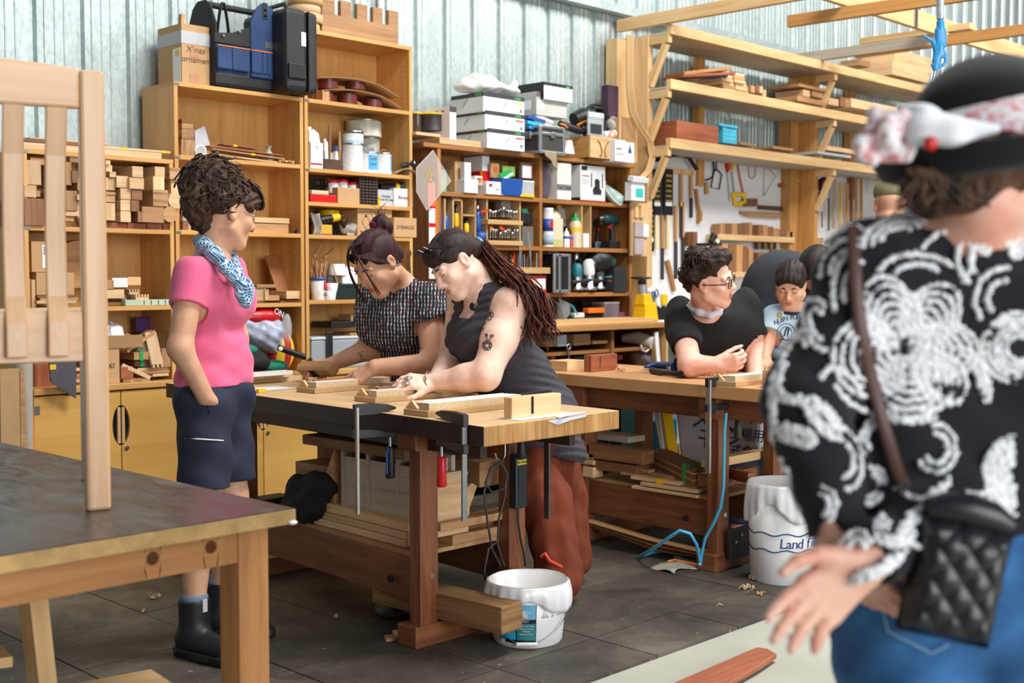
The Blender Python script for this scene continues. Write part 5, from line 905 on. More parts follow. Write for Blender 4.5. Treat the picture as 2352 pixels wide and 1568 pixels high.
q=tin('white spray can with a blue band and red emblem',1250,1267,478,558,5.72,bandw,Z,((.4,.72,blue),(.05,.3,M('pale_blue_band','9bb0bd'))),lid=whitep,cat='spray can',name='spray_can');MB().lathe((q[1],q[2],q[3]+q[4]*.74),[(q[5]*.99,0),(q[5]*.97,q[4]*.26),(0,q[4]*.265)],n=20).build('cap',whitep,q[0]);wrap(q[0],q[1],q[2],q[3]+q[4]*.5,q[3]+q[4]*.66,q[5]*1.01,-30,25,red)
jug('cream bottle with a green cap and a moulded grip',1268,1294,480,558,5.70,.08,M('cream_plastic','d9c9ab',.45),Z,name='bottle',cat='bottle',cap=green,shoulder=.75,bands=((.04,.2,M('yellow_green_print','b7b374')),))
jug('pale clear bottle with a yellow spout behind the cream one',1282,1310,470,545,5.82,.08,M('pale_clear','bdb5ad',.25),Z,name='bottle',cat='bottle',cap=yellow,bands=((.35,.5,ink),))
for lb,x0,x1,y0,y1,Yc,m,cm in(('small white glue bottle with a pointed nozzle and blue band',1296,1306,524,559,5.70,whitep,whitep),('small red bottle beside the white glue bottle',1307,1315,528,559,5.72,M('pink_red','b8464a',.4),black),('tall glue bottle with a green collar',1312,1331,488,560,5.72,M('glue_cream','cdbfa6',.35),green)):
 a,c,z0,z1=fit(x0,x1,y0,y1,Yc);x,r,h=(a+c)/2,(c-a)/2,z1-Z;t=thing('glue_bottle',lb,'bottle',(x,Yc,Z));MB().lathe((x,Yc,Z),[(r,0),(r,h*.66),(r*.7,h*.76)],n=18).build('bottle_body',m,t);MB().lathe((x,Yc,Z+h*.76),[(r*.75,0),(r*.7,h*.06),(r*.3,h*.1),(r*.15,h*.24)],n=14).build('nozzle',cm,t);MB().lathe((x,Yc,Z),[(r*1.02,h*.45),(r*1.02,h*.58)],n=18).build('label_band',yellow if cm is green else blue,t)
for px,lb in((1337,'upright tan divider board beside the glue bottles'),(1357,'second upright divider board beside the coiled cord')):a=oY(px,500,5.68);tag(B(a.x-.006,a.x+.006,5.68,5.95,Z,oY(px,470,5.68).z).build('divider_board',crd,None),lb,'board')
t=thing('cable_coil','dark cord coiled between the two divider boards','cable',oY(1346,540,5.75));c=oY(1347,508,5.76)
for i in range(4):MB().tube([c+Vector((.028*math.cos(q_)*(1+.1*i),-.03+.01*i,.075*math.sin(q_)))for q_ in[2*math.pi*k/18 for k in range(19)]],.005,6,caps=False).build('cable_loop',black,t)
bx('white_plug','white plug pack under the coiled cord','plug',1341,1356,536,558,5.69,.05,whitep,z=Z,bev=.006)
dt=M('dark_teal_body','123f47',.4)
drill('teal and black cordless drill facing the bottles, front of two',(oY(1400,558,5.73).x,5.73,Z),1.12,dt,black,(-1,-.1,0));drill('teal and black cordless drill behind, its battery by the panel',(oY(1425,558,5.80).x,5.80,Z),1.12,dt,black,(-1,.1,0))
drill('dark drill pushed deep behind the two teal ones',(oY(1374,558,5.84).x,5.84,Z),1.0,black,dt,(-.6,-.8,0))
# third row
Z=1.244
t=thing('needle_file_stand','board stand bristling with small files and yellow handled bits','stand',oY(1230,625,5.7));a,c,z0,z1=fit(1182,1264,614,628,5.62);B(a,c,5.62,5.80,z0,z1).build('stand_board',crd,t,.002)
for i in range(26):p=Vector((a+.012+(c-a-.024)*R.random(),R.uniform(5.65,5.78),z1));h=R.uniform(.05,.1)if i>3 else R.uniform(.18,.26);d=Vector((R.uniform(-.15,.05)if i<4 else R.uniform(-.08,.08),0,1));q=MB().tube([p-Vector((0,0,.01)),p+d*h],.004,6,r2=.003);o=q.build('needle_file',(steel,dsteel,yellow,dsteel,red)[i%5]if i>3 else steel,None);tag(o,'small %s standing in the file stand'%('long thin file' if i<4 else('silver file','dark file','yellow handled file','dark file','red handled file')[i%5]),'file','files in the board stand: '+('long' if i<4 else str(('silver','dark','yellow','dark','red')[i%5])))
q=carton('red_box','red lidded tub with a white label carrying the file stand','tub',1201,1254,632,668,5.64,.2,M('faded_red','c9a08a',.5),z=Z,lidm=dred,lidh=.2,stick=((.62,.95,.25,.8,paper),(0,1,0,.2,red)))
t=thing('tool_case','upright black and aluminium case beside the red tub','case',oY(1280,665,5.7));a,c,z0,z1=fit(1273,1307,583,664,5.63);B(a,c,5.63,5.9,Z,z1).build('case_body',black,t,.004);b=MB()
for x in(a,a+.05,c):b.box(x-.012,x+.012,5.622,5.64,Z,z1)
for z in(Z+.01,z1-.01):b.box(a,c,5.622,5.9,z-.01,z+.01)
for y in(5.63,5.9):b.box(a-.008,a+.004,y-.01,y+.01,Z,z1)
b.build('edge_trim',al,t,.004);MB().tube([(a+.02,5.7,z1),(a+.03,5.7,z1+.02),(a+.1,5.7,z1+.02),(a+.11,5.7,z1)],.008,8).build('handle',al,t)
def router(label,px,py,s,Y,m2):
 p=oY(px,py,Y);t=thing('router',label,'router',p);MB().lathe(p,[(.055*s,0),(.06*s,.012*s),(.035*s,.03*s),(.04*s,.1*s),(.035*s,.11*s)],n=16).build('base',steel,t);MB().lathe((p.x,p.y,p.z+.1*s),[(.038*s,0),(.042*s,.02*s),(.04*s,.09*s),(.02*s,.11*s)],n=16).build('motor_body',m2,t);MB().tube([(p.x-.09*s,Y-.02,p.z+.06*s),(p.x,Y-.03,p.z+.07*s),(p.x+.09*s,Y-.02,p.z+.06*s)],[.016*s,.01*s,.016*s],8).build('side_handle',black,t);return t
router('teal and silver trim router at the shelf front',1325,666,.9,5.70,teal);router('silver router base with a milky hose port',1352,666,1.05,5.70,whitep);router('silver router at the back with a black motor',1322,630,.9,5.84,steel);router('silver based router beside the black box',1376,664,.9,5.76,grey)
t=thing('belt_sander','black and teal sander lying on top of the routers','sander',oY(1380,625,5.75));MB().tube([oY(1350,605,5.76),oY(1365,598,5.74),oY(1385,600,5.72),oY(1402,603,5.72)],[.05,.085,.075,.05],14).build('motor_body',black,t);MB().tube([oY(1388,600,5.70),oY(1405,604,5.70)],[.045,.04],14).build('teal_end',dt,t);MB().cyl(oY(1366,606,5.66),oY(1368,606,5.655),.02,n=14).build('dial',steel,t);MB().tube([oY(1330,595,5.8),oY(1337,610,5.78),oY(1340,628,5.76)],.03,10).build('grip',black,t)
q=carton('battery_box','black charger box with a blue and orange print at the shelf end','box',1411,1440,614,664,5.66,.2,M('slate_black','24262b',.6),z=Z);side_label(q[0],q[1],5.66,.2,q[3],q[4],.1,.8,.58,.66,M('sky_band','58b6d8'),'blue_print');side_label(q[0],q[1],5.66,.2,q[3],q[4],.1,.7,.42,.5,M('rust_print','a8562c',.5),'orange_print')
# fourth row
Z=1.032
t=thing('circular_saw','grey and teal circular saw tipped on its side at the counter','saw',oY(1280,735,5.75));c=oY(1282,712,5.74);MB().cyl(c-Vector((.02,.03,0)),c+Vector((.02,.01,0)),.075,n=24).build('blade_guard',M('grey_metal','8d8f8c',.5,.3),t);MB().tube([oY(1296,695,5.72),oY(1315,705,5.70),oY(1324,722,5.69),oY(1312,728,5.70),oY(1302,715,5.70),oY(1306,700,5.71)],.014,8).build('handle',teal,t);MB().beam(oY(1266,690,5.72),oY(1276,740,5.68),.01,.16).build('base_plate',steel,t)
for i,(x0,x1,y0,y1,Y,d,m,lb)in enumerate(((1335,1392,722,738,5.72,.12,black,'black tool body lying along the counter back'),(1352,1390,707,719,5.70,.06,orange,'orange handled tool lying over the black tool'),(1250,1268,695,740,5.68,.1,M('warm_grey','8f897c'),'grey sack edge beside the circular saw'),(1320,1343,718,730,5.68,.05,offw,'white tube end by the circular saw handle'),(1340,1392,690,706,5.82,.08,black,'black sander pushed to the back of the bottom bay'))):bx('power_tool',lb,'tool',x0,x1,y0,y1,Y,d,m,bev=.006)
carton('clear_tub','smoky clear tub holding odds and ends in the bottom bay','tub',1388,1422,694,737,5.70,.2,M('smoky_tub','8b7d84',.2,alpha=.75),z=Z,lidm=M('smoky_rim','b7adb0',.3),lidh=.06);bx('pink_box','dull pink box beside the clear tub','box',1420,1440,717,736,5.70,.15,M('dull_pink','8d4a5c',.6),z=Z)
# end of the counter
t=thing('jack_stand','yellow and black trolley jack standing on the end of the counter','jack',oY(1480,742,5.5));c=oY(1482,742,5.5);zc=1.031
MB().rbox((c.x+.0,5.5,zc+.07),(.16,.13,.14),0,0,0,.8).build('body',yellow,t,.01);MB().rbox((c.x-.02,5.5,zc+.16),(.11,.1,.08),taper=.8).build('upper_body',yellow,t,.008);MB().cyl((c.x-.03,5.5,zc+.2),(c.x-.035,5.5,zc+.27),.034,n=16).build('piston',M('worn_steel','c9ccd0',.35,.7),t);MB().cyl((c.x-.04,5.5,zc+.27),(c.x-.04,5.5,zc+.3),.03,n=14).build('neck',black,t);MB().lathe((c.x-.05,5.5,zc+.3),[(.0,0),(.075,.01),(.075,.02),(0,.028)],n=20).build('rubber_pad',black,t);bx('black_box','black box with a round white mark behind the yellow jack','box',1498,1530,703,741,5.62,.15,black,z=1.031)
S=SDF();S.ell(tuple(oY(1515,690,5.66)),(.09,.05,.09),k=.02).ell(tuple(oY(1500,672,5.66)),(.08,.05,.05),k=.03);V,Fc=S.mesh(.01,lambda P,f:f+.008*np.sin(P[:,0]*60+P[:,2]*45));t=thing('white_rags','heap of white bags and rags behind the yellow jack','rag',oY(1510,705,5.66));vbuild('rag_body',V,Fc,paper,t)
t=thing('scissors','navy handled scissors standing in the white rags','scissors',oY(1505,690,5.6))
for s_ in(-1,1):cc=oY(1504+s_*4,675-s_*2,5.59);MB().tube([cc+Vector((.016*math.cos(q_),0,.028*math.sin(q_)))for q_ in[2*math.pi*k/14 for k in range(15)]],.005,6,caps=False).build('finger_loop',navy,t);MB().tube([cc-Vector((0,0,.028)),oY(1499+s_*2,700,5.6)],.005,6).build('blade',steel,t)
bx('glue_carton','yellow and white pack at the end of the white rags','packet',1522,1534,675,700,5.60,.05,yellow)
# under the counter
for x0,x1,y0,y1,Y,d,m,lb in((1281,1302,769,795,5.36,.22,M('pale_blue_white','d5dde6',.6),'white box with blue print under the counter'),(1250,1280,780,796,5.37,.22,mdf,'tan board box beside the white box under the counter'),(1318,1356,767,792,5.36,.24,card,'brown carton under the middle of the counter'),(1362,1396,782,789,5.36,.1,oak,'small flat pale board on the shelf under the counter'),(1267,1275,810,835,5.4,.1,tan,'tan block end low under the counter'),(1320,1358,817,835,5.42,.15,M('dark_teal_grey','25333a',.4),'dark teal grey case low under the counter'),(1400,1416,803,822,5.42,.1,teal,'teal pot low under the counter'),(1420,1430,815,826,5.44,.08,M('pink_red','b8464a',.4),'red pot beside the teal pot')):bx('stored_box',lb,'box',x0,x1,y0,y1,Y,d,m)
t=thing('paper_roll','thick white rolled cloth poking out under the counter end','roll',oY(1480,795,5.35));MB().tube([oY(1430,776,5.55),oY(1465,776,5.45),oY(1500,788,5.33)],[.03,.05,.045],14).build('roll',offw,t);MB().tube([oY(1472,792,5.34),oY(1474,803,5.33),oY(1482,808,5.33),oY(1490,803,5.33)],.007,6).build('loop',offw,t)
t=thing('spirit_level','long white and yellow pole leaning at the end of the counter','level',oY(1520,860,5.3));MB().beam(oY(1506,762,5.32),oY(1524,1010,5.22),.03,.02).build('white_pole',whitep,t);MB().beam(oY(1502,790,5.34),oY(1518,1010,5.26),.03,.02).build('yellow_pole',yellow,t)
b=MB().tube([oY(1304,800,5.33),oY(1307,830,5.33)],.007,6);b.tube([oY(1306,800,5.33)+Vector((.017*math.cos(q_),0,.017*math.sin(q_)+.01))for q_ in[2*math.pi*k/14 for k in range(15)]],.006,6,caps=False);tag(b.build('eye_bolt',steel,None),'steel eye spanner hanging below the counter shelf','spanner')
S=SDF();S.ell(tuple(oY(1475,820,5.45)),(.1,.08,.09),k=.02);V,Fc=S.mesh(.012,lambda P,f:f+.012*np.sin(P[:,0]*50+P[:,2]*60));t=thing('plastic_bag','bulging clear and maroon bag low under the counter end','bag',oY(1475,840,5.45));vbuild('bag_body',V,Fc,M('maroon_clear','8c7f88',.25,var=.4,scale=14),t)
# ------------------------------------------------------------------ goods on the lumber rack (board tops at z 2.745, 2.315, 3.145)
def pl4(name,px,Y,th,m,lb,cat,bev=.001):
 q=[oY(*p,Y)for p in px];n=len(q);o=MB().add([tuple(p)for p in q]+[(p.x,p.y+th,p.z)for p in q],[tuple(reversed(range(n))),tuple(range(n,2*n))]+[(i,(i+1)%n,n+(i+1)%n,n+i)for i in range(n)]).build(name,m,None,bev);return tag(o,lb,cat)
for i,(a,b_,w,h,m,lb)in enumerate((((1545,178),(1665,172),.22,.02,redw,'broad red-brown board lowest on the middle rack shelf'),((1550,172),(1658,160),.2,.025,beamw,'orange board tilted over the red-brown one'),((1600,172),(1660,176),.12,.02,blue,'blue painted board showing its edge under the tilted board'))):
 p,q=oY(*a,5.66),oY(*b_,5.60);plank(lb,p,q,w,h,m,cat='board')
for i in range(6):
 for j in range(2):bx('lumber_end','pale plank end on the middle rack shelf, %s course, %s'%(('lowest','second','third','fourth','fifth','top')[i],('nearer the post','further from the post')[j]),'plank',1662+j*30-i*1.5,1690+j*29-i*2,204+4*j-8*i,211+4*j-8*i,5.57+.01*(i%3),.34,(oak,tan,oak,pine)[(i+j)%4],group='lumber on the middle rack shelf')
for i,(x,y)in enumerate(((1726,205),(1736,204),(1745,206),(1752,214))):bx('lumber_end','small stick end beyond the plank stack, number %s along'%('one','two','three','four')[i],'stick',x,x+8,y-8,y+8,5.6,.3,(tan,brown,oak,oak)[i])
for i,(x0,x1,y0,y1,Y,d,m,lb)in enumerate(((1835,1903,198,205,5.6,.3,tan,'flat tan board on top of the framed stack on the middle shelf'),(1845,1860,206,222,5.62,.28,oak,'short pale block under the flat tan board'),(1866,1890,206,224,5.62,.28,tan,'second block under the flat tan board'),(1832,1898,226,238,5.58,.3,tan,'tan board lowest in the framed stack'),(1903,1926,226,242,5.62,.2,oak,'pale plank end with yellow tape on the middle shelf'),(1930,1952,224,246,5.66,.2,brown,'dark block between the taped planks'),(1955,2060,236,256,5.6,.26,oak,'long pale planks beyond the taped ends on the middle shelf'))):bx('lumber_end',lb,'plank',x0,x1,y0,y1,Y,d,m)
for i,(x0,x1,y0,y1,d,m,lb)in enumerate(((1700,1735,328,334,.3,tan,'thin tan board lying beside the cyan case'),(1776,1822,338,344,.2,tan,'small flat board alone on the lowest rack shelf'),(1878,1955,352,358,.3,lgrey,'long steel straightedge on the lowest rack shelf'),(1900,1975,340,350,.3,oak,'pale board above the steel straightedge'))):bx('loose_board',lb,'board',x0,x1,y0,y1,5.6,d,m)
t=thing('red_wooden_box','long reddish wooden box on the lowest rack shelf','box',(7.75,5.75,2.327));a,c,z0,z1=fit(1554,1650,283,326,5.60);z0=2.335
for y in(5.60,5.90):B(a,c,y,y+.016,z0,z1).build('side_board',redw,t,.001)
for x in(a,c-.016):B(x,x+.016,5.616,5.90,z0,z1).build('end_board',redw,t,.001)
B(a,c,5.6,5.91,z0,z0+.01).build('box_floor',redw,t)
q=carton('storage_case','cyan plastic case with a handle slot beside the red wooden box','case',1660,1692,291,329,5.62,.2,M('cyan_plastic','4fb2cf',.4));o,a,c,z0,z1,Y=q
for k in range(3):B(a+.005,c-.005,Y-.003,Y,z0+.02+.035*k,z0+.045+.035*k).build('moulded_rib',M('cyan_plastic','4fb2cf'),o)
B(a+.05,c-.03,Y-.0035,Y,z1-.02,z1-.012).build('handle_slot',teal,o);B(a-.06,c,Y-.01,Y+.21,z1-.004,z1+.012).build('lid',M('cyan_plastic','4fb2cf'),o)
for i,(x0,x1,y0,y1,Y)in enumerate(((2055,2142,131,162,5.56),(2050,2135,157,185,5.54))):bx('lumber_end',('upper','lower')[i]+' pale squared timber on the top rack shelf beyond the blow gun','timber',x0,x1,y0-8,y1-4,Y,.35,oak)
bx('lumber_end','dark timber behind the squared timbers on the top rack shelf','timber',2005,2052,128,160,5.8,.15,brown);bx('lumber_end','small stick ends on the top rack shelf edge','stick',1975,2000,138,152,5.7,.2,tan)
t=thing('bent_laminations','bundle of long bent wood strips hanging from the rack corner post','strip',oY(1470,405,5.6))
for i in range(4):MB().tube([oY(x+i*4,y,5.68-.01*i)for x,y in((1441,80),(1441,200),(1446,255),(1462,290),(1486,325),(1492,360),(1484,390),(1466,410))],.011,6,flat=.35).build('strip',pine,t)
# ------------------------------------------------------------------ tools on the white wall board; hung just proud of it
YT=5.945
def H(x,y,dy=0):return oY(x,y,YT-dy)
def hang(name,lb,cat,pts,r,m,flat=1.0,n=8):
 return tag(MB().tube([H(*p)for p in pts],r,n,flat=flat).build(name,m,None),lb,cat)
t=thing('frame_saw','black bow saw curving below the lowest rack shelf','saw',H(1560,400));MB().tube([H(1508,366,.06),H(1530,356,.06),H(1562,352,.06),H(1582,362,.06),H(1600,389,.06)],[.04,.05,.05,.022,.022],10,flat=.5).build('saw_frame',iron,t);
tag(pl4('black_cloth',[(1470,345),(1506,348),(1500,372),(1484,376),(1471,374)],5.9,.02,blackm,'black cloth bundle hung at the rack post','cloth'),'black cloth bundle hung at the rack post','cloth')
bx('peg_rail','pine rail the sleeved saws hang from','rail',1510,1595,386,399,5.94,.02,pine)
gold=M('gold_print','a98d3c',.5)
for i,(x0,x1,y0,y1,yh,yb)in enumerate(((1500,1519,388,462,494,572),(1526,1546,388,463,494,572),(1488,1503,467,545,577,655))):
 lb=('black sleeved pull saw with gold lettering, nearest the shelving','black sleeved pull saw with gold lettering, second along','black sleeved pull saw hung lower than the other two')[i];a,c,z0,z1=fit(x0,x1,y0,yh,YT-.03);t=thing('pull_saw',lb,'saw',((a+c)/2,YT-.03,z0),group='sleeved saws on the wall')
 B(a,c,YT-.03,YT-.012,z0,z1).build('sleeve',black,t,.003);h=z1-z0
 for k in range(6):B(a+.02,c-.02,YT-.0315,YT-.03,z1-h*(.12+.11*k)-.018,z1-h*(.12+.11*k)).build('gold_glyph',gold,t)
 B(a+.015,c-.015,YT-.0315,YT-.03,z0+h*.2,z0+h*.28).build('white_square',paper,t);x=(a+c)/2;MB().tube([(x,YT-.02,z0),(x,YT-.02,oY(x0,yb,YT).z)],[.016,.019],10).build('handle',WOOD('cream_handle','e0c795','cfb27c',.5),t)
wh=WOOD('tool_handle','c08a4e','9d6a36',.45,3,30);db=M('dark_blade','4c4844',.5,.5,.2)
for i,(x,y0,y1,y2,w,lb)in enumerate(((1552,472,555,640,.012,'wooden handled file hung point down, third along'),(1568,465,545,625,.013,'wooden handled rasp with a short broad blade'),(1564,392,475,545,.012,'long wood handled chisel with a brass ferrule'),(1587,394,455,500,.009,'slim wood handled knife near the mallet'),(1521,494,570,642,.013,'file with a long pale handle below the sleeved saws'))):
 t=thing('file',lb,'file',H(x,y2));MB().tube([H(x,y0),H(x,(y0+y1)/2),H(x,y1)],[.014,.017,.013],10).build('handle',wh,t);p,q=H(x,y1),H(x,y2);MB().beam(p,q,.034,.006).build('blade',db,t)
 if 'brass' in lb:MB().cyl(H(x,y1-10),H(x,y1-2),.018,n=12).build('ferrule',brass,t)
hang('carving_mallet','tan tear drop shaped wooden paddle on the wall','mallet',((1598,434),(1602,470),(1606,490),(1605,505),(1603,513)),[.022,.022,.036,.034,.012],wh,.5)
hang('coping_saw','dark rod clamp hanging from the wall rail','clamp',((1604,362),(1606,385),(1612,405),(1616,415)),.009,iron)
t=thing('coping_saw','dark coping saw frame with an orange wooden handle','saw',H(1622,446));MB().tube([H(1637,362),H(1640,385),H(1638,405),H(1628,412),H(1621,413)],.007,8).build('saw_frame',iron,t);MB().tube([H(1622,418),H(1623,446)],[.018,.02],10).build('handle',wh,t)
hang('fret_saw','empty dark wire saw frame on the wall','saw',((1645,365),(1646,388),(1658,400),(1652,434),(1633,430),(1640,395),(1645,388)),.006,iron)
t=thing('keyhole_saw','red handled keyhole saw with a thin tapering blade','saw',H(1675,460));MB().tube([H(1668,364),H(1670,380),H(1671,396)],[.02,.032,.012],10,flat=.4).build('handle',red,t);MB().beam(H(1671,396),H(1676,462),.012,.003).build('blade',steel,t)
t=thing('hacksaw','yellow hacksaw with a red frame hanging by its nose','saw',H(1695,470));MB().tube([H(1679,390),H(1681,372),H(1690,364),H(1694,368)],[.024,.03,.02,.012],10,flat=.5).build('nose',yellow,t);MB().tube([H(1693,368),H(1700,410),H(1708,445)],.006,8).build('saw_frame',red,t);MB().beam(H(1680,392),H(1686,445),.022,.003).build('blade',steel,t)
S=SDF();S.chain([tuple(H(x,y))for x,y in((1685,446),(1688,466),(1700,469),(1710,462),(1709,447),(1685,446))],[.02]*6,k=.01,sq=(0,1,0),q=.6);V,Fc=S.mesh(.005);vbuild('grip',V,Fc,yellow,t)
pl4('leather_holster',[(1706,456),(1741,456),(1741,470),(1736,474),(1706,474)],YT-.01,.012,brown,'brown wooden saw handle plate beside the hacksaw grip','plate',.003);pl4('jig_board',[(1744,471),(1820,476),(1820,486),(1744,480)],YT-.01,.02,M('dark_brown_wood','5b3a26',.5),'dark brown wooden straightedge on the wall','board');pl4('pale_board',[(1702,484),(1810,490),(1808,494),(1785,500),(1720,496),(1703,490)],YT-.01,.02,tan,'pale curved edge board under the dark straightedge','board')
t=thing('marking_gauge','small wooden marking gauge with a thin rod','gauge',H(1799,460));MB().tube([H(1789,425),H(1809,427)],.026,8,flat=.7).build('stock',redw,t);MB().tube([H(1800,412),H(1799,460)],.004,6).build('rod',dsteel,t)
hang('cord_ring','thin tan ring of cord hung on the white wall','cord',[(1728+8*math.cos(q),391+19*math.sin(q))for q in[2*math.pi*k/20 for k in range(21)]],.004,tan,n=6)
hang('set_square','faint clear set square outline on the white wall','square',((1756,376),(1783,404),(1754,450),(1757,376)),.004,lgrey,n=5)
t=thing('plane_rack','pine wall rack for wooden moulding planes','rack',H(1740,640));
for x0,x1,y0,y1 in((1650,1826,541,554),(1655,1772,625,636)):a,c,z0,z1=fit(x0,x1,y0,y1,5.84);B(a,c,5.84,5.96,z0,z1).build('shelf',pine,t,.002)
for i,(x0,x1,y0,y1,m)in enumerate(((1654,1666,514,540,tan),(1667,1680,513,540,brown),(1681,1694,513,540,tan),(1695,1709,513,540,brown),(1721,1728,511,541,tan),(1742,1752,516,545,brown),(1753,1764,517,546,tan),(1765,1776,520,547,brown),(1777,1790,524,548,tan),(1791,1806,528,549,brown),(1807,1820,532,550,tan),(1593,1602,532,565,brown),(1660,1672,560,622,tan),(1674,1690,562,624,brown),(1691,1706,562,626,tan),(1708,1716,565,626,brown),(1720,1730,570,622,tan),(1740,1756,580,624,brown),(1762,1776,585,626,tan),(1788,1800,572,604,tan))):
 bx('moulding_plane','wooden moulding plane body on the wall rack, %s of the %s'%(('first','second','third','fourth','fifth','sixth','seventh','eighth','ninth','tenth','eleventh','odd one beside')[i]if i<12 else('first','second','third','fourth','fifth','sixth','seventh','eighth')[i-12],'top shelf' if i<12 else 'lower hanging row'),'plane',x0,x1,y0,y1,5.86,.085,m,group='moulding planes')
t=thing('hand_plane','dark metal hand plane with a pale knob beside the man in black','plane',H(1625,560,.1));MB().beam(H(1603,562,.1),H(1650,560,.1),.06,.025).build('plane_body',iron,t);MB().tube([H(1632,556,.1),H(1640,540,.1)],[.02,.03],10).build('handle',iron,t);MB().ball(H(1647,555,.12),.022).build('knob',offw,t)
for i in range(7):bx('hanging_chisel','short chisel blade hanging under the plane rack, number %s'%('one','two','three','four','five','six','seven')[i],'chisel',1736+i*7,1741+i*7,556,572,5.92,.012,tan if i%2 else db,group='chisels under the plane rack')
hang('oval_pad','dark brown leather oval hung beyond the second post','pad',((1838,378),(1840,390),(1840,402),(1838,414)),[.02,.06,.06,.03],M('dark_leather','2d211c'),.5)
t=thing('tin_snips','grey tin snips with red handles beyond the second post','snips',H(1838,458,.08));MB().tube([H(1835,414,.08),H(1838,436,.08)],[.03,.014],8,flat=.5).build('jaws',steel,t);MB().tube([H(1837,436,.08),H(1836,460,.08)],[.018,.016],8).build('handle',red,t)
tag(MB().lathe(H(1844,466,.1),[(.0,0),(.035,.0),(.035,.03),(0,.03)],ax=(-.3,-1,0),n=18).build('tape_measure',yellow,None),'yellow round tape hung below the tin snips','tape')
t=thing('orbital_sander','black dial with a red centre and a short black grip on the wall','tool',H(1885,460,.08));p=H(1887,425,.1);MB().lathe(p,[(0,0),(.065,0),(.075,.03),(.06,.05)],ax=(-.2,-1,0),n=20).build('dial_rim',black,t);MB().lathe(p+Vector((-.012,-.052,0)),[(.048,0),(.045,.006),(0,.007)],ax=(-.2,-1,0),n=20).build('red_centre',red,t);MB().tube([H(1884,440,.1),H(1884,460,.1)],.035,10).build('grip',black,t)
for i,(x,y0,y1,r,m,lb)in enumerate(((1875,465,492,.02,black,'black handled hammer head on the wall'),(1888,486,522,.008,brown,'thin hammer shaft slanting on the wall'),(1862,455,525,.007,tan,'thin brown rod beside the black hammer'),(1903,455,530,.008,dsteel,'thin steel rod beyond the hammer'),(1915,412,525,.022,greyw,'grey flat bar standing on the tool bench'),(1930,418,525,.02,pine,'pale pine stick beside the grey bar'),(1945,420,525,.018,tan,'tan stick third beyond the grey bar'),(1955,396,510,.016,brown,'dark brown stick rising highest'),(1966,395,505,.018,tan,'brown stick beside the dark brown one'),(1978,393,505,.014,beamw,'orange stick last before the cap'),(1832,478,582,.008,steel,'steel rod hanging below the tin snips'),(1840,480,582,.007,steel,'second steel rod hanging below the tin snips'))):
 tag(MB().beam(H(x,y1,.05),H(x,y0,.05),r*1.8,r).build('hung_bar',m,None),lb,'rod')
t=thing('clamp_comb','dark comb of rods over a row of white pins, above the olive cap','rack',H(2005,420,.05));MB().tube([H(1988,402,.05),H(2024,412,.05)],.03,6).build('bar',iron,t)
for i in range(9):MB().tube([H(1996+i*3.4,412,.06),H(1996+i*3.4,442,.06)],.005,6).build('pin',offw,t)
t=thing('chisel_rack','small wooden chisel rack half hidden behind the hat wearer','rack',H(1870,560,.06));a,c,z0,z1=fit(1846,1892,546,556,5.88);B(a,c,5.88,5.95,z0,z1).build('rack_board',beamw,t)
for i in range(5):MB().tube([H(1850+i*9,546,.05),H(1850+i*9,585,.05)],[.012,.01],8).build('chisel',(tan,db)[i%2],t)
t=thing('hygrometer','white folded box with a turquoise print at the shelving end','box',oY(1466,465,5.56));a,c,z0,z1=fit(1450,1481,418,461,5.56);B(a,c,5.56,5.62,z0,z1).build('box_body',white,t,.002);B(a+.05,c-.02,5.5585,5.56,z0+.025,z0+.09).build('turquoise_print',M('turquoise','3bb6ad',.5),t);MB().rbox(((a+c)/2,5.56,z1+.02),(c-a+.02,.05,.035),0,.3).build('open_flap',white,t)
t=thing('sanding_rack','pine panel holding pads of grey pink sandpaper on the shelving end','rack',oY(1468,590,5.6));a,c,z0,z1=fit(1450,1487,466,588,5.62);B(a,c,5.62,5.64,z0,z1).build('panel',pine,t,.001)
for fx0,fx1,fz0,fz1,m in((.1,.6,.36,.64,M('pink_grey','aa9a9c',.9)),(.1,.65,.03,.33,M('pink_grey','aa9a9c')),(.62,.95,.36,.6,white),(.12,.35,.72,.95,pine),(.45,.68,.72,.95,pine)):B(a+(c-a)*fx0,a+(c-a)*fx1,5.60,5.62,z0+(z1-z0)*fz0,z0+(z1-z0)*fz1).build('sandpaper_pad',m,t,.002)
hang('leather_sling','twisted tan leather strips hanging below the sanding rack','strap',((1466,592),(1464,620),(1460,664),(1474,640),(1472,600)),.014,tan,.5);hang('hung_pliers','black pliers hanging at the shelving end panel','pliers',((1450,615),(1452,640),(1448,664)),.014,black);hang('long_peg','fat pale wooden peg leaning on the tool bench','peg',((1532,598),(1542,640),(1548,668)),[.022,.022,.018],wh)
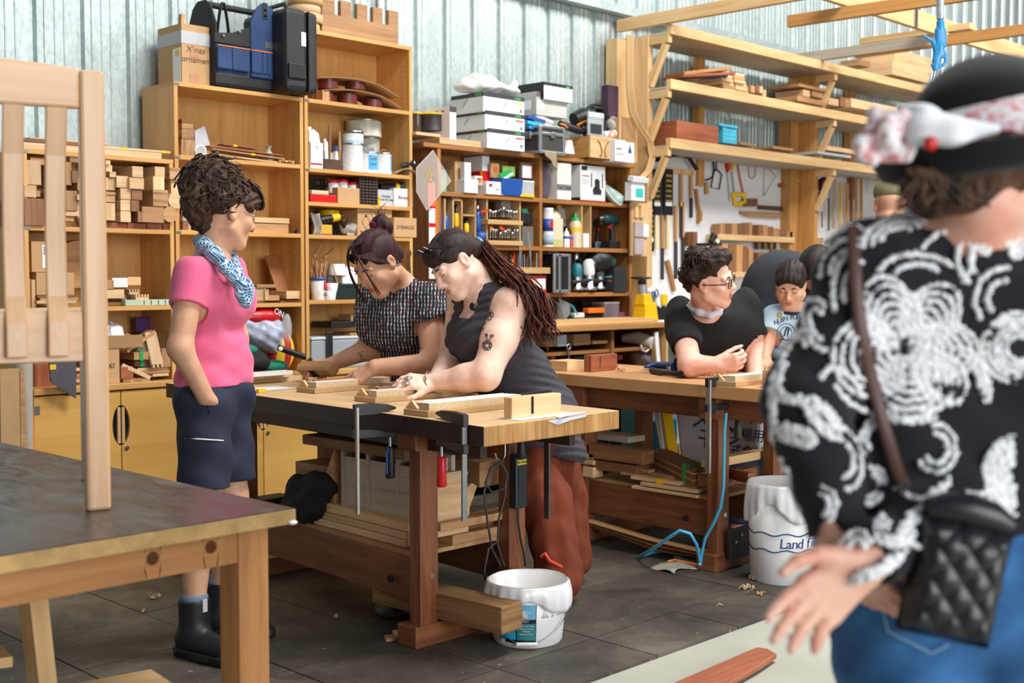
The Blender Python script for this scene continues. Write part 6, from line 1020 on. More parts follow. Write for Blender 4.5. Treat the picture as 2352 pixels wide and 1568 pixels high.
# ------------------------------------------------------------------ on the near workbench
Z1=.861
def onb(x,y,z=Z1):return oZ(x,y,z)
def slab(name,lb,cat,px,L,w,h,m,z=Z1,ry=0.0,group=None,par=None):
 """board lying across the bench: near-left bottom corner at pixel px, running L along the bench width and w deep"""
 p=onb(*px,z);b=MB().rbox((p.x+L/2,p.y+w/2,z+h/2),(L,w,h));o=b.build(name,m,par,.0012);return o if par else tag(o,lb,cat,group)
whl=M('white_laminate','e6e4df',.35)
def jig(lb,px,L,lt,w=.13):
 p=onb(*px);t=thing('planing_jig',lb,'jig',p);b=MB().rbox((p.x+L/2,p.y+w/2,Z1+.010),(L,w,.020)).build('base_board',mdf,t,.001)
 MB().rbox((p.x+.02+lt/2,p.y+.012+.03,Z1+.032),(lt,.05,.024)).build('side_strip',chip,t,.001);MB().rbox((p.x+.02+lt/2,p.y+.042,Z1+.0448),(lt,.05,.0016)).build('white_face',whl,t);MB().rbox((p.x+.04+lt/2,p.y+.1,Z1+.030),(lt,.035,.020)).build('back_strip',chip,t,.001);MB().rbox((p.x+.04+lt/2,p.y+.1,Z1+.0408),(lt,.035,.0016)).build('white_face',whl,t)
 MB().prism([(0,0),(.07,0),(.035,.03)],(p.x+.015,p.y+.07,Z1+.0205),(0,1,0),(0,0,1),(.012,0,0)).build('stop_notch',pine,t);return t,p
t,p=jig('planing jig under the hands of the woman in plaid',(723,904),.46,.40);MB().rbox((p.x+.26,p.y+.076,Z1+.036),(.42,.014,.03)).build('workpiece',redw,t)
t,p=jig('planing jig under the hands of the woman with tattoos',(862,926),.48,.43);MB().rbox((p.x+.28,p.y+.076,Z1+.036),(.42,.014,.03)).build('workpiece',brown,t)
t,p=jig('planing jig ending at the pale fence block near the bench corner',(983,958),.5,.46)
for i in range(4):MB().rbox((p.x+.26,p.y+.025+.022*i,Z1+.0465),(.40,.008,.002)).build('white_slip',paper,t)
slab('paper_sheet','white paper with dark stripes under the fence block','paper',(1192,966),.3,.10,.0015,paper);slab('paper_sheet','white drawing sheet on the bench beside the pink shirt','paper',(590,898),.2,.14,.0015,paper)
p=onb(1176,963);t=thing('fence_block','pale squared block with a dark slot standing near the bench corner','block',p);MB().rbox((p.x+.125,p.y+.02,Z1+.0375),(.25,.04,.073)).build('block_body',oak,t,.003);MB().rbox((p.x+.10,p.y-.001,Z1+.042),(.009,.004,.06)).build('slot',iron,t)
b=MB();pe=[(1262,952),(1300,948),(1352,944),(1340,949),(1300,956),(1285,960)];q=[onb(x,y,.8615)for x,y in pe];b.add([tuple(v)for v in q]+[(v.x,v.y,.8605)for v in q],[(0,1,2,3,4,5),(11,10,9,8,7,6)]);ws=bpy.data.objects['workbench'];b.build('paint_patch',M('pale_blue_paint','c3cad8',.5),ws);pq=[oY(x,y,2.828)for x,y in((1258,966),(1350,951),(1345,957),(1310,965),(1282,975),(1270,971))];MB().add([tuple(v)for v in pq],[(0,1,2,3,4,5)]).build('paint_patch',M('pale_blue_paint','c3cad8'),ws)
for k,(px,lb)in enumerate((((572,880),'chipboard strip lowest at the far end of the near bench'),((576,872),'chipboard strip stacked second at the far end of the near bench'),((580,866),'white faced strip on top at the far end of the near bench'))):slab('chipboard_strip',lb,'strip',px,.22,.07,.018,(mdf,chip,whl)[k],Z1+.018*k)
bx('tan_block','tan wooden box on the cabinet top beside the pink shirt','box',571,601,826,862,5.625,.03,tan,z=.8205);bx('glue_nozzle','yellow plastic nozzle lying on the near bench','nozzle',594,612,893,902,onb(600,902).y,.02,yellow)
plank('dark pencil lying on the near bench by the shavings',onb(818,914,.866),onb(884,900,.866),.008,.008,redw,cat='pencil',name='pencil');slab('side_board','grey brown board lying behind the middle planing jig','board',(960,906),.36,.06,.03,greyw)
def shav(lb,px,n,sp,m,z):
 t=thing('wood_shavings',lb,'shavings',oZ(*px,z));b=MB();o=oZ(*px,z)
 for i in range(n):
  c=o+Vector((R.gauss(0,sp),R.gauss(0,sp),.004+abs(R.gauss(0,.004))));a0=R.random()*6;r=R.uniform(.006,.014)
  b.tube([c+Vector((r*math.cos(a0+k*.8)+k*.003,r*.5*math.sin(a0+k*.8),max(0,r*math.sin(k*.8))+.001))for k in range(6)],.0035,4,flat=.15)
 stuff(b.build('curls',m,t));return t
shm=M('pink_shavings','dfa583',.7,var=.1);shav('curled pink shavings beside the dark pencil',(885,897),44,.03,shm,Z1);shav('small curl of shavings below the wooden plane',(733,868),10,.016,shm,Z1)
def fclamp(lb,P,L,jv,drop,hc,bw=.022,hl=.075,hn='handle',barm=M('bar_steel','8d8a86',.35,.9,.15)):
 """F-clamp: P bar top, L bar length, jv jaw vector, drop to the sliding arm"""
 P,jv=Vector(P),Vector(jv);u=jv.normalized();t=thing('bar_clamp',lb,'clamp',P-Vector((0,0,L)));dn=Vector((0,0,-1))
 MB().beam(P,P+dn*L,bw,.010,up=u).build('bar',barm,t,.001);s=u.cross(Vector((0,0,1)))
 J=jv.length;pr=[(-.014,-.032),(J*.5,-.030),(J,-.012),(J,-.004),(J*.8,.006),(J*.35,.012),(-.014,.010)]
 MB().prism([(a,b)for a,b in pr],P-s*.011,u,(0,0,1),s*.022).build('fixed_jaw',black,t,.003);A=P+dn*drop;pr=[(-.016,-.016),(J*.8,-.014),(J*.98,-.018),(J*.98,.02),(J*.8,.012),(-.016,.016)]
 MB().prism(pr,A-s*.011,u,(0,0,1),s*.022).build('sliding_arm',black,t,.003);c=A+u*(J*.86);MB().cyl(c+dn*-.022,c+dn*.055,.006,n=10).build('screw',steel,t);MB().cyl(c+dn*-.03,c+dn*-.02,.014,n=14).build('pad',hc if hc is blue else steel,t)
 hm=black if hc is blue else hc;MB().tube([c+dn*.05,c+dn*.058,c+dn*(.05+hl*.5),c+dn*(.05+hl),c+dn*(.056+hl)],[.012,.0165,.0165,.018,.014],14).build(hn,hm,t)
 if hc is blue:
  v=-RT;g=MB();q=c-FW*.0172-RT*.004;g.tube([q+dn*.055,q+dn*.075-RT*.006,q+dn*(.05+hl*.9)-RT*.006],.0026,6);g.build('blue_inlay',M('bright_blue','1f6fd6',.4),t)
 return t
p=onb(908,944);Pb=oX(820,927,p.x-.135);fclamp('bar clamp with a black and blue handle on the dark bench side',(Pb.x,Pb.y,.882),.385,Vector((p.x,p.y-.0,0))-Vector((Pb.x,Pb.y,0)),.098,blue,hl=.11)
Pb=oX(1066,968,2.745);p=onb(1006,958);fclamp('bar clamp with a red wooden handle near the bench corner',(Pb.x,Pb.y,.884),.345,Vector((p.x-Pb.x,p.y-Pb.y,0)),.105,M('red_lacquer','c0131b',.35),hl=.1,bw=.018,barm=dsteel)
Pb=oX(1257,950,3.50);fclamp('bar clamp behind the fence block, its long bar hanging below the bench end',(Pb.x,Pb.y,.895),.50,Vector((-.17,.0,0)),.115,black,bw=.028,barm=dsteel)
# ------------------------------------------------------------------ under the near workbench
Z2=.333;ub=lambda x,y,z=Z2:oZ(x,y,z)
for i,(px,L,w,h,z,m,lb)in enumerate((((870,1262),.12,.62,.028,Z2,oak,'curved pale timber blank, lowest of three under the near bench'),((866,1245),.13,.64,.028,Z2+.029,oak,'curved pale timber blank, second of three'),((862,1228),.15,.60,.034,Z2+.058,redw,'notched pinkish timber blank on top of the curved ones'))):
 p=oX(px[0],px[1],2.94);tag(MB().rbox((2.96+L/2+.005*i,3.42+w/2+.03,z+h/2),(L,w,h),-.05).build('timber_blank',m if i<2 else pine,None,.004),lb,'timber')
t=thing('joined_panels','grey board crate with open pigeonholes under the near bench','crate',(3.2,3.75,.42));z=Z2+.095
for y in(3.42,3.56,3.74,3.90):B(3.0,3.13,y,y+.016,z,z+.23-.1*(y<3.4)).build('upright_board',greyw,t,.001)
B(3.13,3.15,3.40,3.98,z,z+.24).build('back_board',greyw,t);B(2.98,3.16,3.40,4.0,z-.02,z).build('base_board',pine,t);MB().prism([(0,0),(.12,0),(.0,.22)],(3.0,3.96,z),(0,1,0),(0,0,1),(.13,0,0)).build('gusset',tan,t);B(3.005,3.012,3.44,3.9,z,z+.2).build('face_board',greyw,t)
pr=[(0,0),(.13,.0),(.135,.09),(.165,.17),(.145,.185),(.125,.17),(.115,.2),(.13,.225),(.125,.24),(0,.24)];MB().prism(pr,(3.03,3.39,z-.01),(1,.1,0),(0,0,1),(0,.016,0));tag(MB().prism([(a*1.35,b)for a,b in pr],(3.02,3.375,.37),UX,UZ,(0,.018,0)).build('scrolled_bracket',oak,None,.001),'pale board with a scrolled cut-out edge under the near bench','board')
tag(B(2.98,3.42,3.5,4.15,.655,.695).build('thick_board',brown,None,.004),'thick dark board lying across the stored crate','board');tag(B(3.3,3.42,3.42,3.7,.52,.62).build('drawer_box',tan,None,.004),'tan block end under the thick dark board','block')
tag(B(3.05,3.4,4.05,4.3,Z2,.56).build('stored_box',tan,None,.004),'plain brown drawer behind the black cloth under the near bench','drawer')
S=SDF();S.ell((2.98,4.13,.43),(.05,.14,.1),k=.03).ell((3.0,4.05,.49),(.05,.1,.06),k=.04).ell((2.98,4.2,.37),(.06,.1,.04),k=.04);V,Fc=S.mesh(.008,lambda P,f:f+.008*np.sin(P[:,1]*50+P[:,2]*40)*np.sin(P[:,0]*60+P[:,2]*22));t=thing('black_cloth','heap of black cloth on the under shelf of the near bench','cloth',(2.98,4.13,Z2));vbuild('cloth_body',V,Fc,blackm,t)
for i,(x0,x1,y0,y1,z0,z1,m,lb)in enumerate(((3.02,3.4,3.34,3.42,.40,.43,tan,'tan plank under the scrolled bracket'),(3.1,3.42,3.36,3.62,Z2,.37,tan,'plank end across the front of the under shelf'),(3.2,3.4,3.40,3.52,.371,.40,brown,'dark block behind the plank end'),(2.95,3.02,3.37,3.42,Z2,.348,beamw,'orange batten end beside the near bench leg'))):tag(B(x0,x1,y0,y1,z0,z1).build('stored_plank',m,None,.002),lb,'plank')
p=oY(1189,1042,3.285);t=thing('power_strip','black power strip with three outlets and a yellow tag on the bench leg','power strip',(p.x,3.285,.42));z1=p.z;z0=oY(1189,1165,3.285).z;B(p.x-.033,p.x+.033,3.262,3.297,z0,z1).build('strip_body',M('blue_black','171a22',.45),t,.005);B(p.x-.026,p.x+.026,3.2605,3.262,z1-.04,z1-.02).build('yellow_tag',M('dull_yellow','b8a83c',.6),t);text('No Work',.013,(p.x,3.2595,z1-.03),UX,UZ,ink,t)
for k in range(3):
 zz=z1-.075-.05*k;b=MB()
 for dx,rz in((-.007,.4),(.007,-.4)):b.rbox((p.x+dx,3.2612,zz+.006),(.003,.002,.010),0,0,rz)
 b.rbox((p.x,3.2612,zz-.008),(.003,.002,.010));b.box(p.x-.019,p.x+.019,3.2605,3.2618,zz-.019,zz+.019);b.build('outlet',M('blue_black','171a22'),t)
MB().tube([oY(x,y,3.28)for x,y in((1189,1165),(1190,1200),(1196,1240),(1203,1270),(1207,1300))],.0045,8).build('power_cord',black,t)
t=thing('cable_coil','grey cord looped on a steel hook beside the power strip','cable',oY(1142,1310,3.3));cb=M('dark_grey_cord','2c2c30',.5);MB().tube([oY(x,y,3.3)for x,y in((1160,1008),(1160,1045),(1153,1062),(1140,1052),(1137,1040))],.004,8).build('hook',steel,t)
for pts in(((1150,1062),(1125,1080),(1115,1110),(1130,1130),(1158,1122),(1166,1090),(1150,1062)),((1150,1062),(1126,1076),(1112,1130),(1120,1200),(1130,1260),(1150,1300)),((1152,1062),(1165,1085),(1160,1140),(1146,1190),(1143,1250),(1158,1300)),((1145,1240),(1122,1260),(1112,1310),(1116,1340))):MB().tube([oY(x,y,3.29)for x,y in pts],.0045,8).build('cable_loop',cb,t)
p0,p1=Vector((2.965,3.40,.085)),Vector((3.06,2.985,.085));tag(MB().beam(p0+Vector((.03,.25,.055)),p1+Vector((-.02,0,.055)),.115,.1).build('timber_beam',WOOD('rough_sawn','8d673f','5c3f24',.75,2,40,.02,.3,'a98258'),None,.006),'rough sawn square beam resting on the near bench foot','timber')
tag(MB().lathe((3.12,3.7,.0),[(.09,0),(.1,.03),(.07,.04),(.075,.06),(.05,.07),(0,.075)],n=20).build('black_dish',black,None),'black round stand on the floor under the near bench','stand')
for i,(x0,x1,y0,y1,m,lb)in enumerate(((884,932,1450,1462,tan,'thin pale strip of waste on the floor by the bench foot'),(908,932,1441,1458,oak,'small pale offcut on the floor by the bench foot'))):p=oZ(x0,y1,.012);q=oZ(x1,y1-4,.012);tag(MB().beam((p.x,p.y,.006+.012*i),(q.x,q.y,.006+.012*i),.05,.012).build('floor_offcut',m,None,.001),lb,'offcut')
bx('parts_case','dark teal plastic case standing on the under shelf at the far end','case',600,673,1143,1172,4.42,.1,M('dark_teal_case','0f2f33',.45))
# ------------------------------------------------------------------ buckets with bin liners
def bucket(lb,c,r0,r1,h,lz,seed,rip):
 t=thing('bucket',lb,'bucket',c);c=Vector(c);MB().lathe(c,[(r0*.96,0),(r0,.008),(r1,h),(r1*.97,h),(r0*.95,.012),(0,.012)],n=40).build('bucket_body',whitep,t);rr=random.Random(seed);ph=[rr.random()*6 for _ in range(6)]
 def f(u,v):
  a=2*math.pi*u;w=math.sin(5*a+ph[0])*.35+math.sin(11*a+ph[1])*.3+math.sin(23*a+ph[2])*.2;lo=lz*(1+.28*math.sin(2*a+ph[3])+.14*math.sin(5*a+ph[4]))
  if v<.45:k=v/.45;z=h*.5+(h*.5+.006)*k;r=r1*(.93+.045*k)+rip*.3*w*(1-k)
  else:k=(v-.45)/.55;z=h+.008-lo*k;r=r1*(1.02+.05*math.sin(k*3))+rip*w*(.3+k)+.008*k
  return c+Vector((r*math.cos(a),r*math.sin(a),z))
 MB().grid(f,120,16).build('bin_liner',bagm,t,solid=.0006);return t
c1=oZ(1212,1466,0);t=bucket('white bucket with a blue product label and a bin liner, by the near bench',c1,.129,.15,.225,.085,3,.011)
def cwrap(t,c,r0,r1,h,z0,z1,a0,a1,m,nm='printed_label',e=.0012,n=10):
 P=[];th=math.atan2(-c.y,-c.x)
 for i in range(n+1):
  a=th+math.radians(a0+(a1-a0)*i/n)
  for z in(z0,z1):r=r0+(r1-r0)*z/h+e;P.append((c.x+r*math.cos(a),c.y+r*math.sin(a),c.z+z))
 return MB().add(P,[(2*i,2*i+2,2*i+3,2*i+1)for i in range(n)]).build(nm,m,t)
def cpt(c,r0,r1,h,z,ad,e=.002):
 a=math.atan2(-c.y,-c.x)+math.radians(ad);r=r0+(r1-r0)*z/h+e;return Vector((c.x+r*math.cos(a),c.y+r*math.sin(a),c.z+z)),Vector((-math.sin(a),math.cos(a),0))
A1=(c1,.129,.15,.225);cwrap(t,*A1,.02,.165,-50,13,M('label_black','0f1416',.5),e=.0008);cwrap(t,*A1,.032,.165,-49,-19,cyan);cwrap(t,*A1,.11,.165,-17,12,M('label_light_blue','6fb9d8',.5));cwrap(t,*A1,.032,.095,-17,12,M('label_teal','2c7f88',.5))
for s_,z,a,sz,m in(('handy',.15,-33,.026,paper),('WITH',.135,-6,.02,paper),('TILT',.103,-3,.012,paper),('- Superior seal integrity',.087,-3,.0065,paper),('- Leak proof solution',.076,-3,.0065,paper),('- Washable',.066,-3,.0065,paper),('- Easy paintwork fit',.056,-3,.0065,paper),('Anti-Fog',.11,-33,.007,paper),('Grout Sealer',.092,-33,.007,paper),('All Purpose',.074,-33,.007,paper),('Setting',.056,-33,.007,paper)):p,u=cpt(*A1,z,a);text(s_,sz,p,u,UZ,m,t)
cwrap(t,*A1,.012,.03,-48,-38,paper,'barcode',.0016)
P=[cpt(*A1,.17-.15*math.sin(math.pi*k/20)*1.0,-92+184*k/20,.012)[0]for k in range(21)];MB().tube(P,.002,6).build('wire_handle',steel,t);p,u=cpt(*A1,.022,0,.014);MB().cyl(p-u*.04,p+u*.035,.0075,n=12).build('handle_grip',whitep,t)
c2=oZ(1797,1328,0);t=bucket('tall white bucket marked Land fill with blue lines, beside the further bench',c2,.142,.157,.44,.16,8,.012);A2=(c2,.142,.157,.44)
for z in(.152,.225):MB().tube([cpt(*A2,z+.006*math.sin(k*1.1),-88+176*k/24)[0]for k in range(25)],.0028,5).build('drawn_line',navy,t)
def scrib(w,z,a0,sz,da,t,A,m):
 a=a0
 for s_ in w:p,u=cpt(*A,z,a);text(s_,sz,p,u,UZ,m,t,shear=.1);a+=da*(1.0 if s_ not in 'il ' else .6)
scrib('Land fill',.185,0,.062,10,t,A2,navy)
# ------------------------------------------------------------------ floor odds and ends
pf=[oZ(x,y,.0)for x,y in((1500,1600),(1738,1497),(1762,1500),(1784,1513),(1745,1540),(1640,1600))];tag(MB().prism([(p.x,p.y)for p in pf],(0,0,.001),UX,(0,1,0),(0,0,.018)).build('ramp_plank',redw,None,.004),'reddish plank lying along the mat edge','plank')
bcord=M('blue_hose','46a9cf',.45)
t=thing('air_hose','blue cable running down the further bench leg and looping on the floor','cable',oZ(1600,1290,0));b=MB()
b.tube([oX(x,y,4.565)for x,y in((1668,948),(1664,990),(1663,1060),(1662,1120),(1655,1165),(1640,1200),(1620,1235),(1612,1270),(1608,1295))],.0075,8);b.tube([oX(1608,1295,4.55),oZ(1600,1297,.01),oZ(1570,1283,.01),oZ(1550,1278,.01)],.0075,8);b.tube([oX(1608,1290,4.54),oX(1600,1250,4.5),oX(1585,1225,4.42),oX(1562,1218,4.4),oX(1540,1232,4.4),oX(1500,1260,4.42),oZ(1465,1280,.012),oZ(1470,1277,.012),oZ(1500,1268,.012),oZ(1545,1262,.012),oZ(1590,1270,.012)],.0075,8);b.build('hose',bcord,t)
MB().tube([oZ(1590,1270,.02),oZ(1606,1277,.02)],.02,10).build('connector',black,t)
tag(MB().tube([oZ(1533,1290,.01),oZ(1550,1286,.015),oZ(1580,1292,.012),oZ(1612,1300,.01)],.008,8).build('yellow_cable',orange,None),'short orange yellow cable under the blue loops','cable');p=oZ(1570,1300,.002);tag(MB().grid(lambda u,v:(p.x-.15+.3*u,p.y-.06+.14*v+.02*math.sin(u*9),.003+.012*max(0,math.sin(u*7+v*5))),14,6).build('torn_felt',M('grey_felt','a39c90'),None,solid=.003),'torn grey felt scrap under the blue cable','felt')
for i,(x,y,r)in enumerate(((1743,1367,.03),(1714,1354,.03),(1731,1331,.02),(345,1376,.025),(325,1411,.012),(763,1424,.01),(1650,1401,.01))):shav('%s curl of pale shavings on the floor mats'%('flat wide','long stringy','tight springy','greyish leafy','tiny pale','speck sized','reddish')[i],(x,y),7 if r>.015 else 1,r*.5,oak,0)
# pine trestle below the foreground table
t=thing('sawhorse','pine sawhorse standing under the scuffed black table','sawhorse',(1.24,2.95,-.012));MB().beam((1.245,2.83,.62),(1.33,2.90,-.01),.07,.045,up=(1,0,0)).build('leg',pine,t,.002);MB().beam((.7,2.98,.45),(1.21,2.90,.435),.13,.025).build('cross_board',pine,t,.002);MB().beam((.9,2.76,.36),(1.5,2.68,.355),.14,.022).build('cross_board',pine,t,.002);MB().beam((.72,2.83,.62),(.65,2.90,-.01),.07,.045,up=(1,0,0)).build('leg',pine,t,.002)
# ------------------------------------------------------------------ further workbench: goods on top, below and beside
slab('pale_box','pale wooden box of two boards at the far end of the further bench','block',(1303,852),.16,.14,.05,pine);p=onb(1358,854);t=thing('fence_block','dark red-brown block with a steel slot on the further bench','block',p);MB().rbox((p.x+.105,p.y+.025,Z1+.043),(.21,.05,.084)).build('block_body',redw,t,.002);MB().rbox((p.x+.07,p.y-.001,Z1+.045),(.007,.004,.066)).build('slot',steel,t)
t=thing('bench_clamp','blue painted clamp head lying beside the arm of the man in black','clamp',onb(1520,846));P=[onb(x,y,z)for x,y,z in((1482,843,.875),(1500,838,.88),(1550,840,.885))];MB().tube(P,[.008,.026,.03],8,flat=.7).build('head',M('deep_blue','1b3f86',.4),t);MB().cyl(P[2]-Vector((.05,0,0)),P[2]-Vector((.05,0,.03)),.012,n=10).build('screw',steel,t)
t=thing('hammer','dark handled hammer lying on the further bench','hammer',onb(1545,855));P=[onb(x,y,.877)for x,y in((1497,850),(1520,855),(1562,858))];MB().tube(P,[.016,.014,.011],10).build('handle',M('dark_handle','33241b',.5),t);a,c=onb(1562,860,.88),onb(1596,852,.88);MB().beam(a,c,.03,.03).build('head',iron,t,.003);MB().cyl(c,c+(c-a).normalized()*.012,.016,n=12).build('face',steel,t)
shav('pile of tan shavings in front of the man in black',(1625,862),60,.035,M('tan_shavings','d0a070',.7),Z1);shav('small tuft of shavings beside the dark block',(1425,853),12,.014,shm,Z1)
t,p=jig('planing jig on the further bench in front of the man in black',(1690,888),.42,.36);b_=slab('pale_rail','pale squared rail at the end of the further jig','block',(1773,890),.12,.05,.075,oak)
t=thing('hand_plane','small wooden plane in front of the child','plane',onb(1765,853));p=onb(1730,856);MB().rbox((p.x+.1,p.y+.02,Z1+.02),(.22,.05,.04)).build('plane_body',redw,t,.004);MB().tube([(p.x+.02,p.y+.02,Z1+.04),(p.x+.06,p.y+.02,Z1+.065)],[.012,.018],8).build('iron',iron,t);MB().tube([(p.x+.15,p.y,Z1+.04),(p.x+.155,p.y,Z1+.08)],[.008,.012],8).build('peg',oak,t)
Pb=oX(1628,878,4.515);p=onb(1708,880);fclamp('long bar clamp holding the jig to the further bench',(Pb.x,Pb.y,.886),.42,Vector((p.x-Pb.x,p.y-Pb.y,0)),.125,M('worn_black_handle','3a3226',.5,var=.6,scale=40),hl=.1,bw=.03,barm=M('aluminium','c2c5c8'))
t=thing('clamp_bar','blue steel clamp bar with red studs under the further bench top','clamp',oY(1735,945,3.1));a,c=oY(1700,938,3.15),oY(1800,930,2.95);MB().beam(a,c,.03,.04).build('bar',M('worn_teal_blue','1d7f96',.5),t,.002)
for f in(.1,.28,.42):q=a.lerp(c,f)-FW*.018;MB().ball(q,.006,8,6).build('stud',dred,t)
# sack with printed characters
t=thing('printed_sack','white woven sack with blue characters standing behind the further bench','sack',oX(1650,1065,5.2));Pq=[oX(x,y,5.2)for x,y in((1548,920),(1748,920),(1745,1030),(1700,1052),(1622,1066),(1562,1060))];n=len(Pq);MB().add([tuple(p)for p in Pq]+[(p.x+.1,p.y,p.z)for p in Pq],[tuple(range(n)),tuple(reversed(range(n,2*n)))]+[((i+1)%n,i,n+i,n+(i+1)%n)for i in range(n)]).build('sack_body',M('sack_white','c9ccd6',.6,var=.05,bump=.1),t,.02)
jb=M('sack_blue','2a4a72',.7);SX=lambda x,y:oX(x,y,5.197)
for s_,x,y,sz,m in(('無ローラー',1650,928,.05,jb),('ス',1610,963,.13,jb),('ソース',1702,958,.085,jb),('モ',1622,1012,.14,jb),('ン',1684,1005,.14,jb),('工場用',1714,1000,.07,jb),('株式会社',1702,1037,.07,ink)):text(s_,sz,SX(x,y),(0,-1,0),UZ,m,t,shear=.12)
tag(B(4.66,5.12,3.28,3.34,.46,.50).build('support_board',pine,None,.002),'pale board under the white sack between the further bench legs','board');tag(B(4.66,5.1,3.3,3.36,.37,.42).build('support_board',brown,None,.002),'dark board below the pale one between the further bench legs','board')
U2=.335
for i,(x0,x1,y0,y1,X,d,z,m,lb)in enumerate(((1310,1442,996,1010,4.75,.14,None,greyw,'grey moulded skirting length on top of the timber under the further bench'),(1352,1476,1028,1060,4.66,.09,None,brown,'thick dark timber lying on the lower shelf'),(1362,1462,1062,1085,4.67,.1,None,brown,'second dark timber under the thick one'),(1325,1362,1040,1052,4.66,.08,None,oak,'pale block end stacked beside the dark timbers, upper'),(1325,1362,1055,1066,4.65,.08,None,oak,'pale block end stacked beside the dark timbers, middle'),(1338,1362,1072,1096,4.645,.08,None,oak,'pale block ends stacked beside the dark timbers, bottom'),(1390,1490,1072,1082,4.72,.05,None,oak,'pale lath lying over the scrap on the lower shelf'),(1425,1520,1090,1096,4.66,.05,None,tan,'tan strip in the scrap on the lower shelf'),(1448,1560,1100,1108,4.64,.06,None,oak,'pale taped strip in the scrap on the lower shelf'),(1470,1600,1116,1124,4.62,.05,None,oak,'long pale strip at the shelf front'),(1450,1600,1126,1133,4.615,.04,None,oak,'thin pale strip lowest at the shelf front'),(1480,1618,1094,1102,4.72,.05,None,oak,'pale strip furthest along the lower shelf'),(1500,1600,1108,1114,4.68,.04,None,tan,'tan strip beneath the pale ones on the lower shelf'))):
 a,c=oX(x0,y1,X),oX(x1,y1,X);zt=oX(x0,y0,X).z-a.z;zb=oX((x0+x1)/2,(y0+y1)/2,X).z;o=tag(MB().beam((X+d/2,a.y,zb),(X+d/2,c.y,zb),d,max(.012,zt*.95)).build('stored_timber',m,None,.002),lb,'timber')
 if 'taped' in lb:MB().beam((X+d/2,c.y+.14,zb),(X+d/2,c.y+.10,zb),d+.003,max(.012,zt*.95)+.003).build('tape',yellow,o)
t=thing('moulding_bundle','bundle of brown mouldings tied with green tape on the lower shelf','timber',(4.75,3.5,U2))
for i in range(6):MB().beam((4.86,3.75,.40+.016*i),(4.70,3.36,.36+.016*i),.1,.013).build('moulding',brown if i%2 else tan,t)
MB().beam((4.735,3.45,.41),(4.725,3.425,.407),.108,.105).build('green_tape',green,t)
for i,(x0,x1,y0,y1,X,d,m,lb)in enumerate(((1425,1457,926,1006,5.35,.2,M('teal_blue','1681a0',.5),'teal blue tall box behind the further bench'),(1457,1505,965,1020,5.3,.2,M('teal_bag','0f6d8c',.6),'teal bag with a drawstring behind the further bench'),(1400,1426,930,1000,5.4,.2,blackm,'black case beside the teal blue box'),(1462,1490,920,955,5.45,.2,grey,'grey printed box above the teal bag'),(1318,1330,975,1000,5.3,.15,M('teal_blue','1681a0'),'teal box edge beside the hanging dark blouse'),(1370,1395,920,1000,5.5,.15,black,'black drawer unit at the far end behind the further bench'))):
 a,c=oX(x0,y1,X),oX(x1,y1,X);zt=oX((x0+x1)/2,y0,X).z;tag(B(X,X+d,c.y,a.y,.0,zt).build('stored_box',m,None,.006),lb,'box')
for i,(xa,xb,m,lb)in enumerate(((1508,1530,offw,'pale tool handle leaning behind the further bench'),(1518,1534,whitep,'white level edge leaning behind the further bench'),(1527,1545,yellow,'yellow level leaning behind the further bench'))):plank(lb,oX(xa,920,5.0),oX(xb,1040,4.9),.05,.02,m,cat='level',name='level')
plank('reddish batten across the further bench legs',oX(1672,1085,4.9),oX(1725,1098,4.7),.03,.05,redw,cat='batten');pz=[oY(x,y,3.165)for x,y in((1672,1220),(1724,1203),(1726,1272),(1676,1287))];o=tag(MB().add([tuple(p)for p in pz]+[(p.x,p.y+.015,p.z)for p in pz],[(3,2,1,0),(4,5,6,7),(0,1,5,4),(1,2,6,5),(2,3,7,6),(3,0,4,7)]).build('leaning_board',M('black_panel','26231f',.6),None,.001),'black faced panel with two holes leaning on the further bench foot','board')
for k in(.3,.75):q=pz[0].lerp(pz[2],.4).lerp(pz[1],k-.4);MB().cyl(q-Vector((0,.002,0)),q,.006,n=10).build('hole',offw,o)
for i in range(3):tag(MB().tube([(4.63+.03*i,4.0,.12-.02*i),(4.63+.03*i,3.6,.085-.03*i),(4.63+.03*i,3.27,.075-.02*i)],.035,6,flat=.18).build('bent_board',tan,None),'curved thin board under the further bench, %s of three'%('front','middle','back')[i],'board')
# ------------------------------------------------------------------ air blow gun hanging from its hose
t=thing('air_blow_gun','bright blue air blow gun hanging from a taped hose','blow gun',D(2148,170,3.9));bg=M('sky_blue_plastic','3f9fe0',.3);G=lambda x,y:D(x,y,3.9)
MB().tube([G(2158,-60),G(2159,0),G(2160,44)],[.010,.0125,.0125],12).build('hose',M('taped_hose','c9ccd0',.4,.2,.25,60),t);MB().tube([G(2160,42),G(2160,50)],.008,10).build('fitting',steel,t)
S=SDF();S.cap(G(2160,52),G(2160,64),.0125,k=.004).cap(G(2160,64),G(2159,108),.0105,.0115,k=.006).cap(G(2159,108),G(2148,158),.012,.009,k=.01).cap(G(2164,122),G(2164,126),.010,k=.01).cap(G(2150,110),G(2146,140),.007,k=.008).cap(G(2148,112),G(2143,96),.006,.005,k=.01).cap(G(2143,96),G(2122,82),.0055,.004,k=.008).chain([G(2171,122),G(2172,140),G(2166,150),G(2156,155)],[.004]*4,k=.006).ell(tuple(G(2142,150)),.006,k=.006)
for k in range(9):S.cap(G(2155,70+k*4.2),G(2165,70+k*4.2),.0112,k=.002)
V,Fc=S.mesh(.0018,pad=.01);vbuild('gun_body',V,Fc,bg,t);MB().tube([G(2148,160),G(2145,172),G(2141,190),G(2130,212),G(2116,228)],.0045,8).build('nozzle_tube',steel,t)
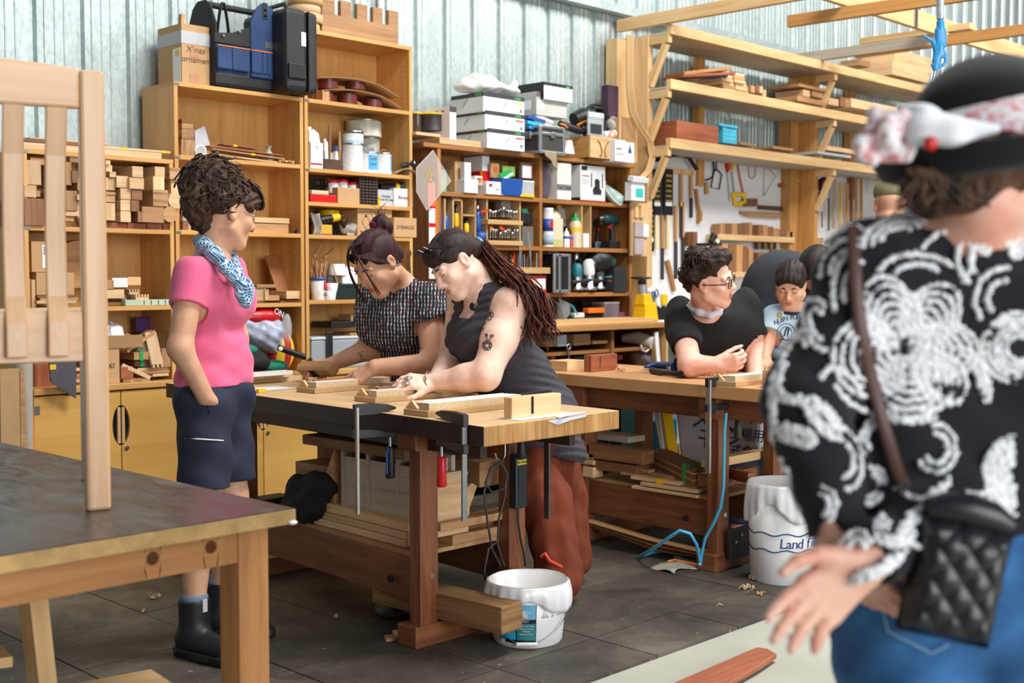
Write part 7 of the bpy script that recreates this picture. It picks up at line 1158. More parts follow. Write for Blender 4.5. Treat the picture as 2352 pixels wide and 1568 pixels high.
# ------------------------------------------------------------------ people: one continuous body each, clothes and hair as parts
FH=Vector((math.cos(yaw),math.sin(yaw),0));ZZ=Vector((0,0,1))
def V3(a,b,c):return(RT*a+FH*b+ZZ*c).normalized()
def SKIN(name,c,redd):
 t=NT(name);tc=t.n('TexCoord');a=t.n('TexNoise',Scale=9,Detail=5,Roughness=.65);t.l(tc.outputs['Object'],a.inputs['Vector']);t.l(t.ramp(a.outputs[0],[(.3,redd),(.55,c),(.8,c)]),t.b.inputs['Base Color'])
 b=t.b.inputs;b['Roughness'].default_value=.5;b['Subsurface Weight'].default_value=.12;b['Subsurface Radius'].default_value=(.012,.004,.002);b['Subsurface Scale'].default_value=.5;n2=t.n('TexNoise',Scale=160,Detail=2);t.l(tc.outputs['Object'],n2.inputs['Vector']);t.bump(n2.outputs[0],.06,.001);return t.m
def HAIRM(name,a,b_,sc_=(90,90,9)):
 t=NT(name);tc=t.n('TexCoord');mp=t.n('Mapping');mp.inputs['Scale'].default_value=sc_;t.l(tc.outputs['Object'],mp.inputs[0]);n=t.n('TexNoise',Scale=1,Detail=3,Distortion=.4);t.l(mp.outputs[0],n.inputs['Vector']);t.l(t.ramp(n.outputs[0],[(.35,a),(.7,b_)]),t.b.inputs['Base Color']);t.b.inputs['Roughness'].default_value=.58;t.b.inputs['Specular IOR Level'].default_value=.3;t.bump(n.outputs[0],.5,.003);return t.m
lipm=M('lips','b8615a',.4,var=.05);eyew=M('eye_white','e3dcd6',.25,var=.02);iris=M('eye_dark','1c120d',.2,var=.05)
class Head:
 def __init__(h,c,f,u,s=1.0):
  h.c,h.s=Vector(c),s;h.f=Vector(f).normalized();h.r=h.f.cross(Vector(u)).normalized();h.u=h.r.cross(h.f);h.ax=(h.r,h.f,h.u)
 def __call__(h,x,y,z):return h.c+(h.r*x+h.f*y+h.u*z)*h.s
 def add(h,S,eyes=True,fat=1.0):
  s=h.s;E_=lambda p,r,k=.02,op=1:S.ell(tuple(h(*p)),tuple(q*s for q in r),h.ax,k*s,op);C_=lambda a,b,ra,rb=None,k=.015,op=1:S.cap(h(*a),h(*b),ra*s,(ra if rb is None else rb)*s,k*s,op=op)
  E_((0,-.012,.035),(.074,.094,.085));E_((0,.026,-.04),(.058*fat,.062,.072),.03);C_((-.012,.074,-.102),(.012,.074,-.102),.018,k=.025)
  for x in(-1,1):
   C_((x*.052*fat,.004,-.062),(x*.018,.066,-.103),.02,.018,.03);E_((x*.038,.066,-.028),(.022,.018,.02),.03);C_((x*.045,.076,.022),(x*.012,.086,.02),.010,k=.015)
   E_((x*.031,.096,.004),(.017,.012,.011),.012,-1);E_((x*.031,.079,.003),(.0145,.012,.0125),.004)
   E_((x*.074,-.010,-.006),(.011,.019,.031),.008);E_((x*.083,-.006,-.004),(.006,.010,.017),.006,-1);E_((x*.072,-.004,-.03),(.008,.009,.010),.008);C_((x*.010,.098,-.036),(x*.012,.094,-.036),.0085,k=.008)
  C_((0,.086,.016),(0,.108,-.027),.0075,.0115,.014);E_((0,.108,-.030),(.012,.011,.010),.008);E_((0,.084,-.066),(.026,.013,.020),.02);C_((-.018,.092,-.0665),(.018,.092,-.0665),.0022,op=-1,k=.003)
 def on(h,S,x,z,e=0.0):
  """point of the face at height z and side x, e proud of the skin"""
  P=np.array([list(h(x,.16-.001*k,z))for k in range(120)]);f=S.ev(P);k=int(np.argmax(f<e));return Vector(P[k])
 def parts(h,t,S,look=0,browm=None):
  s=h.s;O=lambda x,z,e:h.on(S,x,z,e*s)
  for x in(-1,1):
   MB().tube([O(x*(.014+.0075*i),.0225+.004*math.sin(i*.75),.0006)for i in range(5)],[.0018*s,.0036*s,.0036*s,.003*s,.001*s],6).build('eyebrow',browm or iris,t)
   if look:MB().ball(h(x*.031,.0815,.003),.0125*s,14,10).build('eyeball',eyew,t);MB().ball(h(x*.031+look*.003,.0895,.002),(.0058*s,.005*s,.0058*s),12,8,h.ax).build('iris',iris,t)
   MB().tube([O(x*(.018+.0055*i),(-.0045 if not look else .009)-.0014*abs(i-2)**1.5*(-.6 if not look else 1),.0004)for i in range(6)],.0017*s,5).build('eyelash',iris,t)
  MB().tube([O(-.022,-.066,-.001),O(-.011,-.0615,.001),O(0,-.0632,.001),O(.011,-.0615,.001),O(.022,-.066,-.001)],[.001*s,.0032*s,.0032*s,.0032*s,.001*s],8).build('upper_lip',lipm,t);MB().tube([O(-.021,-.0675,-.001),O(-.010,-.0725,.001),O(0,-.0738,.001),O(.010,-.0725,.001),O(.021,-.0675,-.001)],[.001*s,.0038*s,.0042*s,.0038*s,.001*s],8).build('lower_lip',lipm,t)
def hand(S,w,d,n,th,curl=.5,s=1.0,spread=.1,thumb=(.75,.35),curls=None):
 """five separate fingers: w wrist, d wrist-to-knuckle direction, n out of the back of the hand, th towards the thumb"""
 w,d=Vector(w),Vector(d).normalized();n=(Vector(n)-d*Vector(n).dot(d)).normalized();th=Vector(th);th=(th-d*th.dot(d)-n*th.dot(n)).normalized();tips=[]
 for i in range(4):
  o=.030-.0205*i;kn=w+(d*(.088-.004*abs(i-1)-.004*(i==3))+th*o)*s;S.cap(w+(d*.012+th*o*.55)*s,kn,.0155*s,.0115*s,k=.014*s)
  dd=(d+th*(spread*(1.3-i)*.6)).normalized();c=curls[i]if curls else curl;p=kn;a=c*.55
  for j,(L,r0,r1)in enumerate(((.040,.0095,.0085),(.026,.0085,.0078),(.021,.0078,.0062))):
   L*=(.92,1.05,.98,.78)[i];a+=c*(.0,.55,.4)[j];q=p+(dd*math.cos(a)-n*math.sin(a))*L*s;S.cap(p,q,r0*s,r1*s,k=.0045*s if j else .006*s);p=q
  tips.append(p)
 b=w+(d*.022+th*.024-n*.006)*s;m=b+(d*.034+th*.030*thumb[0]-n*.018*thumb[1])*s;e=m+(d*.030+th*.013*thumb[0]-n*.016*thumb[1])*s;e2=e+(d*.026+th*.002-n*.010*thumb[1])*s
 S.cap(b,m,.0165*s,.0115*s,k=.016*s).cap(m,e,.0105*s,.0095*s,k=.005*s).cap(e,e2,.0095*s,.007*s,k=.004*s);return tips
def cut(P,f,pt,nrm):return np.maximum(f,(P-np.array(pt))@np.array(Vector(nrm).normalized()))
def sleeve(P,f,a,b_,q,r,e=0):
 """flat hem across a sleeve, acting only around that arm"""
 d=np.array((b_-a).normalized());arm=SDF.one(('c',np.array(a),np.array(a.lerp(b_,min(1,q+.6))),r,r,.01,None,1),P)<0
 return np.where(arm,np.maximum(f,(P-np.array(a.lerp(b_,q)))@d+e),f)
def curls(S,h,n,m,t,r0,r1,rt,zmin=-.04,ymax=.05,name='curls'):
 """loose curls lying on the surface of a head of hair"""
 pa=[]
 while len(pa)<n:
  d=Vector((R.gauss(0,1),R.gauss(-.4,1),R.gauss(.5,1))).normalized();P=np.array([list(h(d.x*(.26-.002*k),-.03+d.y*(.26-.002*k),.04+d.z*(.26-.002*k)))for k in range(120)]);f=S.ev(P);k=int(np.argmax(f<.002));L=.26-.002*k
  if-.03+d.y*L>ymax or .04+d.z*L<zmin+max(0,d.y)*.2:continue
  c=Vector(P[k]);n_=(h.r*d.x+h.f*d.y+h.u*d.z);x,y,_=frame(n_);r=R.uniform(r0,r1);a=R.random()*6;g=x*R.uniform(-.006,.006)+y*R.uniform(-.006,.006)
  pa.append([c+x*(r*math.cos(a+j*.62))+y*(r*math.sin(a+j*.62))+g*j+n_*(.004*math.sin(j*.8)-r*r*4)for j in range(9)])
 strands(pa,rt,m,t,name)
def waves(*args):
 def g(P):
  d=0
  for A,k,ph in args:d=d+A*np.sin(P@np.array(k)+ph)
  return d
 return g
def march(S,pts,t0,off=0.0):
 """points of the picture carried along their sight lines onto a solid"""
 dr=np.array([list(ray(x,y))for x,y in pts]);L=np.linalg.norm(dr,axis=1);dr=dr/L[:,None];t=t0*L.copy();o=np.array(CAM)
 for _ in range(60):
  f=S.ev(o+dr*t[:,None])-off;t+=f*.8
 P=o+dr*t[:,None];return P,np.abs(S.ev(P)-off)<.01
def draw(S,strokes,t0,r,m,t,name='tattoo',off=.0006,flat=1.0,n=4):
 b=MB()
 for st in strokes:
  P,ok=march(S,st,t0,off)
  if ok.all():b.tube([Vector(p)for p in P],r,n,flat=flat)
 return b.build(name,m,t)if b.v else None
def arc(cx,cy,rx,ry,a0,a1,rot=0,n=14):
 c,s_=math.cos(rot),math.sin(rot);o=[]
 for i in range(n+1):
  a=math.radians(a0+(a1-a0)*i/n);x,y=rx*math.cos(a),ry*math.sin(a);o.append((cx+x*c-y*s_,cy+x*s_+y*c))
 return o
def strands(paths,r,m,t,name='hair_strands',wob=0,n=5):
 b=MB()
 for p in paths:b.tube([Vector(q)+Vector((R.uniform(-wob,wob),R.uniform(-wob,wob),R.uniform(-wob,wob)))for q in p],[r*.6]+[r]*(len(p)-2)+[r*.25],n)
 return b.build(name,m,t)
def curve(a,b_,c,n=9):a,b_,c=Vector(a),Vector(b_),Vector(c);return[a*(1-k)**2+b_*(2*k*(1-k))+c*k*k for k in[i/(n-1)for i in range(n)]]
def put(S,name,res,m,t,mod=None,**k):V,Fc=S.mesh(res,mod);return vbuild(name,V,Fc,m,t,**k)
fl=lambda S,a,b,ra,rb,k=.02,**kw:S.cap(a,b,ra,rb,k,**kw)
cottonp=M('pink_cotton','dd5f86',.85,var=.05,bump=.06,bscale=400,sheen=.2);navyc=M('navy_drill','1b2136',.85,var=.2,bump=.12,bscale=300);boot=M('black_boot_leather','1b1b1c',.5,var=.5)
# ---- woman in the pink shirt
t=thing('person','person in pink shirt, navy shorts and blue patterned scarf, one hand in pocket','person',oZ(470,1470,0));sk=SKIN('skin_tan','d0a080','bd8468')
S=SDF();hc=D(522,484,4.38);Hd=Head(hc,V3(.74,.62,-.26),V3(.12,.05,1),1.0);Hd.add(S);nb=D(486,590,4.38);S.cap(Hd(0,-.03,-.07),nb,.052,.058,k=.03)
chest,waist,pel=D(490,680,4.38),D(493,805,4.38),D(492,905,4.38);fb=V3(.9,-.44,0);rb=fb.cross(ZZ)
shN,shF=D(441,628,4.24),D(526,616,4.52);elN,wrN=D(414,800,4.16),D(473,912,4.215)
def torso(S,e=0.0,k=.04):S.cap(chest-rb*.07,chest+rb*.07,.105+e,k=k,sq=fb,q=.86).cap(waist-rb*.05,waist+rb*.05,.088+e,k=.06,sq=fb,q=.9).cap(shN-rb*.02-ZZ*.01,nb-ZZ*.03,.048+e,.05+e,k=.05).cap(shF+rb*.02-ZZ*.01,nb-ZZ*.03,.048+e,.05+e,k=.05).cap(chest+fb*.045-rb*.06-ZZ*.02,chest+fb*.045+rb*.06-ZZ*.02,.062+e,k=.05)
def hips(S,e=0.0):S.cap(pel-rb*.05,pel+rb*.05,.102+e,k=.06,sq=fb,q=.95)
torso(S);hips(S);hipN,hipF=D(470,935,4.30),D(513,935,4.45);knN,knF=D(472,1150,4.28),D(532,1140,4.46);anN,anF=D(446,1402,4.33),D(505,1360,4.58)
S.chain([hipN,knN,D(452,1270,4.33),anN],[.085,.056,.052,.036],k=.03).chain([hipF,knF,D(524,1240,4.52),anF],[.085,.056,.052,.036],k=.03)
S.chain([shN,elN,wrN],[.05,.041,.029],k=.025).chain([shF,D(545,780,4.58),D(548,890,4.55)],[.048,.038,.028],k=.025);hand(S,wrN,(D(497,985,4.33)-wrN),-RT*.3-FH,fb,.3,.95)
for a,d in((anN,V3(.75,-.6,0)),(anF,V3(.95,.1,0))):S.cap((a.x,a.y,.06),Vector((a.x,a.y,.05))+d*.12,.04,.03,k=.03)
put(S,'body',.0042,sk,t);SB=S;Hd.parts(t,S,look=1,browm=HAIRM('hair_brown','1f1510','4a3022'))
S=SDF();torso(S,.009);S.chain([shN+ZZ*.004,shN.lerp(elN,.46)],[.062,.062],k=.03).chain([shF,shF.lerp(D(545,780,4.58),.4)],[.06,.058],k=.03);S.cap(pel+ZZ*.07-rb*.05,pel+ZZ*.03+rb*.05,.114,k=.05,sq=fb,q=.93);hemN=shN.lerp(elN,.43);w1=waves((.002,(40,20,65),0),(.0015,(-30,35,80),1));hem=pel.z+.035;ad=np.array((elN-shN).normalized());hN=np.array(hemN);rN=np.array(-FH)
def shirt(P,f):
 f=f+w1(P)*np.clip((chest.z+.02-P[:,2])*7,.15,1);f=np.maximum(f,hem-P[:,2]);f=np.maximum(f,(P[:,2]-(nb.z-.0+.12*np.maximum(0,-(P-np.array(nb))@np.array(fb)))));return sleeve(P,sleeve(P,f,shN,elN,.43,.072),shF,D(545,780,4.58),.38,.07)
put(S,'shirt',.0045,cottonp,t,shirt)
S=SDF();hips(S,.012);S.chain([hipN,knN+ZZ*.05],[.098,.092],k=.03).chain([hipF,knF+ZZ*.05],[.098,.09],k=.03);w2=waves((.004,(25,10,40),0),(.003,(-20,45,30),2));put(S,'shorts',.0055,navyc,t,lambda P,f:np.maximum(np.maximum(f+w2(P),knN.z+.05-P[:,2]),P[:,2]-pel.z-.055));SH=S
draw(SH,[[(425+8*i,1006+.5*i)for i in range(12)]],4.1,.0025,paper,t,'pocket_piping',.004);draw(SH,[[(468+2*i,896+9*i-.2*i*i)for i in range(8)]],4.1,.003,M('navy_shadow','11152a',.9),t,'pocket_edge',.003)
def bootp(a,d,nm):
 S=SDF();b0=Vector((a.x,a.y,0));S.cap(b0+ZZ*.20,b0+ZZ*.08,.056,.052,k=.03).cap(b0+ZZ*.055-d*.03,b0+ZZ*.05+d*.15,.048,.043,k=.04);o=put(S,nm,.005,boot,t,lambda P,f:np.maximum(np.maximum(f,P[:,2]-.205),.022-P[:,2]));S=SDF();S.cap(b0+ZZ*.02-d*.035,b0+ZZ*.02+d*.16,.054,.05,k=.02);put(S,'sole',.005,rubber,t,lambda P,f:np.maximum(np.maximum(f+.0025*np.sign(np.sin(P[:,0]*200))*(P[:,2]<.02),P[:,2]-.034),.0-P[:,2]));MB().rbox(b0+ZZ*.19+d*.056,(.02,.006,.045),math.atan2(d.y,d.x)+1.57).build('pull_tab',lgrey,t)
 MB().lathe(b0,[(.046,.2),(.05,.215),(.045,.225)],n=18).build('sock',M('blue_grey_sock','6d7f92',.9),t)
bootp(anN,V3(.78,-.55,0),'boot');bootp(anF,V3(.97,-.1,0),'boot')
tp=NT('scarf_print');tc=tp.n('TexCoord');br=tp.n('TexBrick',Scale=42);mp=tp.n('Mapping');mp.inputs['Rotation'].default_value=(.8,.5,.6);tp.l(tc.outputs['Object'],mp.inputs[0]);tp.l(mp.outputs[0],br.inputs['Vector']);br.inputs['Color1'].default_value=lin('2f6f9e');br.inputs['Color2'].default_value=lin('2b6693');br.inputs['Mortar'].default_value=lin('d9e4ea');br.inputs['Mortar Size'].default_value=.04;tp.l(br.outputs['Color'],tp.b.inputs['Base Color']);tp.b.inputs['Roughness'].default_value=.8
S=SDF();rim=[D(x,y,tt)for x,y,tt in((466,548,4.46),(460,552,4.38),(468,562,4.30),(492,585,4.26),(518,612,4.24),(536,636,4.25),(545,622,4.33),(535,590,4.42),(505,556,4.48),(466,548,4.46))]
S.chain(rim,[.02,.022,.025,.026,.024,.018,.016,.016,.018,.02],k=.012);kn=D(545,640,4.25);S.ell(tuple(kn),(.024,.02,.024),k=.012).chain([kn,D(556,665,4.24),D(566,690,4.25)],[.018,.026,.024],k=.01,sq=FH,q=.6).chain([kn,D(566,660,4.26),D(577,672,4.27)],[.014,.02,.016],k=.01,sq=FH,q=.6);put(S,'scarf',.0038,tp.m,t,lambda P,f:f+.003*np.sin(P@np.array((130,60,100))))
hb=HAIRM('hair_brown_curly','1c120d','563a2a',(70,70,70));S=SDF();S.ell(tuple(Hd(0,-.022,.05)),(.085,.098,.088),Hd.ax,k=.02)
for a,r in(((0,.06,.085),.045),((.03,.072,.06),.03),((-.03,.072,.06),.03),((.0,.088,.05),.028),((.045,.062,.042),.024),((-.045,.062,.042),.024),((0,-.09,.09),.07),((.0,-.13,.06),.055),((.02,-.125,.0),.05),((.0,-.1,-.04),.05),((.05,-.07,.03),.045),((-.04,-.08,.03),.05),((0,-.06,.125),.05),((.01,-.12,.12),.045),((.0,-.075,-.075),.035),((.02,-.135,-.03),.04),((.0,-.15,.03),.045),((.0,-.14,.09),.05)):S.ell(tuple(Hd(*a)),r,k=.025)
S.ell(tuple(Hd(.088,.008,-.014)),(.034,.034,.042),Hd.ax,k=.012,op=-1);put(S,'hair',.0042,hb,t,lambda P,f:np.maximum(f+.006*np.sin(P[:,0]*95+3*np.sin(P[:,2]*60))*np.sin(P[:,2]*85+2*np.sin(P[:,1]*55)),-SDF.one(('e',np.array(Hd(.0,.085,-.03)),np.array((.05,.05,.052)),np.array([list(a)for a in Hd.ax])),P)))
curls(S,Hd,150,hb,t,.012,.026,.0034)
strands([curve(Hd(x,.03,.12),Hd(x*1.1,.112,.10),Hd(x*1.25,.104,.030+R.uniform(-.004,.01)))for x in[-.05+.1*i/26 for i in range(27)]],.004,hb,t,'fringe');strands([curve(Hd(R.uniform(-.05,.05),R.uniform(-.12,.05),.14),Hd(R.uniform(-.06,.06),R.uniform(-.12,.09),.19),Hd(R.uniform(-.08,.08),R.uniform(-.14,.12),R.uniform(.12,.19)))for i in range(10)],.0007,hb,t,'flyaway_hair',0,4)
# ---- woman in plaid
t=thing('person','person in dark plaid ruffled top with a maroon bun, stooping with a plane','person',oZ(980,1290,0));sk=SKIN('skin_warm','d3a284','bd856b')
S=SDF();Hd=Head(D(866,602,5.36),V3(-.52,-.58,-.62),V3(-.36,-.32,.88),1.08);Hd.add(S,fat=1.12);nb=D(918,650,5.52);S.cap(Hd(0,-.03,-.07),nb,.056,.062,k=.03)
fb=V3(-.75,-.62,0);rb=fb.cross(ZZ);chest,waist,pel=D(905,735,5.58),D(930,850,5.68),D(950,940,5.75);shN,shF=D(985,690,5.46),D(856,680,5.72);elN,wrN=D(1000,838,5.34),D(862,842,5.30);elF,wrF=D(850,800,5.70),D(768,833,5.72)
def torso(S,e=0.0):S.cap(chest-rb*.08,chest+rb*.08,.125+e,k=.05,sq=fb,q=.9).cap(waist-rb*.07,waist+rb*.07,.115+e,k=.06,sq=fb,q=.9).cap(pel-rb*.08,pel+rb*.08,.14+e,k=.06,sq=fb,q=.9).cap(shN,nb-ZZ*.03,.055+e,.055+e,k=.05).cap(shF,nb-ZZ*.03,.055+e,.055+e,k=.05).cap(chest+fb*.05-rb*.07-ZZ*.03,chest+fb*.05+rb*.07-ZZ*.03,.075+e,k=.05)
torso(S);S.chain([pel-rb*.08,pel-rb*.08-ZZ*.45,Vector((pel.x-rb.x*.08,pel.y-rb.y*.08,.05))],[.1,.065,.045]).chain([pel+rb*.08,pel+rb*.08-ZZ*.45,Vector((pel.x+rb.x*.08,pel.y+rb.y*.08,.05))],[.1,.065,.045])
S.chain([shN,elN,wrN],[.066,.056,.034],k=.03).chain([shF,elF,wrF],[.06,.052,.034],k=.03);hand(S,wrN,D(812,872,5.30)-wrN,ZZ*.8+FH*-.5+RT*.2,FH,.28,1.08,.25);hand(S,wrF,D(726,838,5.70)-wrF,ZZ*.85-FH*.3,-FH,1.0,1.08,.05,(.5,1.6));put(S,'body',.0046,sk,t);SB=S;Hd.parts(t,S,browm=iris)
tm=M('tattoo_ink','2e3336',.6);draw(SB,[[(822,812),(834,806),(838,826),(826,831),(822,812)],[(826,815),(831,818),(829,824),(833,822)],[(828,812),(834,818)]],5.2,.0016,tm,t);draw(SB,[[(946,780),(952,770),(953,780),(948,784),(946,780)],[(947,776),(951,782)]],5.1,.002,tm,t)
tp=NT('plaid_smock');tc=tp.n('TexCoord');nz=tp.n('TexNoise',Scale=14,Detail=2);tp.l(tc.outputs['Object'],nz.inputs['Vector']);add=tp.n('VectorMath',operation='MULTIPLY_ADD');tp.l(nz.outputs[1],add.inputs[0]);add.inputs[1].default_value=(.018,.018,.018);tp.l(tc.outputs['Object'],add.inputs[2]);w_=[]
for ax,k in(((.7,-.71,0),420),((0,0,1),360),((.7,-.71,.1),1300)):
 d=tp.n('VectorMath',operation='DOT_PRODUCT');tp.l(add.outputs[0],d.inputs[0]);d.inputs[1].default_value=ax;m1=tp.n('Math',operation='MULTIPLY');m1.inputs[1].default_value=k;tp.l(d.outputs['Value'],m1.inputs[0]);m2=tp.n('Math',operation='SINE');tp.l(m1.outputs[0],m2.inputs[0]);w_.append(m2.outputs[0])
vo=tp.n('TexVoronoi',Scale=55);tp.l(tc.outputs['Object'],vo.inputs['Vector']);yarn=tp.ramp(vo.outputs['Color'],[(.2,'c4c0c2'),(.42,'5f7f92'),(.6,'8e4a52'),(.75,'cfcfd2')]);c1=tp.mix(tp.ramp(w_[0],[(.1,(0,0,0,1)),(.6,(1,1,1,1))]),'17171f',yarn);c2=tp.mix(tp.ramp(w_[1],[(.2,(0,0,0,1)),(.8,(.8,.8,.8,1))]),c1,'1b1b26');tp.l(c2,tp.b.inputs['Base Color']);tp.b.inputs['Roughness'].default_value=.9;tp.bump(w_[0],.5,.003)
S=SDF();torso(S,.010);S.chain([shN,shN.lerp(elN,.34)],[.082,.086],k=.03).chain([shF,shF.lerp(elF,.45)],[.078,.084],k=.03);cn=[(np.array(a.lerp(b,q)),np.array((b-a).normalized()))for a,b,q in((shN,elN,.30),(shF,elF,.40))];npz=np.array(nb)
def smock(P,f):
 f=f+.0022*np.sin(P[:,2]*260)*np.clip((chest.z-.08-P[:,2])*9,.15,1)+.002*np.sin((P@np.array(rb))*150);f=np.maximum(f,pel.z-.06-P[:,2]);f=np.maximum(f,-(np.linalg.norm((P-npz-np.array(fb)*.02-np.array((0,0,.02)))*np.array((1,1,1.3)),axis=1)-.082))
 w=.008*np.sin((P@np.array((1,-1,0)))*120);return sleeve(P,sleeve(P,f,shN,elN,.30,.080,w),shF,elF,.40,.080,w)
put(S,'blouse',.0054,tp.m,t,smock);S=SDF();S.cap(pel-rb*.08-ZZ*.03,pel+rb*.08-ZZ*.03,.15,k=.05,sq=fb,q=.92)
for sg in(-1,1):S.chain([pel+rb*sg*.08,pel+rb*sg*.085-ZZ*.8],[.115,.085],k=.03)
put(S,'trousers',.008,navyc,t,lambda P,f:np.maximum(np.maximum(f,.05-P[:,2]),P[:,2]-pel.z));hb=HAIRM('hair_maroon','1c0f10','4a2426');S=SDF();S.ell(tuple(Hd(0,-.018,.045)),(.086*1.05,.104,.094),Hd.ax,k=.02).ell(tuple(Hd(.02,-.135,.085)),(.05,.042,.055),Hd.ax,k=.015).cap(Hd(0,-.09,-.03),Hd(0,-.08,.02),.045)
put(S,'hair',.0045,hb,t,lambda P,f:np.maximum(f+.0025*np.sin((P-np.array(Hd(.02,-.13,.085)))@np.array(Hd.r)*150),-SDF.one(('e',np.array(Hd(0,.10,-.035)),np.array((.072,.082,.085)),np.array([list(a)for a in Hd.ax])),P)));S=SDF();S.ell(tuple(Hd(.03,-.105,.09)),(.03,.014,.045),Hd.ax);put(S,'hair_tie',.005,M('magenta_cloth','7d1240',.8),t)
strands([curve(Hd(.012+R.uniform(-.01,.01),.06,.128),Hd(sg*(.07+R.uniform(-.01,.01)),.12,.06),Hd(sg*(.055+R.uniform(-.012,.012)),.12+R.uniform(-.01,.01),zz))for sg,n_,zz in((-1,8,-.08),(1,9,-.12))for _ in range(n_)],.0016,hb,t,'loose_locks');strands([curve(Hd(.004*sg,.075-.004*i,.122),Hd(sg*(.03+.006*i),.04-.012*i,.155-.01*i),Hd(sg*(.012+.003*i),-.095,.085-.004*i))for sg in(-1,1)for i in range(12)]+[curve(Hd(sg*.03,.09,.10),Hd(sg*(.1+.002*i),.03,.06-.006*i),Hd(sg*.03,-.10,.06-.01*i))for sg in(-1,1)for i in range(14)],.003,hb,t,'combed_hair');strands([curve(Hd(R.uniform(-.02,.06),-.13,.11),Hd(R.uniform(-.05,.08),-.16,.15),Hd(R.uniform(-.08,.1),-.12+R.uniform(-.05,.05),.18))for _ in range(12)],.0009,hb,t,'flyaway_hair',0,4)
# the plane in her hand
t2=thing('wooden_plane','tilted wooden hand plane held by the woman in plaid','plane',D(725,850,5.68));c=D(730,846,5.66);u=(D(778,846,5.60)-D(674,846,5.76)).normalized();v=(ZZ*.75+FH*.66).normalized();v=(v-u*v.dot(u)).normalized();w=u.cross(v);MB().prism([(-.10,-.028),(.088,-.028),(.106,-.005),(.104,.022),(-.082,.024),(-.108,.004)],c-w*.03,u,v,w*.06).build('plane_body',tan,t2,.003);MB().obox(c-v*.029-u*.01,(u,w,v),(.035,.05,.003)).build('mouth',blackm,t2);MB().beam(c-u*.09+v*.01,c-u*.07+v*.055,.04,.012).build('plane_iron',iron,t2)
# ---- woman in the dark crinkled top
t=thing('person','person in charcoal sleeveless top and rust trousers, long ponytail, tattooed arm','person',oZ(1285,1380,0));sk=SKIN('skin_pale','ecc9b4','dba48f')
S=SDF();Hd=Head(D(1046,604,5.02),V3(-.70,-.40,-.60),V3(-.46,-.05,.86),1.06);Hd.add(S,fat=1.1);nb=D(1112,655,5.08);S.cap(Hd(0,-.03,-.07),nb,.058,.064,k=.03)
fb=V3(-.86,-.4,0);rb=fb.cross(ZZ);chest,waist,pel=D(1128,755,5.12),D(1175,860,5.18),D(1222,950,5.24);shN,shF=D(1178,702,4.96),D(1066,690,5.30);elN,wrN=D(1115,862,4.84),D(992,878,4.90);elF,wrF=D(1042,815,5.22),D(1002,872,5.02)
def torso(S,e=0.0):S.cap(chest-rb*.07,chest+rb*.08,.135+e,k=.05,sq=fb,q=.92).cap(waist-rb*.07,waist+rb*.07,.138+e,k=.07,sq=fb,q=.95).cap(pel-rb*.07,pel+rb*.07,.165+e,k=.07,sq=fb,q=.95).cap(shN-rb*.03,nb-ZZ*.04,.062+e,.06+e,k=.05).cap(shF+rb*.03,nb-ZZ*.04,.06+e,.06+e,k=.05).cap(chest+fb*.07-rb*.07-ZZ*.05,chest+fb*.07+rb*.07-ZZ*.05,.09+e,k=.06)
torso(S);ft=[Vector((3.70,3.36,0)),Vector((3.98,3.56,0))];kns=[D(1255,1150,5.1),D(1290,1140,5.4)]
for k_,f_,sg in zip(kns,ft,(1,-1)):S.chain([pel+rb*.08*sg,k_,f_+ZZ*.08],[.11,.07,.045],k=.03).cap(f_+ZZ*.05,f_+ZZ*.04+fb*.13,.04,.03)
S.chain([shN,shN.lerp(elN,.5),elN,elN.lerp(wrN,.35),wrN],[.078,.071,.058,.054,.036],k=.03).chain([shF,elF,wrF],[.07,.058,.036],k=.03);nh=ZZ*.75-FH*.6;hand(S,wrN,D(946,876,4.86)-wrN,nh,FH*-.3-ZZ*.6,.85,1.1,.05,(.8,.6));hand(S,wrF,D(960,872,4.97)-wrF,ZZ*.9-FH*.2,-FH,.9,1.05,.05);put(S,'body',.0046,sk,t);SB=S;Hd.parts(t,S,browm=iris)
ti=M('tattoo_ink','2e3336');fl_=[arc(1121+dx,721+dy,6,4.5,0,360,ro,10)for dx,dy,ro in((0,0,0),(8,1,.8),(4,8,1.6),(-6,7,-.6),(3,-5,.3))]+[[(1117,728),(1112,742),(1106,760),(1102,772)],[(1113,735),(1104,748),(1102,735),(1112,727)],[(1108,753),(1112,745),(1116,740)],[(1104,766),(1108,756),(1113,752),(1110,760)]]
so=[arc(1119,793,11,11,0,360),arc(1119,793,6.5,6.5,0,360)]+[arc(1119+8*math.cos(q),793+8*math.sin(q),3.4,3.4,0,360,n=7)for q in(0,1.05,2.1,3.14,4.2,5.2)]+[[(1117,782),(1121,776),(1116,772),(1119,767)],[(1122,782),(1128,776),(1126,770),(1132,768)],arc(1117,769,3,3,0,360,n=7),arc(1131,771,3,3,0,360,n=7)];draw(SB,fl_+so,4.7,.0016,ti,t);draw(SB,[[(1058,812),(1050,822),(1054,832),(1060,826)],[(1062,815),(1066,822),(1070,828)],[(1055,818),(1062,824),(1068,820)],[(1050,828),(1058,822),(1066,830)]],4.9,.0016,ti,t)
ck=M('charcoal_crinkle','3b3840',.9,var=.35,scale=160,bump=.9,bscale=170);S=SDF();torso(S,.010);sgN=1 if(shN-nb).dot(rb)>0 else-1;ex=[(np.array(shN.lerp(nb,.10)),np.array(rb)*sgN),(np.array(shF.lerp(nb,.15)),-np.array(rb)*sgN)]
hemx=np.array(pel-ZZ*.2);S.cap(pel+rb*.05-ZZ*.02,D(1300,1040,5.16),.16,.09,k=.06,sq=fb,q=.95);fq=np.array(fb)
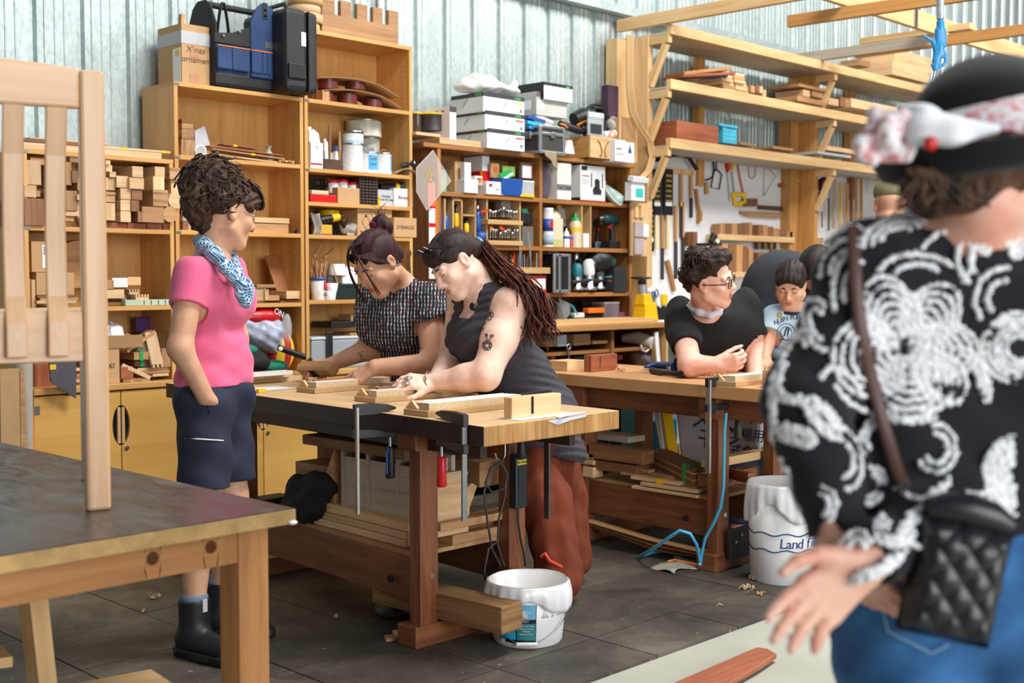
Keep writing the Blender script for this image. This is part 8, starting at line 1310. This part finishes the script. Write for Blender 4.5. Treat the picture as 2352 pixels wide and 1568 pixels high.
def top(P,f):
 f=f+.003*np.sin(P@np.array((40,40,130))+3*np.sin(P[:,2]*20));f=np.maximum(f,pel.z-.16-P[:,2]-.25*np.clip((P-np.array(pel))@np.array(-fb),-.1,.6));q=P-np.array(nb)-fq*.05-np.array((0,0,.0));f=np.maximum(f,-(np.maximum(np.abs(q@np.array(rb))-.072,np.maximum(-(q[:,2])-.135,-(q@fq)-.10))))
 for c,n_ in ex:f=np.maximum(f,np.where(P[:,2]>c[2]-.17,(P-c)@n_-.25*np.clip(c[2]-.05-P[:,2],0,1)**1.0,f))
 return f
put(S,'top',.0054,ck,t,top);rust=M('rust_cotton','6a2a0e',.9,var=.15,bump=.1,bscale=120);S=SDF();S.cap(pel-rb*.07-ZZ*.02,pel+rb*.07-ZZ*.02,.165,k=.07,sq=fb,q=.93)
for k_,f_,sg in zip(kns,ft,(1,-1)):S.chain([pel+rb*.09*sg,k_,f_+ZZ*.10],[.12,.105,.098],k=.03)
w3=waves((.004,(60,-45,6),0),(.0025,(95,60,10),1),(.002,(25,35,50),1));put(S,'trousers',.008,rust,t,lambda P,f:np.maximum(f+w3(P),.035-P[:,2]));MB().tube([D(1243,1278,4.95),D(1252,1271,4.94),D(1262,1288,4.93),D(1290,1302,4.95)],.008,6).build('ankle_tie',M('bright_rust','c1361a',.7),t)
hb=HAIRM('hair_dark','130c0b','3a201a');hp=HAIRM('hair_auburn','2a120d','6b3524',(50,50,14));S=SDF();S.ell(tuple(Hd(0,-.016,.045)),(.085,.104,.092),Hd.ax,k=.02).ell(tuple(Hd(0,-.09,.0)),(.045,.05,.05),Hd.ax,k=.03).ell(tuple(Hd(0,.055,.075)),(.066,.045,.04),Hd.ax,k=.02);rq=np.array(Hd.r)
put(S,'hair',.0042,hb,t,lambda P,f:np.maximum(f+.0016*np.sin((P-np.array(Hd.c))@rq*210),-SDF.one(('e',np.array(Hd(0,.10,-.045)),np.array((.074,.085,.085)),np.array([list(a)for a in Hd.ax])),P)));tie=Hd(0,-.135,.0);MB().lathe(tie,[(.02,-.006),(.027,-.004),(.027,.006),(.02,.008)],ax=-Hd.f,n=16).build('hair_tie',M('pale_blue_tie','6ea5c9',.5),t)
pk=[tie,D(1150,612,5.02),D(1190,650,4.93),D(1222,690,4.92),D(1240,735,4.92),D(1246,775,4.92)];pa=[]
for i in range(230):
 o=Vector((R.gauss(0,.017),R.gauss(0,.017),R.gauss(0,.015)));ph=R.random()*6;fr=R.uniform(.75,1.0);n_=12;L=[]
 for k in range(n_):
  q=k/(n_-1)*fr*5;j=min(4,int(q));p=pk[j].lerp(pk[j+1],q-j);am=q*.0035;L.append(p+o*(.6+q*.30)+Vector((math.sin(q*2.4+ph)*am,math.cos(q*2.4+ph)*am,math.sin(q*2+ph)*am)))
 pa.append(L)
strands(pa,.0032,hp,t,'ponytail');strands([curve(Hd(x,.092-abs(x)*.5,.085-abs(x)*.35),Hd(x*1.75,.0,.165-abs(x)*1.2),Hd(x*.25,-.125,.012))for x in[-.062+.124*i/60 for i in range(61)]],.0026,hb,t,'combed_hair');gl=M('sunglass_black','121110',.2)
for sg in(-1,1):c=Hd(sg*.033,.078,.114);MB().obox(c,(Hd.r,(Hd.f*.5+Hd.u*.86).normalized(),(Hd.u*.5-Hd.f*.86).normalized()),(.05,.042,.008)).build('sunglass_lens',gl,t,.006);MB().tube([Hd(sg*.058,.07,.112),Hd(sg*.084,.04,.085),Hd(sg*.094,-.02,.055)],.004,6).build('sunglass_arm',gl,t)
sil=M('silver','c9c5bd',.25,.9);MB().tube([Hd(.079,-.004,-.04),Hd(.080,.0,-.07),Hd(.079,.004,-.115)],[.002,.004,.006],6,flat=.5).build('earring',M('mauve_bead','8d6f7c',.4),t);MB().tube([D(1106,650,4.98),D(1100,670,4.96),D(1092,688,4.97),D(1086,700,4.96)],.0018,5).build('necklace_chain',sil,t);MB().tube([D(1060,668,5.03),D(1070,685,4.99),D(1084,697,4.96)],.0018,5).build('necklace_chain',sil,t);MB().lathe(D(1086,704,4.95),[(0,0),(.014,0),(.014,.004),(.009,.006),(0,.006)],ax=-FW,n=14,sy=1.25).build('pendant',gl,t)
bp=D(986,877,4.89);d_=(wrN-elN).normalized();x_,y_,_=frame(d_);MB().tube([bp+x_*(.04*math.cos(q))+y_*(.042*math.sin(q))for q in[2*math.pi*k/20 for k in range(21)]],.0042,6).build('bracelet',sil,t)
for x,y in((938,868),(934,880)):P,_=march(SB,[(x,y)],4.7);MB().ball(Vector(P[0]),(.018,.016,.008),12,8).build('ring',sil,t)
# ---- man in black leaning on the further bench
t=thing('person','person in black shirt and glasses leaning an arm on the further bench','person',oZ(1650,1110,0));sk=SKIN('skin_rosy','e6b59f','d08a78')
S=SDF();Hd=Head(D(1630,640,6.05),V3(.86,-.36,-.10),V3(-.10,-.32,.93),1.12);Hd.add(S,fat=1.08);nb=D(1618,705,6.2);S.cap(Hd(0,-.03,-.07),nb,.062,.066,k=.03);fb=V3(.1,-.9,0);rb=fb.cross(ZZ)
chest,waist,pel=D(1640,760,6.3),D(1650,860,6.45),D(1665,930,6.55);shN,shF=D(1560,715,6.28),D(1712,690,6.35);elN,wrN=D(1585,838,5.9),D(1645,838,5.86);elF,wrF=D(1738,815,6.3),D(1735,880,6.15)
def torso(S,e=0.0):S.cap(chest-rb*.10,chest+rb*.10,.132+e,k=.06,sq=fb,q=.9).cap(waist-rb*.09,waist+rb*.09,.15+e,k=.08).cap(pel-rb*.08,pel+rb*.08,.16+e,k=.07).cap(shN-ZZ*.02,nb-ZZ*.05,.05+e,.055+e,k=.05).cap(shF-ZZ*.02,nb-ZZ*.05,.05+e,.055+e,k=.05)
torso(S);S.chain([pel-rb*.09,pel-rb*.09-ZZ*.85],[.11,.05]).chain([pel+rb*.09,pel+rb*.09-ZZ*.85],[.11,.05]).chain([shN,elN,wrN],[.062,.056,.04],k=.03).chain([shF,elF,wrF],[.06,.054,.04],k=.03);hand(S,wrN,D(1672,834,5.84)-wrN,-FH-ZZ*.2,ZZ,1.35,1.12,.0,(.5,1.4));hand(S,wrF,-ZZ,RT,-FH,.6,1.1);put(S,'body',.005,sk,t)
Hd.parts(t,S,look=1,browm=HAIRM('hair_dark_brown','18100d','3f2b22'));S=SDF();torso(S,.014);S.chain([shN,shN.lerp(elN,.72)],[.074,.08],k=.03).chain([shF,shF.lerp(elF,.72)],[.072,.076],k=.03);cn=[(np.array(a.lerp(b,.68)),np.array((b-a).normalized()))for a,b in((shN,elN),(shF,elF))];npz=np.array(nb);w4=waves((.005,(22,18,30),0),(.004,(-25,30,14),1))
def tee(P,f):
 f=np.maximum(f+w4(P),waist.z+.03-P[:,2]);f=np.maximum(f,-(np.linalg.norm(P-npz-np.array(fb)*.04,axis=1)-.086))
 return sleeve(P,sleeve(P,f,shN,elN,.68,.092),shF,elF,.68,.088)
put(S,'shirt',.006,M('black_cotton','0d0d10',.9,var=.15),t,tee);S=SDF();S.cap(waist-rb*.1-ZZ*.03,waist+rb*.1-ZZ*.03,.160,k=.06).cap(pel-rb*.09,pel+rb*.09,.172,k=.07);put(S,'apron',.008,M('white_canvas','dcdad6',.85),t,lambda P,f:np.maximum(np.maximum(f,P[:,2]-waist.z-.03),pel.z-.35-P[:,2]));S=SDF();S.cap(waist-rb*.1,waist+rb*.1,.166,k=.06);put(S,'leather_belt',.007,M('tan_belt','9a6a4c',.6),t,lambda P,f:np.maximum(np.abs(P[:,2]-waist.z-.02-.1*(P-np.array(waist))@np.array(RT))-.014,f))
S=SDF();S.chain([nb-rb*.085+fb*.01,nb-rb*.05+fb*.085-ZZ*.025,nb+fb*.115-ZZ*.04,nb+rb*.05+fb*.085-ZZ*.025,nb+rb*.085],[.016]*5);put(S,'collar',.006,M('pale_collar','d6d2dc',.8),t);S=SDF()
for sg in(-1,1):S.chain([pel+rb*sg*.09,pel+rb*sg*.09-ZZ*.85],[.125,.085],k=.03)
put(S,'trousers',.01,navyc,t,lambda P,f:np.maximum(f,.03-P[:,2]));hb=HAIRM('hair_brown_short','140d0a','3c271d',(45,45,45));S=SDF();S.ell(tuple(Hd(0,-.022,.045)),(.088,.104,.094),Hd.ax,k=.02)
for a,r in(((.03,.05,.105),.04),((-.03,.055,.1),.04),((.05,.02,.09),.04),((-.05,0,.09),.045),((0,-.07,.1),.05),((.06,-.05,.03),.04),((0,-.1,.0),.045),((0,-.085,-.04),.035)):S.ell(tuple(Hd(*a)),r,k=.02)
put(S,'hair',.005,hb,t,lambda P,f:np.maximum(f+.006*np.sin(P[:,0]*80+2*np.sin(P[:,2]*70))*np.sin(P[:,2]*75+P[:,1]*50),-SDF.one(('e',np.array(Hd(0,.10,-.035)),np.array((.08,.082,.085)),np.array([list(a)for a in Hd.ax])),P)))
curls(S,Hd,90,hb,t,.008,.018,.0032,-.03,.07)
for sg in(-1,1):MB().tube([Hd(sg*.033+.024*math.cos(q),.102-.25*abs(sg*.033+.024*math.cos(q))**1.5,-.002+.02*math.sin(q))for q in[2*math.pi*k/18 for k in range(19)]],.0028,6).build('glasses_rim',gl,t);MB().tube([Hd(sg*.057,.09,.004),Hd(sg*.08,.03,.002),Hd(sg*.085,-.01,.0)],.0026,6).build('glasses_arm',gl,t)
# ---- child
t=thing('person','person, a small child in a pale blue printed shirt, looking down at a plane','person',oZ(1810,1120,0));sk=SKIN('skin_child','dba98a','c98a70')
S=SDF();Hd=Head(D(1816,652,6.25),V3(-.30,-.80,-.52),V3(-.12,-.42,.9),.93);Hd.add(S,fat=1.2);nb=D(1822,705,6.36);S.cap(Hd(0,-.03,-.06),nb,.042,.045);fb=V3(-.2,-1,0);rb=fb.cross(ZZ);chest,pel=D(1815,775,6.4),D(1815,880,6.45);shN,shF=D(1778,728,6.36),D(1866,722,6.42);elN,wrN=D(1762,790,6.3),D(1757,822,6.24);elF,wrF=D(1850,810,6.25),D(1815,830,6.1)
def torso(S,e=0.0):S.cap(chest-rb*.05,chest+rb*.05,.095+e,k=.04,sq=fb,q=.85).cap(pel-rb*.05,pel+rb*.05,.105+e,k=.05,sq=fb,q=.9).cap(shN,nb-ZZ*.02,.042+e,k=.04).cap(shF,nb-ZZ*.02,.042+e,k=.04)
torso(S);S.chain([pel-rb*.05,Vector((pel.x,pel.y,.05))-rb*.05],[.075,.035]).chain([pel+rb*.05,Vector((pel.x,pel.y,.05))+rb*.05],[.075,.035]).chain([shN,elN,wrN],[.042,.034,.026]).chain([shF,elF,wrF],[.042,.034,.026]);hand(S,wrN,D(1762,838,6.2)-wrN,-FH,RT,.7,.72);hand(S,wrF,D(1795,835,6.0)-wrF,ZZ,-FH,.8,.72);put(S,'body',.0045,sk,t);Hd.parts(t,S,browm=iris)
S=SDF();torso(S,.012);S.chain([shN,shN.lerp(elN,.62)],[.062,.066],k=.03).chain([shF,shF.lerp(elF,.62)],[.06,.064],k=.03);cn=[(np.array(a.lerp(b,.58)),np.array((b-a).normalized()))for a,b in((shN,elN),(shF,elF))];npz2=np.array(nb)
def ctee(P,f):
 f=np.maximum(f,pel.z-.12-P[:,2]);f=np.maximum(f,-(np.linalg.norm(P-npz2-np.array(fb)*.03-np.array((0,0,.015)),axis=1)-.062))
 return sleeve(P,sleeve(P,f,shN,elN,.58,.07),shF,elF,.58,.068)
put(S,'shirt',.005,M('pale_blue_cotton','c3dcec',.85,var=.04),t,ctee);SC=S;ni=M('navy_print','25304e',.8);pc=nb+fb*.03;MB().tube([pc+rb*(.066*math.cos(q))+fb*(.05*math.sin(q))-ZZ*(.02+.012*math.sin(q))for q in[2*math.pi*k/20 for k in range(21)]],.008,8).build('neck_band',ni,t)
def cloth_text(s_,x0,x1,y,size,arch=0):
 for k,ch in enumerate(s_):
  q=k/(len(s_)-1);x=x0+(x1-x0)*q;P,_=march(SC,[(x,y-arch*math.sin(q*math.pi))],6.0,.003);ch!=' ' and text(ch,size,Vector(P[0])-FW*.003,RT,UP,ni,t,'shirt_print')
cloth_text('HUSH PUPPIES',1783,1862,741,.036,12);cloth_text('ROCKFORD',1783,1848,798,.030);draw(SC,[arc(1806,766,21,23,0,360,n=26),arc(1806,766,14,16,0,360,n=20)],6.0,.0016,ni,t,'shirt_print',.003);draw(SC,[[(1802,772),(1804,760),(1808,752)],[(1809,772),(1811,760),(1812,754)],[(1798,778),(1806,782),(1814,778)]],6.0,.004,ni,t,'shirt_print',.003);draw(SC,[arc(1791,724,4,5,0,360)],6.0,.005,M('dull_yellow','b8a83c'),t,'badge',.003)
S=SDF()
for sg in(-1,1):S.chain([pel+rb*sg*.05,Vector((pel.x,pel.y,.06))+rb*sg*.05],[.09,.06],k=.03)
put(S,'trousers',.008,navyc,t,lambda P,f:np.maximum(f,.03-P[:,2]));hb=HAIRM('hair_black','120d0b','2f221c');S=SDF();S.ell(tuple(Hd(0,-.016,.042)),(.081,.098,.09),Hd.ax,k=.02).ell(tuple(Hd(0,.06,.06)),(.062,.028,.035),Hd.ax,k=.02);put(S,'hair',.0045,hb,t,lambda P,f:np.maximum(f+.0015*np.sin((P-np.array(Hd.c))@np.array(Hd.r)*240),-SDF.one(('e',np.array(Hd(0,.10,-.025)),np.array((.066,.08,.078)),np.array([list(a)for a in Hd.ax])),P)))
# ---- adult in the dark jacket bending behind the child, and the person in the olive cap
t=thing('person','person in dark jacket bending over behind the child, dark hair','person',oZ(1800,1040,0));S=SDF();Hd=Head(D(1882,625,6.35),V3(-.5,-.5,-.7),V3(-.6,-.4,.7),1.0);Hd.add(S);nb=D(1862,640,6.6);S.cap(Hd(0,-.03,-.07),nb,.055);fb=V3(.4,-.8,-.3);rb=V3(.8,.5,0);pel=D(1740,880,7.1)
def tj(S,e):S.chain([nb,D(1800,665,6.85),D(1755,760,7.0),pel],[.1+e,.19+e,.2+e,.19+e],k=.08).chain([D(1775,690,6.75),D(1745,800,6.7),D(1765,860,6.6)],[.09+e,.07+e,.06+e],k=.05)
tj(S,0);S.chain([pel-rb*.1,Vector((pel.x,pel.y,.05))-rb*.1],[.1,.05]).chain([pel+rb*.1,Vector((pel.x,pel.y,.05))+rb*.1],[.1,.05]);put(S,'body',.008,sk,t);S=SDF();tj(S,.02)
put(S,'jacket',.009,M('dark_slate_cloth','2b2e35',.85),t);S=SDF();S.ell(tuple(Hd(0,-.02,.04)),(.09,.11,.1),Hd.ax,k=.02).ell(tuple(Hd(.05,.03,-.02)),(.04,.05,.08),Hd.ax,k=.03);put(S,'hair',.006,hb,t);S=SDF()
for sg in(-1,1):S.chain([pel+rb*sg*.1,Vector((pel.x,pel.y,.06))+rb*sg*.1],[.13,.09],k=.03)
put(S,'trousers',.01,navyc,t,lambda P,f:np.maximum(f,.02-P[:,2]))
t=thing('person','person in an olive cap beyond the hat wearer, mostly hidden','person',oZ(2090,1090,0));S=SDF();Hd=Head(D(2045,468,6.6),V3(.3,.9,-.1),V3(0,0,1),1.05);Hd.add(S);nb=D(2050,545,6.6);pel=Vector((nb.x,nb.y,.95));S.cap(Hd(0,-.02,-.07),nb,.055).cap(nb-ZZ*.12-RT*.1,nb-ZZ*.12+RT*.1,.1,k=.05).cap(nb-ZZ*.3,pel,.14,k=.06).chain([pel-RT*.09,Vector((pel.x,pel.y,.05))-RT*.09],[.1,.05]).chain([pel+RT*.09,Vector((pel.x,pel.y,.05))+RT*.09],[.1,.05])
for sg in(-1,1):S.chain([nb-ZZ*.1+RT*.18*sg,nb-ZZ*.4+RT*.22*sg,nb-ZZ*.62+RT*.2*sg+FH*.12],[.055,.045,.034])
put(S,'body',.008,sk,t);S=SDF();S.ell(tuple(Hd(0,-.012,.06)),(.09,.11,.085),Hd.ax,k=.01).cap(Hd(-.04,.1,.05),Hd(.04,.1,.05),.03);put(S,'cap',.006,M('olive_twill','6c6a4c',.85),t,lambda P,f:np.maximum(f,-(P-np.array(Hd(0,0,.03)))@np.array(Hd.u)));S=SDF();S.cap(nb-ZZ*.12-RT*.12,nb-ZZ*.12+RT*.12,.12,k=.05).cap(nb-ZZ*.3,pel,.165,k=.06);put(S,'shirt',.01,M('grey_shirt','73777a',.85),t);S=SDF()
for sg in(-1,1):S.chain([pel+RT*sg*.09,Vector((pel.x,pel.y,.06))+RT*sg*.09],[.13,.09],k=.03)
put(S,'trousers',.01,navyc,t,lambda P,f:np.maximum(f,.02-P[:,2]))
# ---- hat wearer seen from behind, hands clasped at the back
t=thing('person','person in black hat, flowered dark jumper and jeans, seen from behind','person',(1.72,.85,0));sk=SKIN('skin_hands','dcae97','c97f6d');t0=1.72
S=SDF();Hd=Head(D(2255,385,1.72),V3(.55,.83,-.05),V3(.06,.1,1),1.0);Hd.add(S);nb=D(2200,500,1.74);S.cap(Hd(0,-.03,-.06),nb,.055,.06,k=.03);fb=V3(.15,1,0);rb=RT
chest,waist,pel=D(2205,720,1.78),D(2190,1020,1.78),D(2215,1330,1.80);shL,shR=D(1992,612,1.74),D(2420,560,1.82);elL,wrL=D(1852,925,1.70),D(1925,1235,1.66);elR,wrR=D(2370,1010,1.78),D(1985,1290,1.60);hpt=[D(2080,1420,1.80),D(2330,1420,1.84)]
def torso(S,e=0.0):S.cap(chest-rb*.095,chest+rb*.095,.105+e,k=.05,sq=FH,q=.95).cap(waist-rb*.08,waist+rb*.08,.098+e,k=.07,sq=FH,q=.95).cap(shL,nb-ZZ*.03,.042+e,.046+e,k=.05).cap(shR,nb-ZZ*.03,.042+e,.046+e,k=.05)
def sleeves(S,e=0.0):S.chain([shL,elL,wrL],[.045+e,.045+e,.03+e],k=.04).chain([shR,elR,wrR],[.054+e,.042+e,.03+e],k=.02)
torso(S);sleeves(S);S.cap(pel-rb*.085,pel+rb*.085,.125,k=.05,sq=FH,q=.95)
for p_,sg in zip(hpt,(-1,1)):S.chain([p_,Vector((p_.x,p_.y,.45))+FH*.02,Vector((p_.x,p_.y,.06))],[.095,.062,.042],k=.03).cap(Vector((p_.x,p_.y,.05)),Vector((p_.x,p_.y,.04))+fb*.14,.042,.03)
hand(S,wrR,D(1880,1375,1.58)-wrR,FH+ZZ*.1,V3(-.5,0,.85),.3,1.0,.05,(1.0,.4),[.3,.38,.45,.55]);hand(S,wrL,D(1990,1330,1.66)-wrL,-FH*.3-ZZ*.2-RT*.4,V3(.6,-.3,.6),.5,.95,.15,(.5,.5));put(S,'body',.0042,sk,t)
kn_=M('black_knit','101218',.95,var=.3,bump=.25,bscale=500,sheen=.08);S=SDF();torso(S,.010);sleeves(S,.011);S.cap(D(2185,1140,1.78)-rb*.085,D(2185,1140,1.78)+rb*.085,.112,k=.06,sq=FH,q=.95);hemz=D(2185,1185,1.66).z;cn=[(np.array(a.lerp(b,.97)),np.array((b-a).normalized()))for a,b in((elL,wrL),(elR,wrR))];SW=S;w5=waves((.0025,(20,30,90),0),(.002,(60,-20,50),1))
def jumper(P,f):
 f=f+w5(P);d1=np.linalg.norm(P-cn[0][0],axis=1);d2=np.linalg.norm(P-cn[1][0],axis=1);body=(P-np.array(waist))@np.array(FH)>-.03;f=np.where((d1>.1)&(d2>.1)&body,np.maximum(f,hemz-P[:,2]),f);f=np.maximum(f,P[:,2]-nb.z+.0-.1*np.abs((P-np.array(nb))@np.array(rb)))
 for(c,d),dd in zip(cn,(d1,d2)):f=np.where(dd<.075,np.maximum(f,(P-c)@d),f)
 return f
put(S,'jumper',.005,kn_,t,jumper)
st=[]
def petal(cx,cy,rx,ry,rot,n,a0=150,a1=390):
 for k in range(n):q=1-k*.8/max(n,1);st.append(arc(cx,cy,rx*q,ry*q,a0,a1,rot,18))
for ph,Rr,rx,ry in((-112,78,98,62),(-52,84,92,60),(2,88,82,60),(78,84,78,92),(165,80,88,92),(40,96,78,50)):
 for k in range(7):
  q=1-.125*k;a=math.radians(ph);st.append(arc(2078+Rr*q*math.cos(a),800+Rr*q*math.sin(a),rx*q,ry*q,-128,128,a,18))
petal(2110,640,95,55,.1,2,190,320);petal(2170,600,60,75,.5,1,180,380);petal(2060,545,80,45,-.3,3,180,340);petal(1945,620,75,100,.4,3,150,280);petal(1975,660,60,100,.2,2,140,260);petal(2290,530,80,60,.6,5,80,400);petal(2270,590,70,75,.5,2,100,250);petal(2310,690,70,75,-.4,2,170,300);petal(2340,800,85,80,0,5,60,300);petal(2230,860,30,70,-.5,3,-90,90);petal(2040,900,130,60,.3,2,20,160);petal(2110,880,80,60,.2,2,-10,100);petal(1880,745,32,60,-.3,2,90,330);petal(1830,800,25,45,.6,2,150,330);petal(1815,900,40,22,.3,2,0,180);petal(1890,960,55,24,.9,3,0,360);petal(1830,1000,45,20,.3,3,0,360);petal(1785,940,14,90,0,2,120,250);petal(1930,1050,45,75,-.3,2,-90,110);petal(2010,1000,30,50,.5,2,90,300);petal(2150,1030,45,55,0,2,-100,150);petal(2075,1090,90,40,.5,1,20,150);petal(2000,1115,32,42,.3,2,-100,90);petal(1880,1160,40,45,.2,2,-90,50);petal(2240,1100,80,75,.3,3,-30,110);petal(2110,1150,95,30,-.8,3,20,160);petal(1830,1120,20,110,-.25,2,130,230);petal(2055,1215,45,40,0,3,0,240);petal(1965,1270,35,50,.2,2,150,330);petal(2010,1290,80,30,-.5,3,20,170);petal(2110,1235,30,20,.3,1,20,150);petal(2330,1090,70,90,0,7,90,270);petal(2150,480,70,14,0,2,0,360);petal(2200,510,30,18,.5,3,0,360);petal(1800,870,16,60,.2,2,120,260);petal(1915,880,30,35,0,1,200,330)
b=MB();wool=M('white_wool','eff0f3',.95,var=.06,scale=300,bump=.35,bscale=400,sheen=.2);rr=random.Random(5)
for s_ in st:
 P,ok=march(SW,s_,1.35,.001);run=[]
 for p,o in list(zip(P,ok))+[(None,False)]:
  if o and(not run or(Vector(p)-run[-1]).length<.05):run.append(Vector(p))
  else:
   if len(run)>2:
    L=[]
    for q,q2 in zip(run,run[1:]):L+=[q.lerp(q2,k/4)+Vector((rr.gauss(0,.0012),rr.gauss(0,.0012),rr.gauss(0,.0012)))for k in range(4)]
    b.tube(L,[rr.uniform(.0026,.0045)for _ in L],6)
   run=[Vector(p)]if o else[]
b.build('wool_pattern',wool,t)
tj=NT('denim');tc=tj.n('TexCoord');a=tj.n('TexNoise',Scale=7,Detail=6,Roughness=.7);tj.l(tc.outputs['Object'],a.inputs['Vector']);b_=tj.n('TexNoise',Scale=420,Detail=1);tj.l(tc.outputs['Object'],b_.inputs['Vector']);tj.l(tj.mix(.4,tj.ramp(a.outputs[0],[(.3,'1d4a78'),(.7,'3f7fb4')]),tj.ramp(b_.outputs[0],[(.3,'1b4068'),(.7,'7fa9cc')]),'OVERLAY'),tj.b.inputs['Base Color']);tj.b.inputs['Roughness'].default_value=.85;denim=tj.m
S=SDF();S.cap(pel-rb*.085,pel+rb*.085,.135,k=.05,sq=FH,q=.96).cap(D(2200,1210,1.79)-rb*.08,D(2200,1210,1.79)+rb*.08,.106,k=.06,sq=FH,q=.95)
for p_ in hpt:S.chain([p_,Vector((p_.x,p_.y,.45))+FH*.02,Vector((p_.x,p_.y,.08))],[.108,.08,.066],k=.02)
w6=waves((.003,(40,10,30),0),(.003,(-20,50,60),2));put(S,'jeans',.006,denim,t,lambda P,f:np.maximum(np.maximum(f+w6(P),.03-P[:,2]),P[:,2]-hemz-.05));SJ=S;draw(SJ,[[(2010,1330),(2040,1450),(2140,1500),(2180,1480)]],1.3,.0014,M('denim_stitch','8fb0cc',.8),t,'stitching',.003)
# hat: crown, rolled brim, scarf band and rosette
felt=M('black_felt','0b0d11',.95,var=.2,sheen=.1);ht=Head(D(2278,336,1.72),V3(.5,.85,0),V3(-.10,.0,1),1.0)
S=SDF();S.cap(ht(0,0,.005),ht(0,0,.03),.106,.096,k=.02).ell(tuple(ht(0,0,.058)),(.093,.100,.048),ht.ax,k=.04);put(S,'hat_crown',.0045,felt,t,lambda P,f:np.maximum(f,(P-np.array(ht(0,0,-.012)))@-np.array(ht.u)))
BP=[(.100,-.004),(.118,-.016),(.136,-.026),(.150,-.022),(.158,-.004),(.160,.010)]
def brim(u,v):
 a=2*math.pi*u;q=v*5;i=min(4,int(q));r=BP[i][0]+(BP[i+1][0]-BP[i][0])*(q-i);z=BP[i][1]+(BP[i+1][1]-BP[i][1])*(q-i);return ht(r*math.cos(a),r*1.05*math.sin(a),z-.014+.006*math.cos(2*a))
MB().grid(brim,72,10).build('hat_brim',felt,t,solid=.008)
ts=NT('bandana_print');tc=ts.n('TexCoord');a=ts.n('TexNoise',Scale=34,Detail=5,Roughness=.7,Distortion=2);ts.l(tc.outputs['Object'],a.inputs['Vector']);ts.l(ts.ramp(a.outputs[0],[(.5,'ecE9ec'.lower()),(.56,'e0a3a6'),(.62,'c84853'),(.68,'ecE6e8'.lower())]),ts.b.inputs['Base Color']);ts.b.inputs['Roughness'].default_value=.85
MB().grid(lambda u,v:ht((.118-.006*v+.005*math.sin(v*9+u*20))*math.cos(6.283*u),(.122-.006*v+.005*math.sin(v*9+u*20))*math.sin(6.283*u),-.006+.05*v+.010*math.cos(6.283*u)),64,6).build('scarf_band',ts.m,t,solid=.004)
S=SDF();S.chain([D(2090,262,1.60),D(2115,285,1.585),D(2180,300,1.58),D(2290,300,1.58)],[.012,.021,.017,.006],k=.02);put(S,'white_fold',.004,M('white_cotton','dfe3e8',.85),t,lambda P,f:f+.002*np.sin(P[:,2]*260))
S=SDF();rr=random.Random(3)
for i in range(22):S.ell(tuple(D(2032+rr.uniform(-55,55),308+rr.uniform(-42,46),1.60+rr.uniform(-.03,.03))),(.012,.010,.014),k=.012)
put(S,'scarf_rosette',.0035,ts.m,t,lambda P,f:f+.003*np.sin(P@np.array((240,200,260))));S=SDF();S.ell(tuple(D(2138,330,1.565)),(.011,.008,.01),k=.01);put(S,'red_petal',.003,red,t)
hb=HAIRM('hair_brown_wavy','2a1b14','6b4a34',(40,40,12));S=SDF();S.ell(tuple(Hd(0,-.03,.03)),(.088,.105,.09),Hd.ax,k=.02).ell(tuple(Hd(-.03,-.09,-.03)),(.06,.04,.05),Hd.ax,k=.03);put(S,'hair',.005,hb,t,lambda P,f:np.maximum(f+.004*np.sin(P@np.array((90,-60,40))+2*np.sin(P[:,2]*50)),np.maximum((P-np.array(ht(0,0,.005)))@np.array(ht.u),-SDF.one(('e',np.array(Hd(.02,.08,-.04)),np.array((.1,.09,.09)),np.array([list(a)for a in Hd.ax])),P))))
strands([[D(x0+(x1-x0)*k/8+6*math.sin(k*1.1+ph),385+(y1-385)*k/8,1.63+.02*math.sin(ph))for k in range(9)]for x0,x1,y1,ph in[(2080+R.random()*170,2050+R.random()*230,440+R.random()*55,R.random()*6)for _ in range(80)]],.0028,hb,t,'hair_locks')
# cross-body bag and strap
Sx,_=march(SW,[(1962,520),(1962,580),(1966,650),(1975,740),(1992,830),(2015,920),(2040,1010),(2062,1080),(2080,1120)],1.35,.007);MB().tube([Vector(p)for p in Sx],.010,8,flat=.3,ref=-FW).build('bag_strap',M('brown_leather','4a2a22',.5),t);MB().cyl(D(2070,1112,1.565),D(2084,1122,1.56),.008,n=10).build('strap_ring',dsteel,t)
t=thing('shoulder_bag','quilted black leather bag hanging at the hip of the hat wearer','bag',D(2190,1320,1.60));lea=M('black_quilted_leather','15161a',.35,var=.1,bump=.1,bscale=300);bc=D(2192,1330,1.60);bu=(RT+UP*-.22).normalized();bv=(UP+RT*.22).normalized();hw,hh=.063,.080
def quilt(u,v):
 x,y=(u*2-1),(v*2-1);e=max(abs(x),abs(y));q=abs(math.sin((x*hw+y*hh)*74))*abs(math.sin((x*hw-y*hh)*74));d=.028*(1-e**6)+.0055*q**.6*(1-e**8);k=1-.06*e**4*(abs(x*y));return bc+bu*(x*hw*k)+bv*(y*hh*k)-FW*d
MB().grid(quilt,60,70).grid(lambda u,v:bc+bu*((1-2*u)*hw)+bv*((v*2-1)*hh)+FW*.03*(1-max(abs(u*2-1),abs(v*2-1))**6),12,12).build('bag_body',lea,t);MB().tube([bc+bu*(hw*x)+bv*(hh+.012-.012*x*x)for x in(-.9,-.5,0,.5,.9)],[.014,.022,.024,.022,.014],10).build('bag_top',lea,t);MB().tube([bc+bu*(hw*.0+.008*math.cos(k))+bv*(.055+.004*math.sin(2*k))-FW*.032 for k in range(7)],.002,5).build('emblem',dsteel,t)
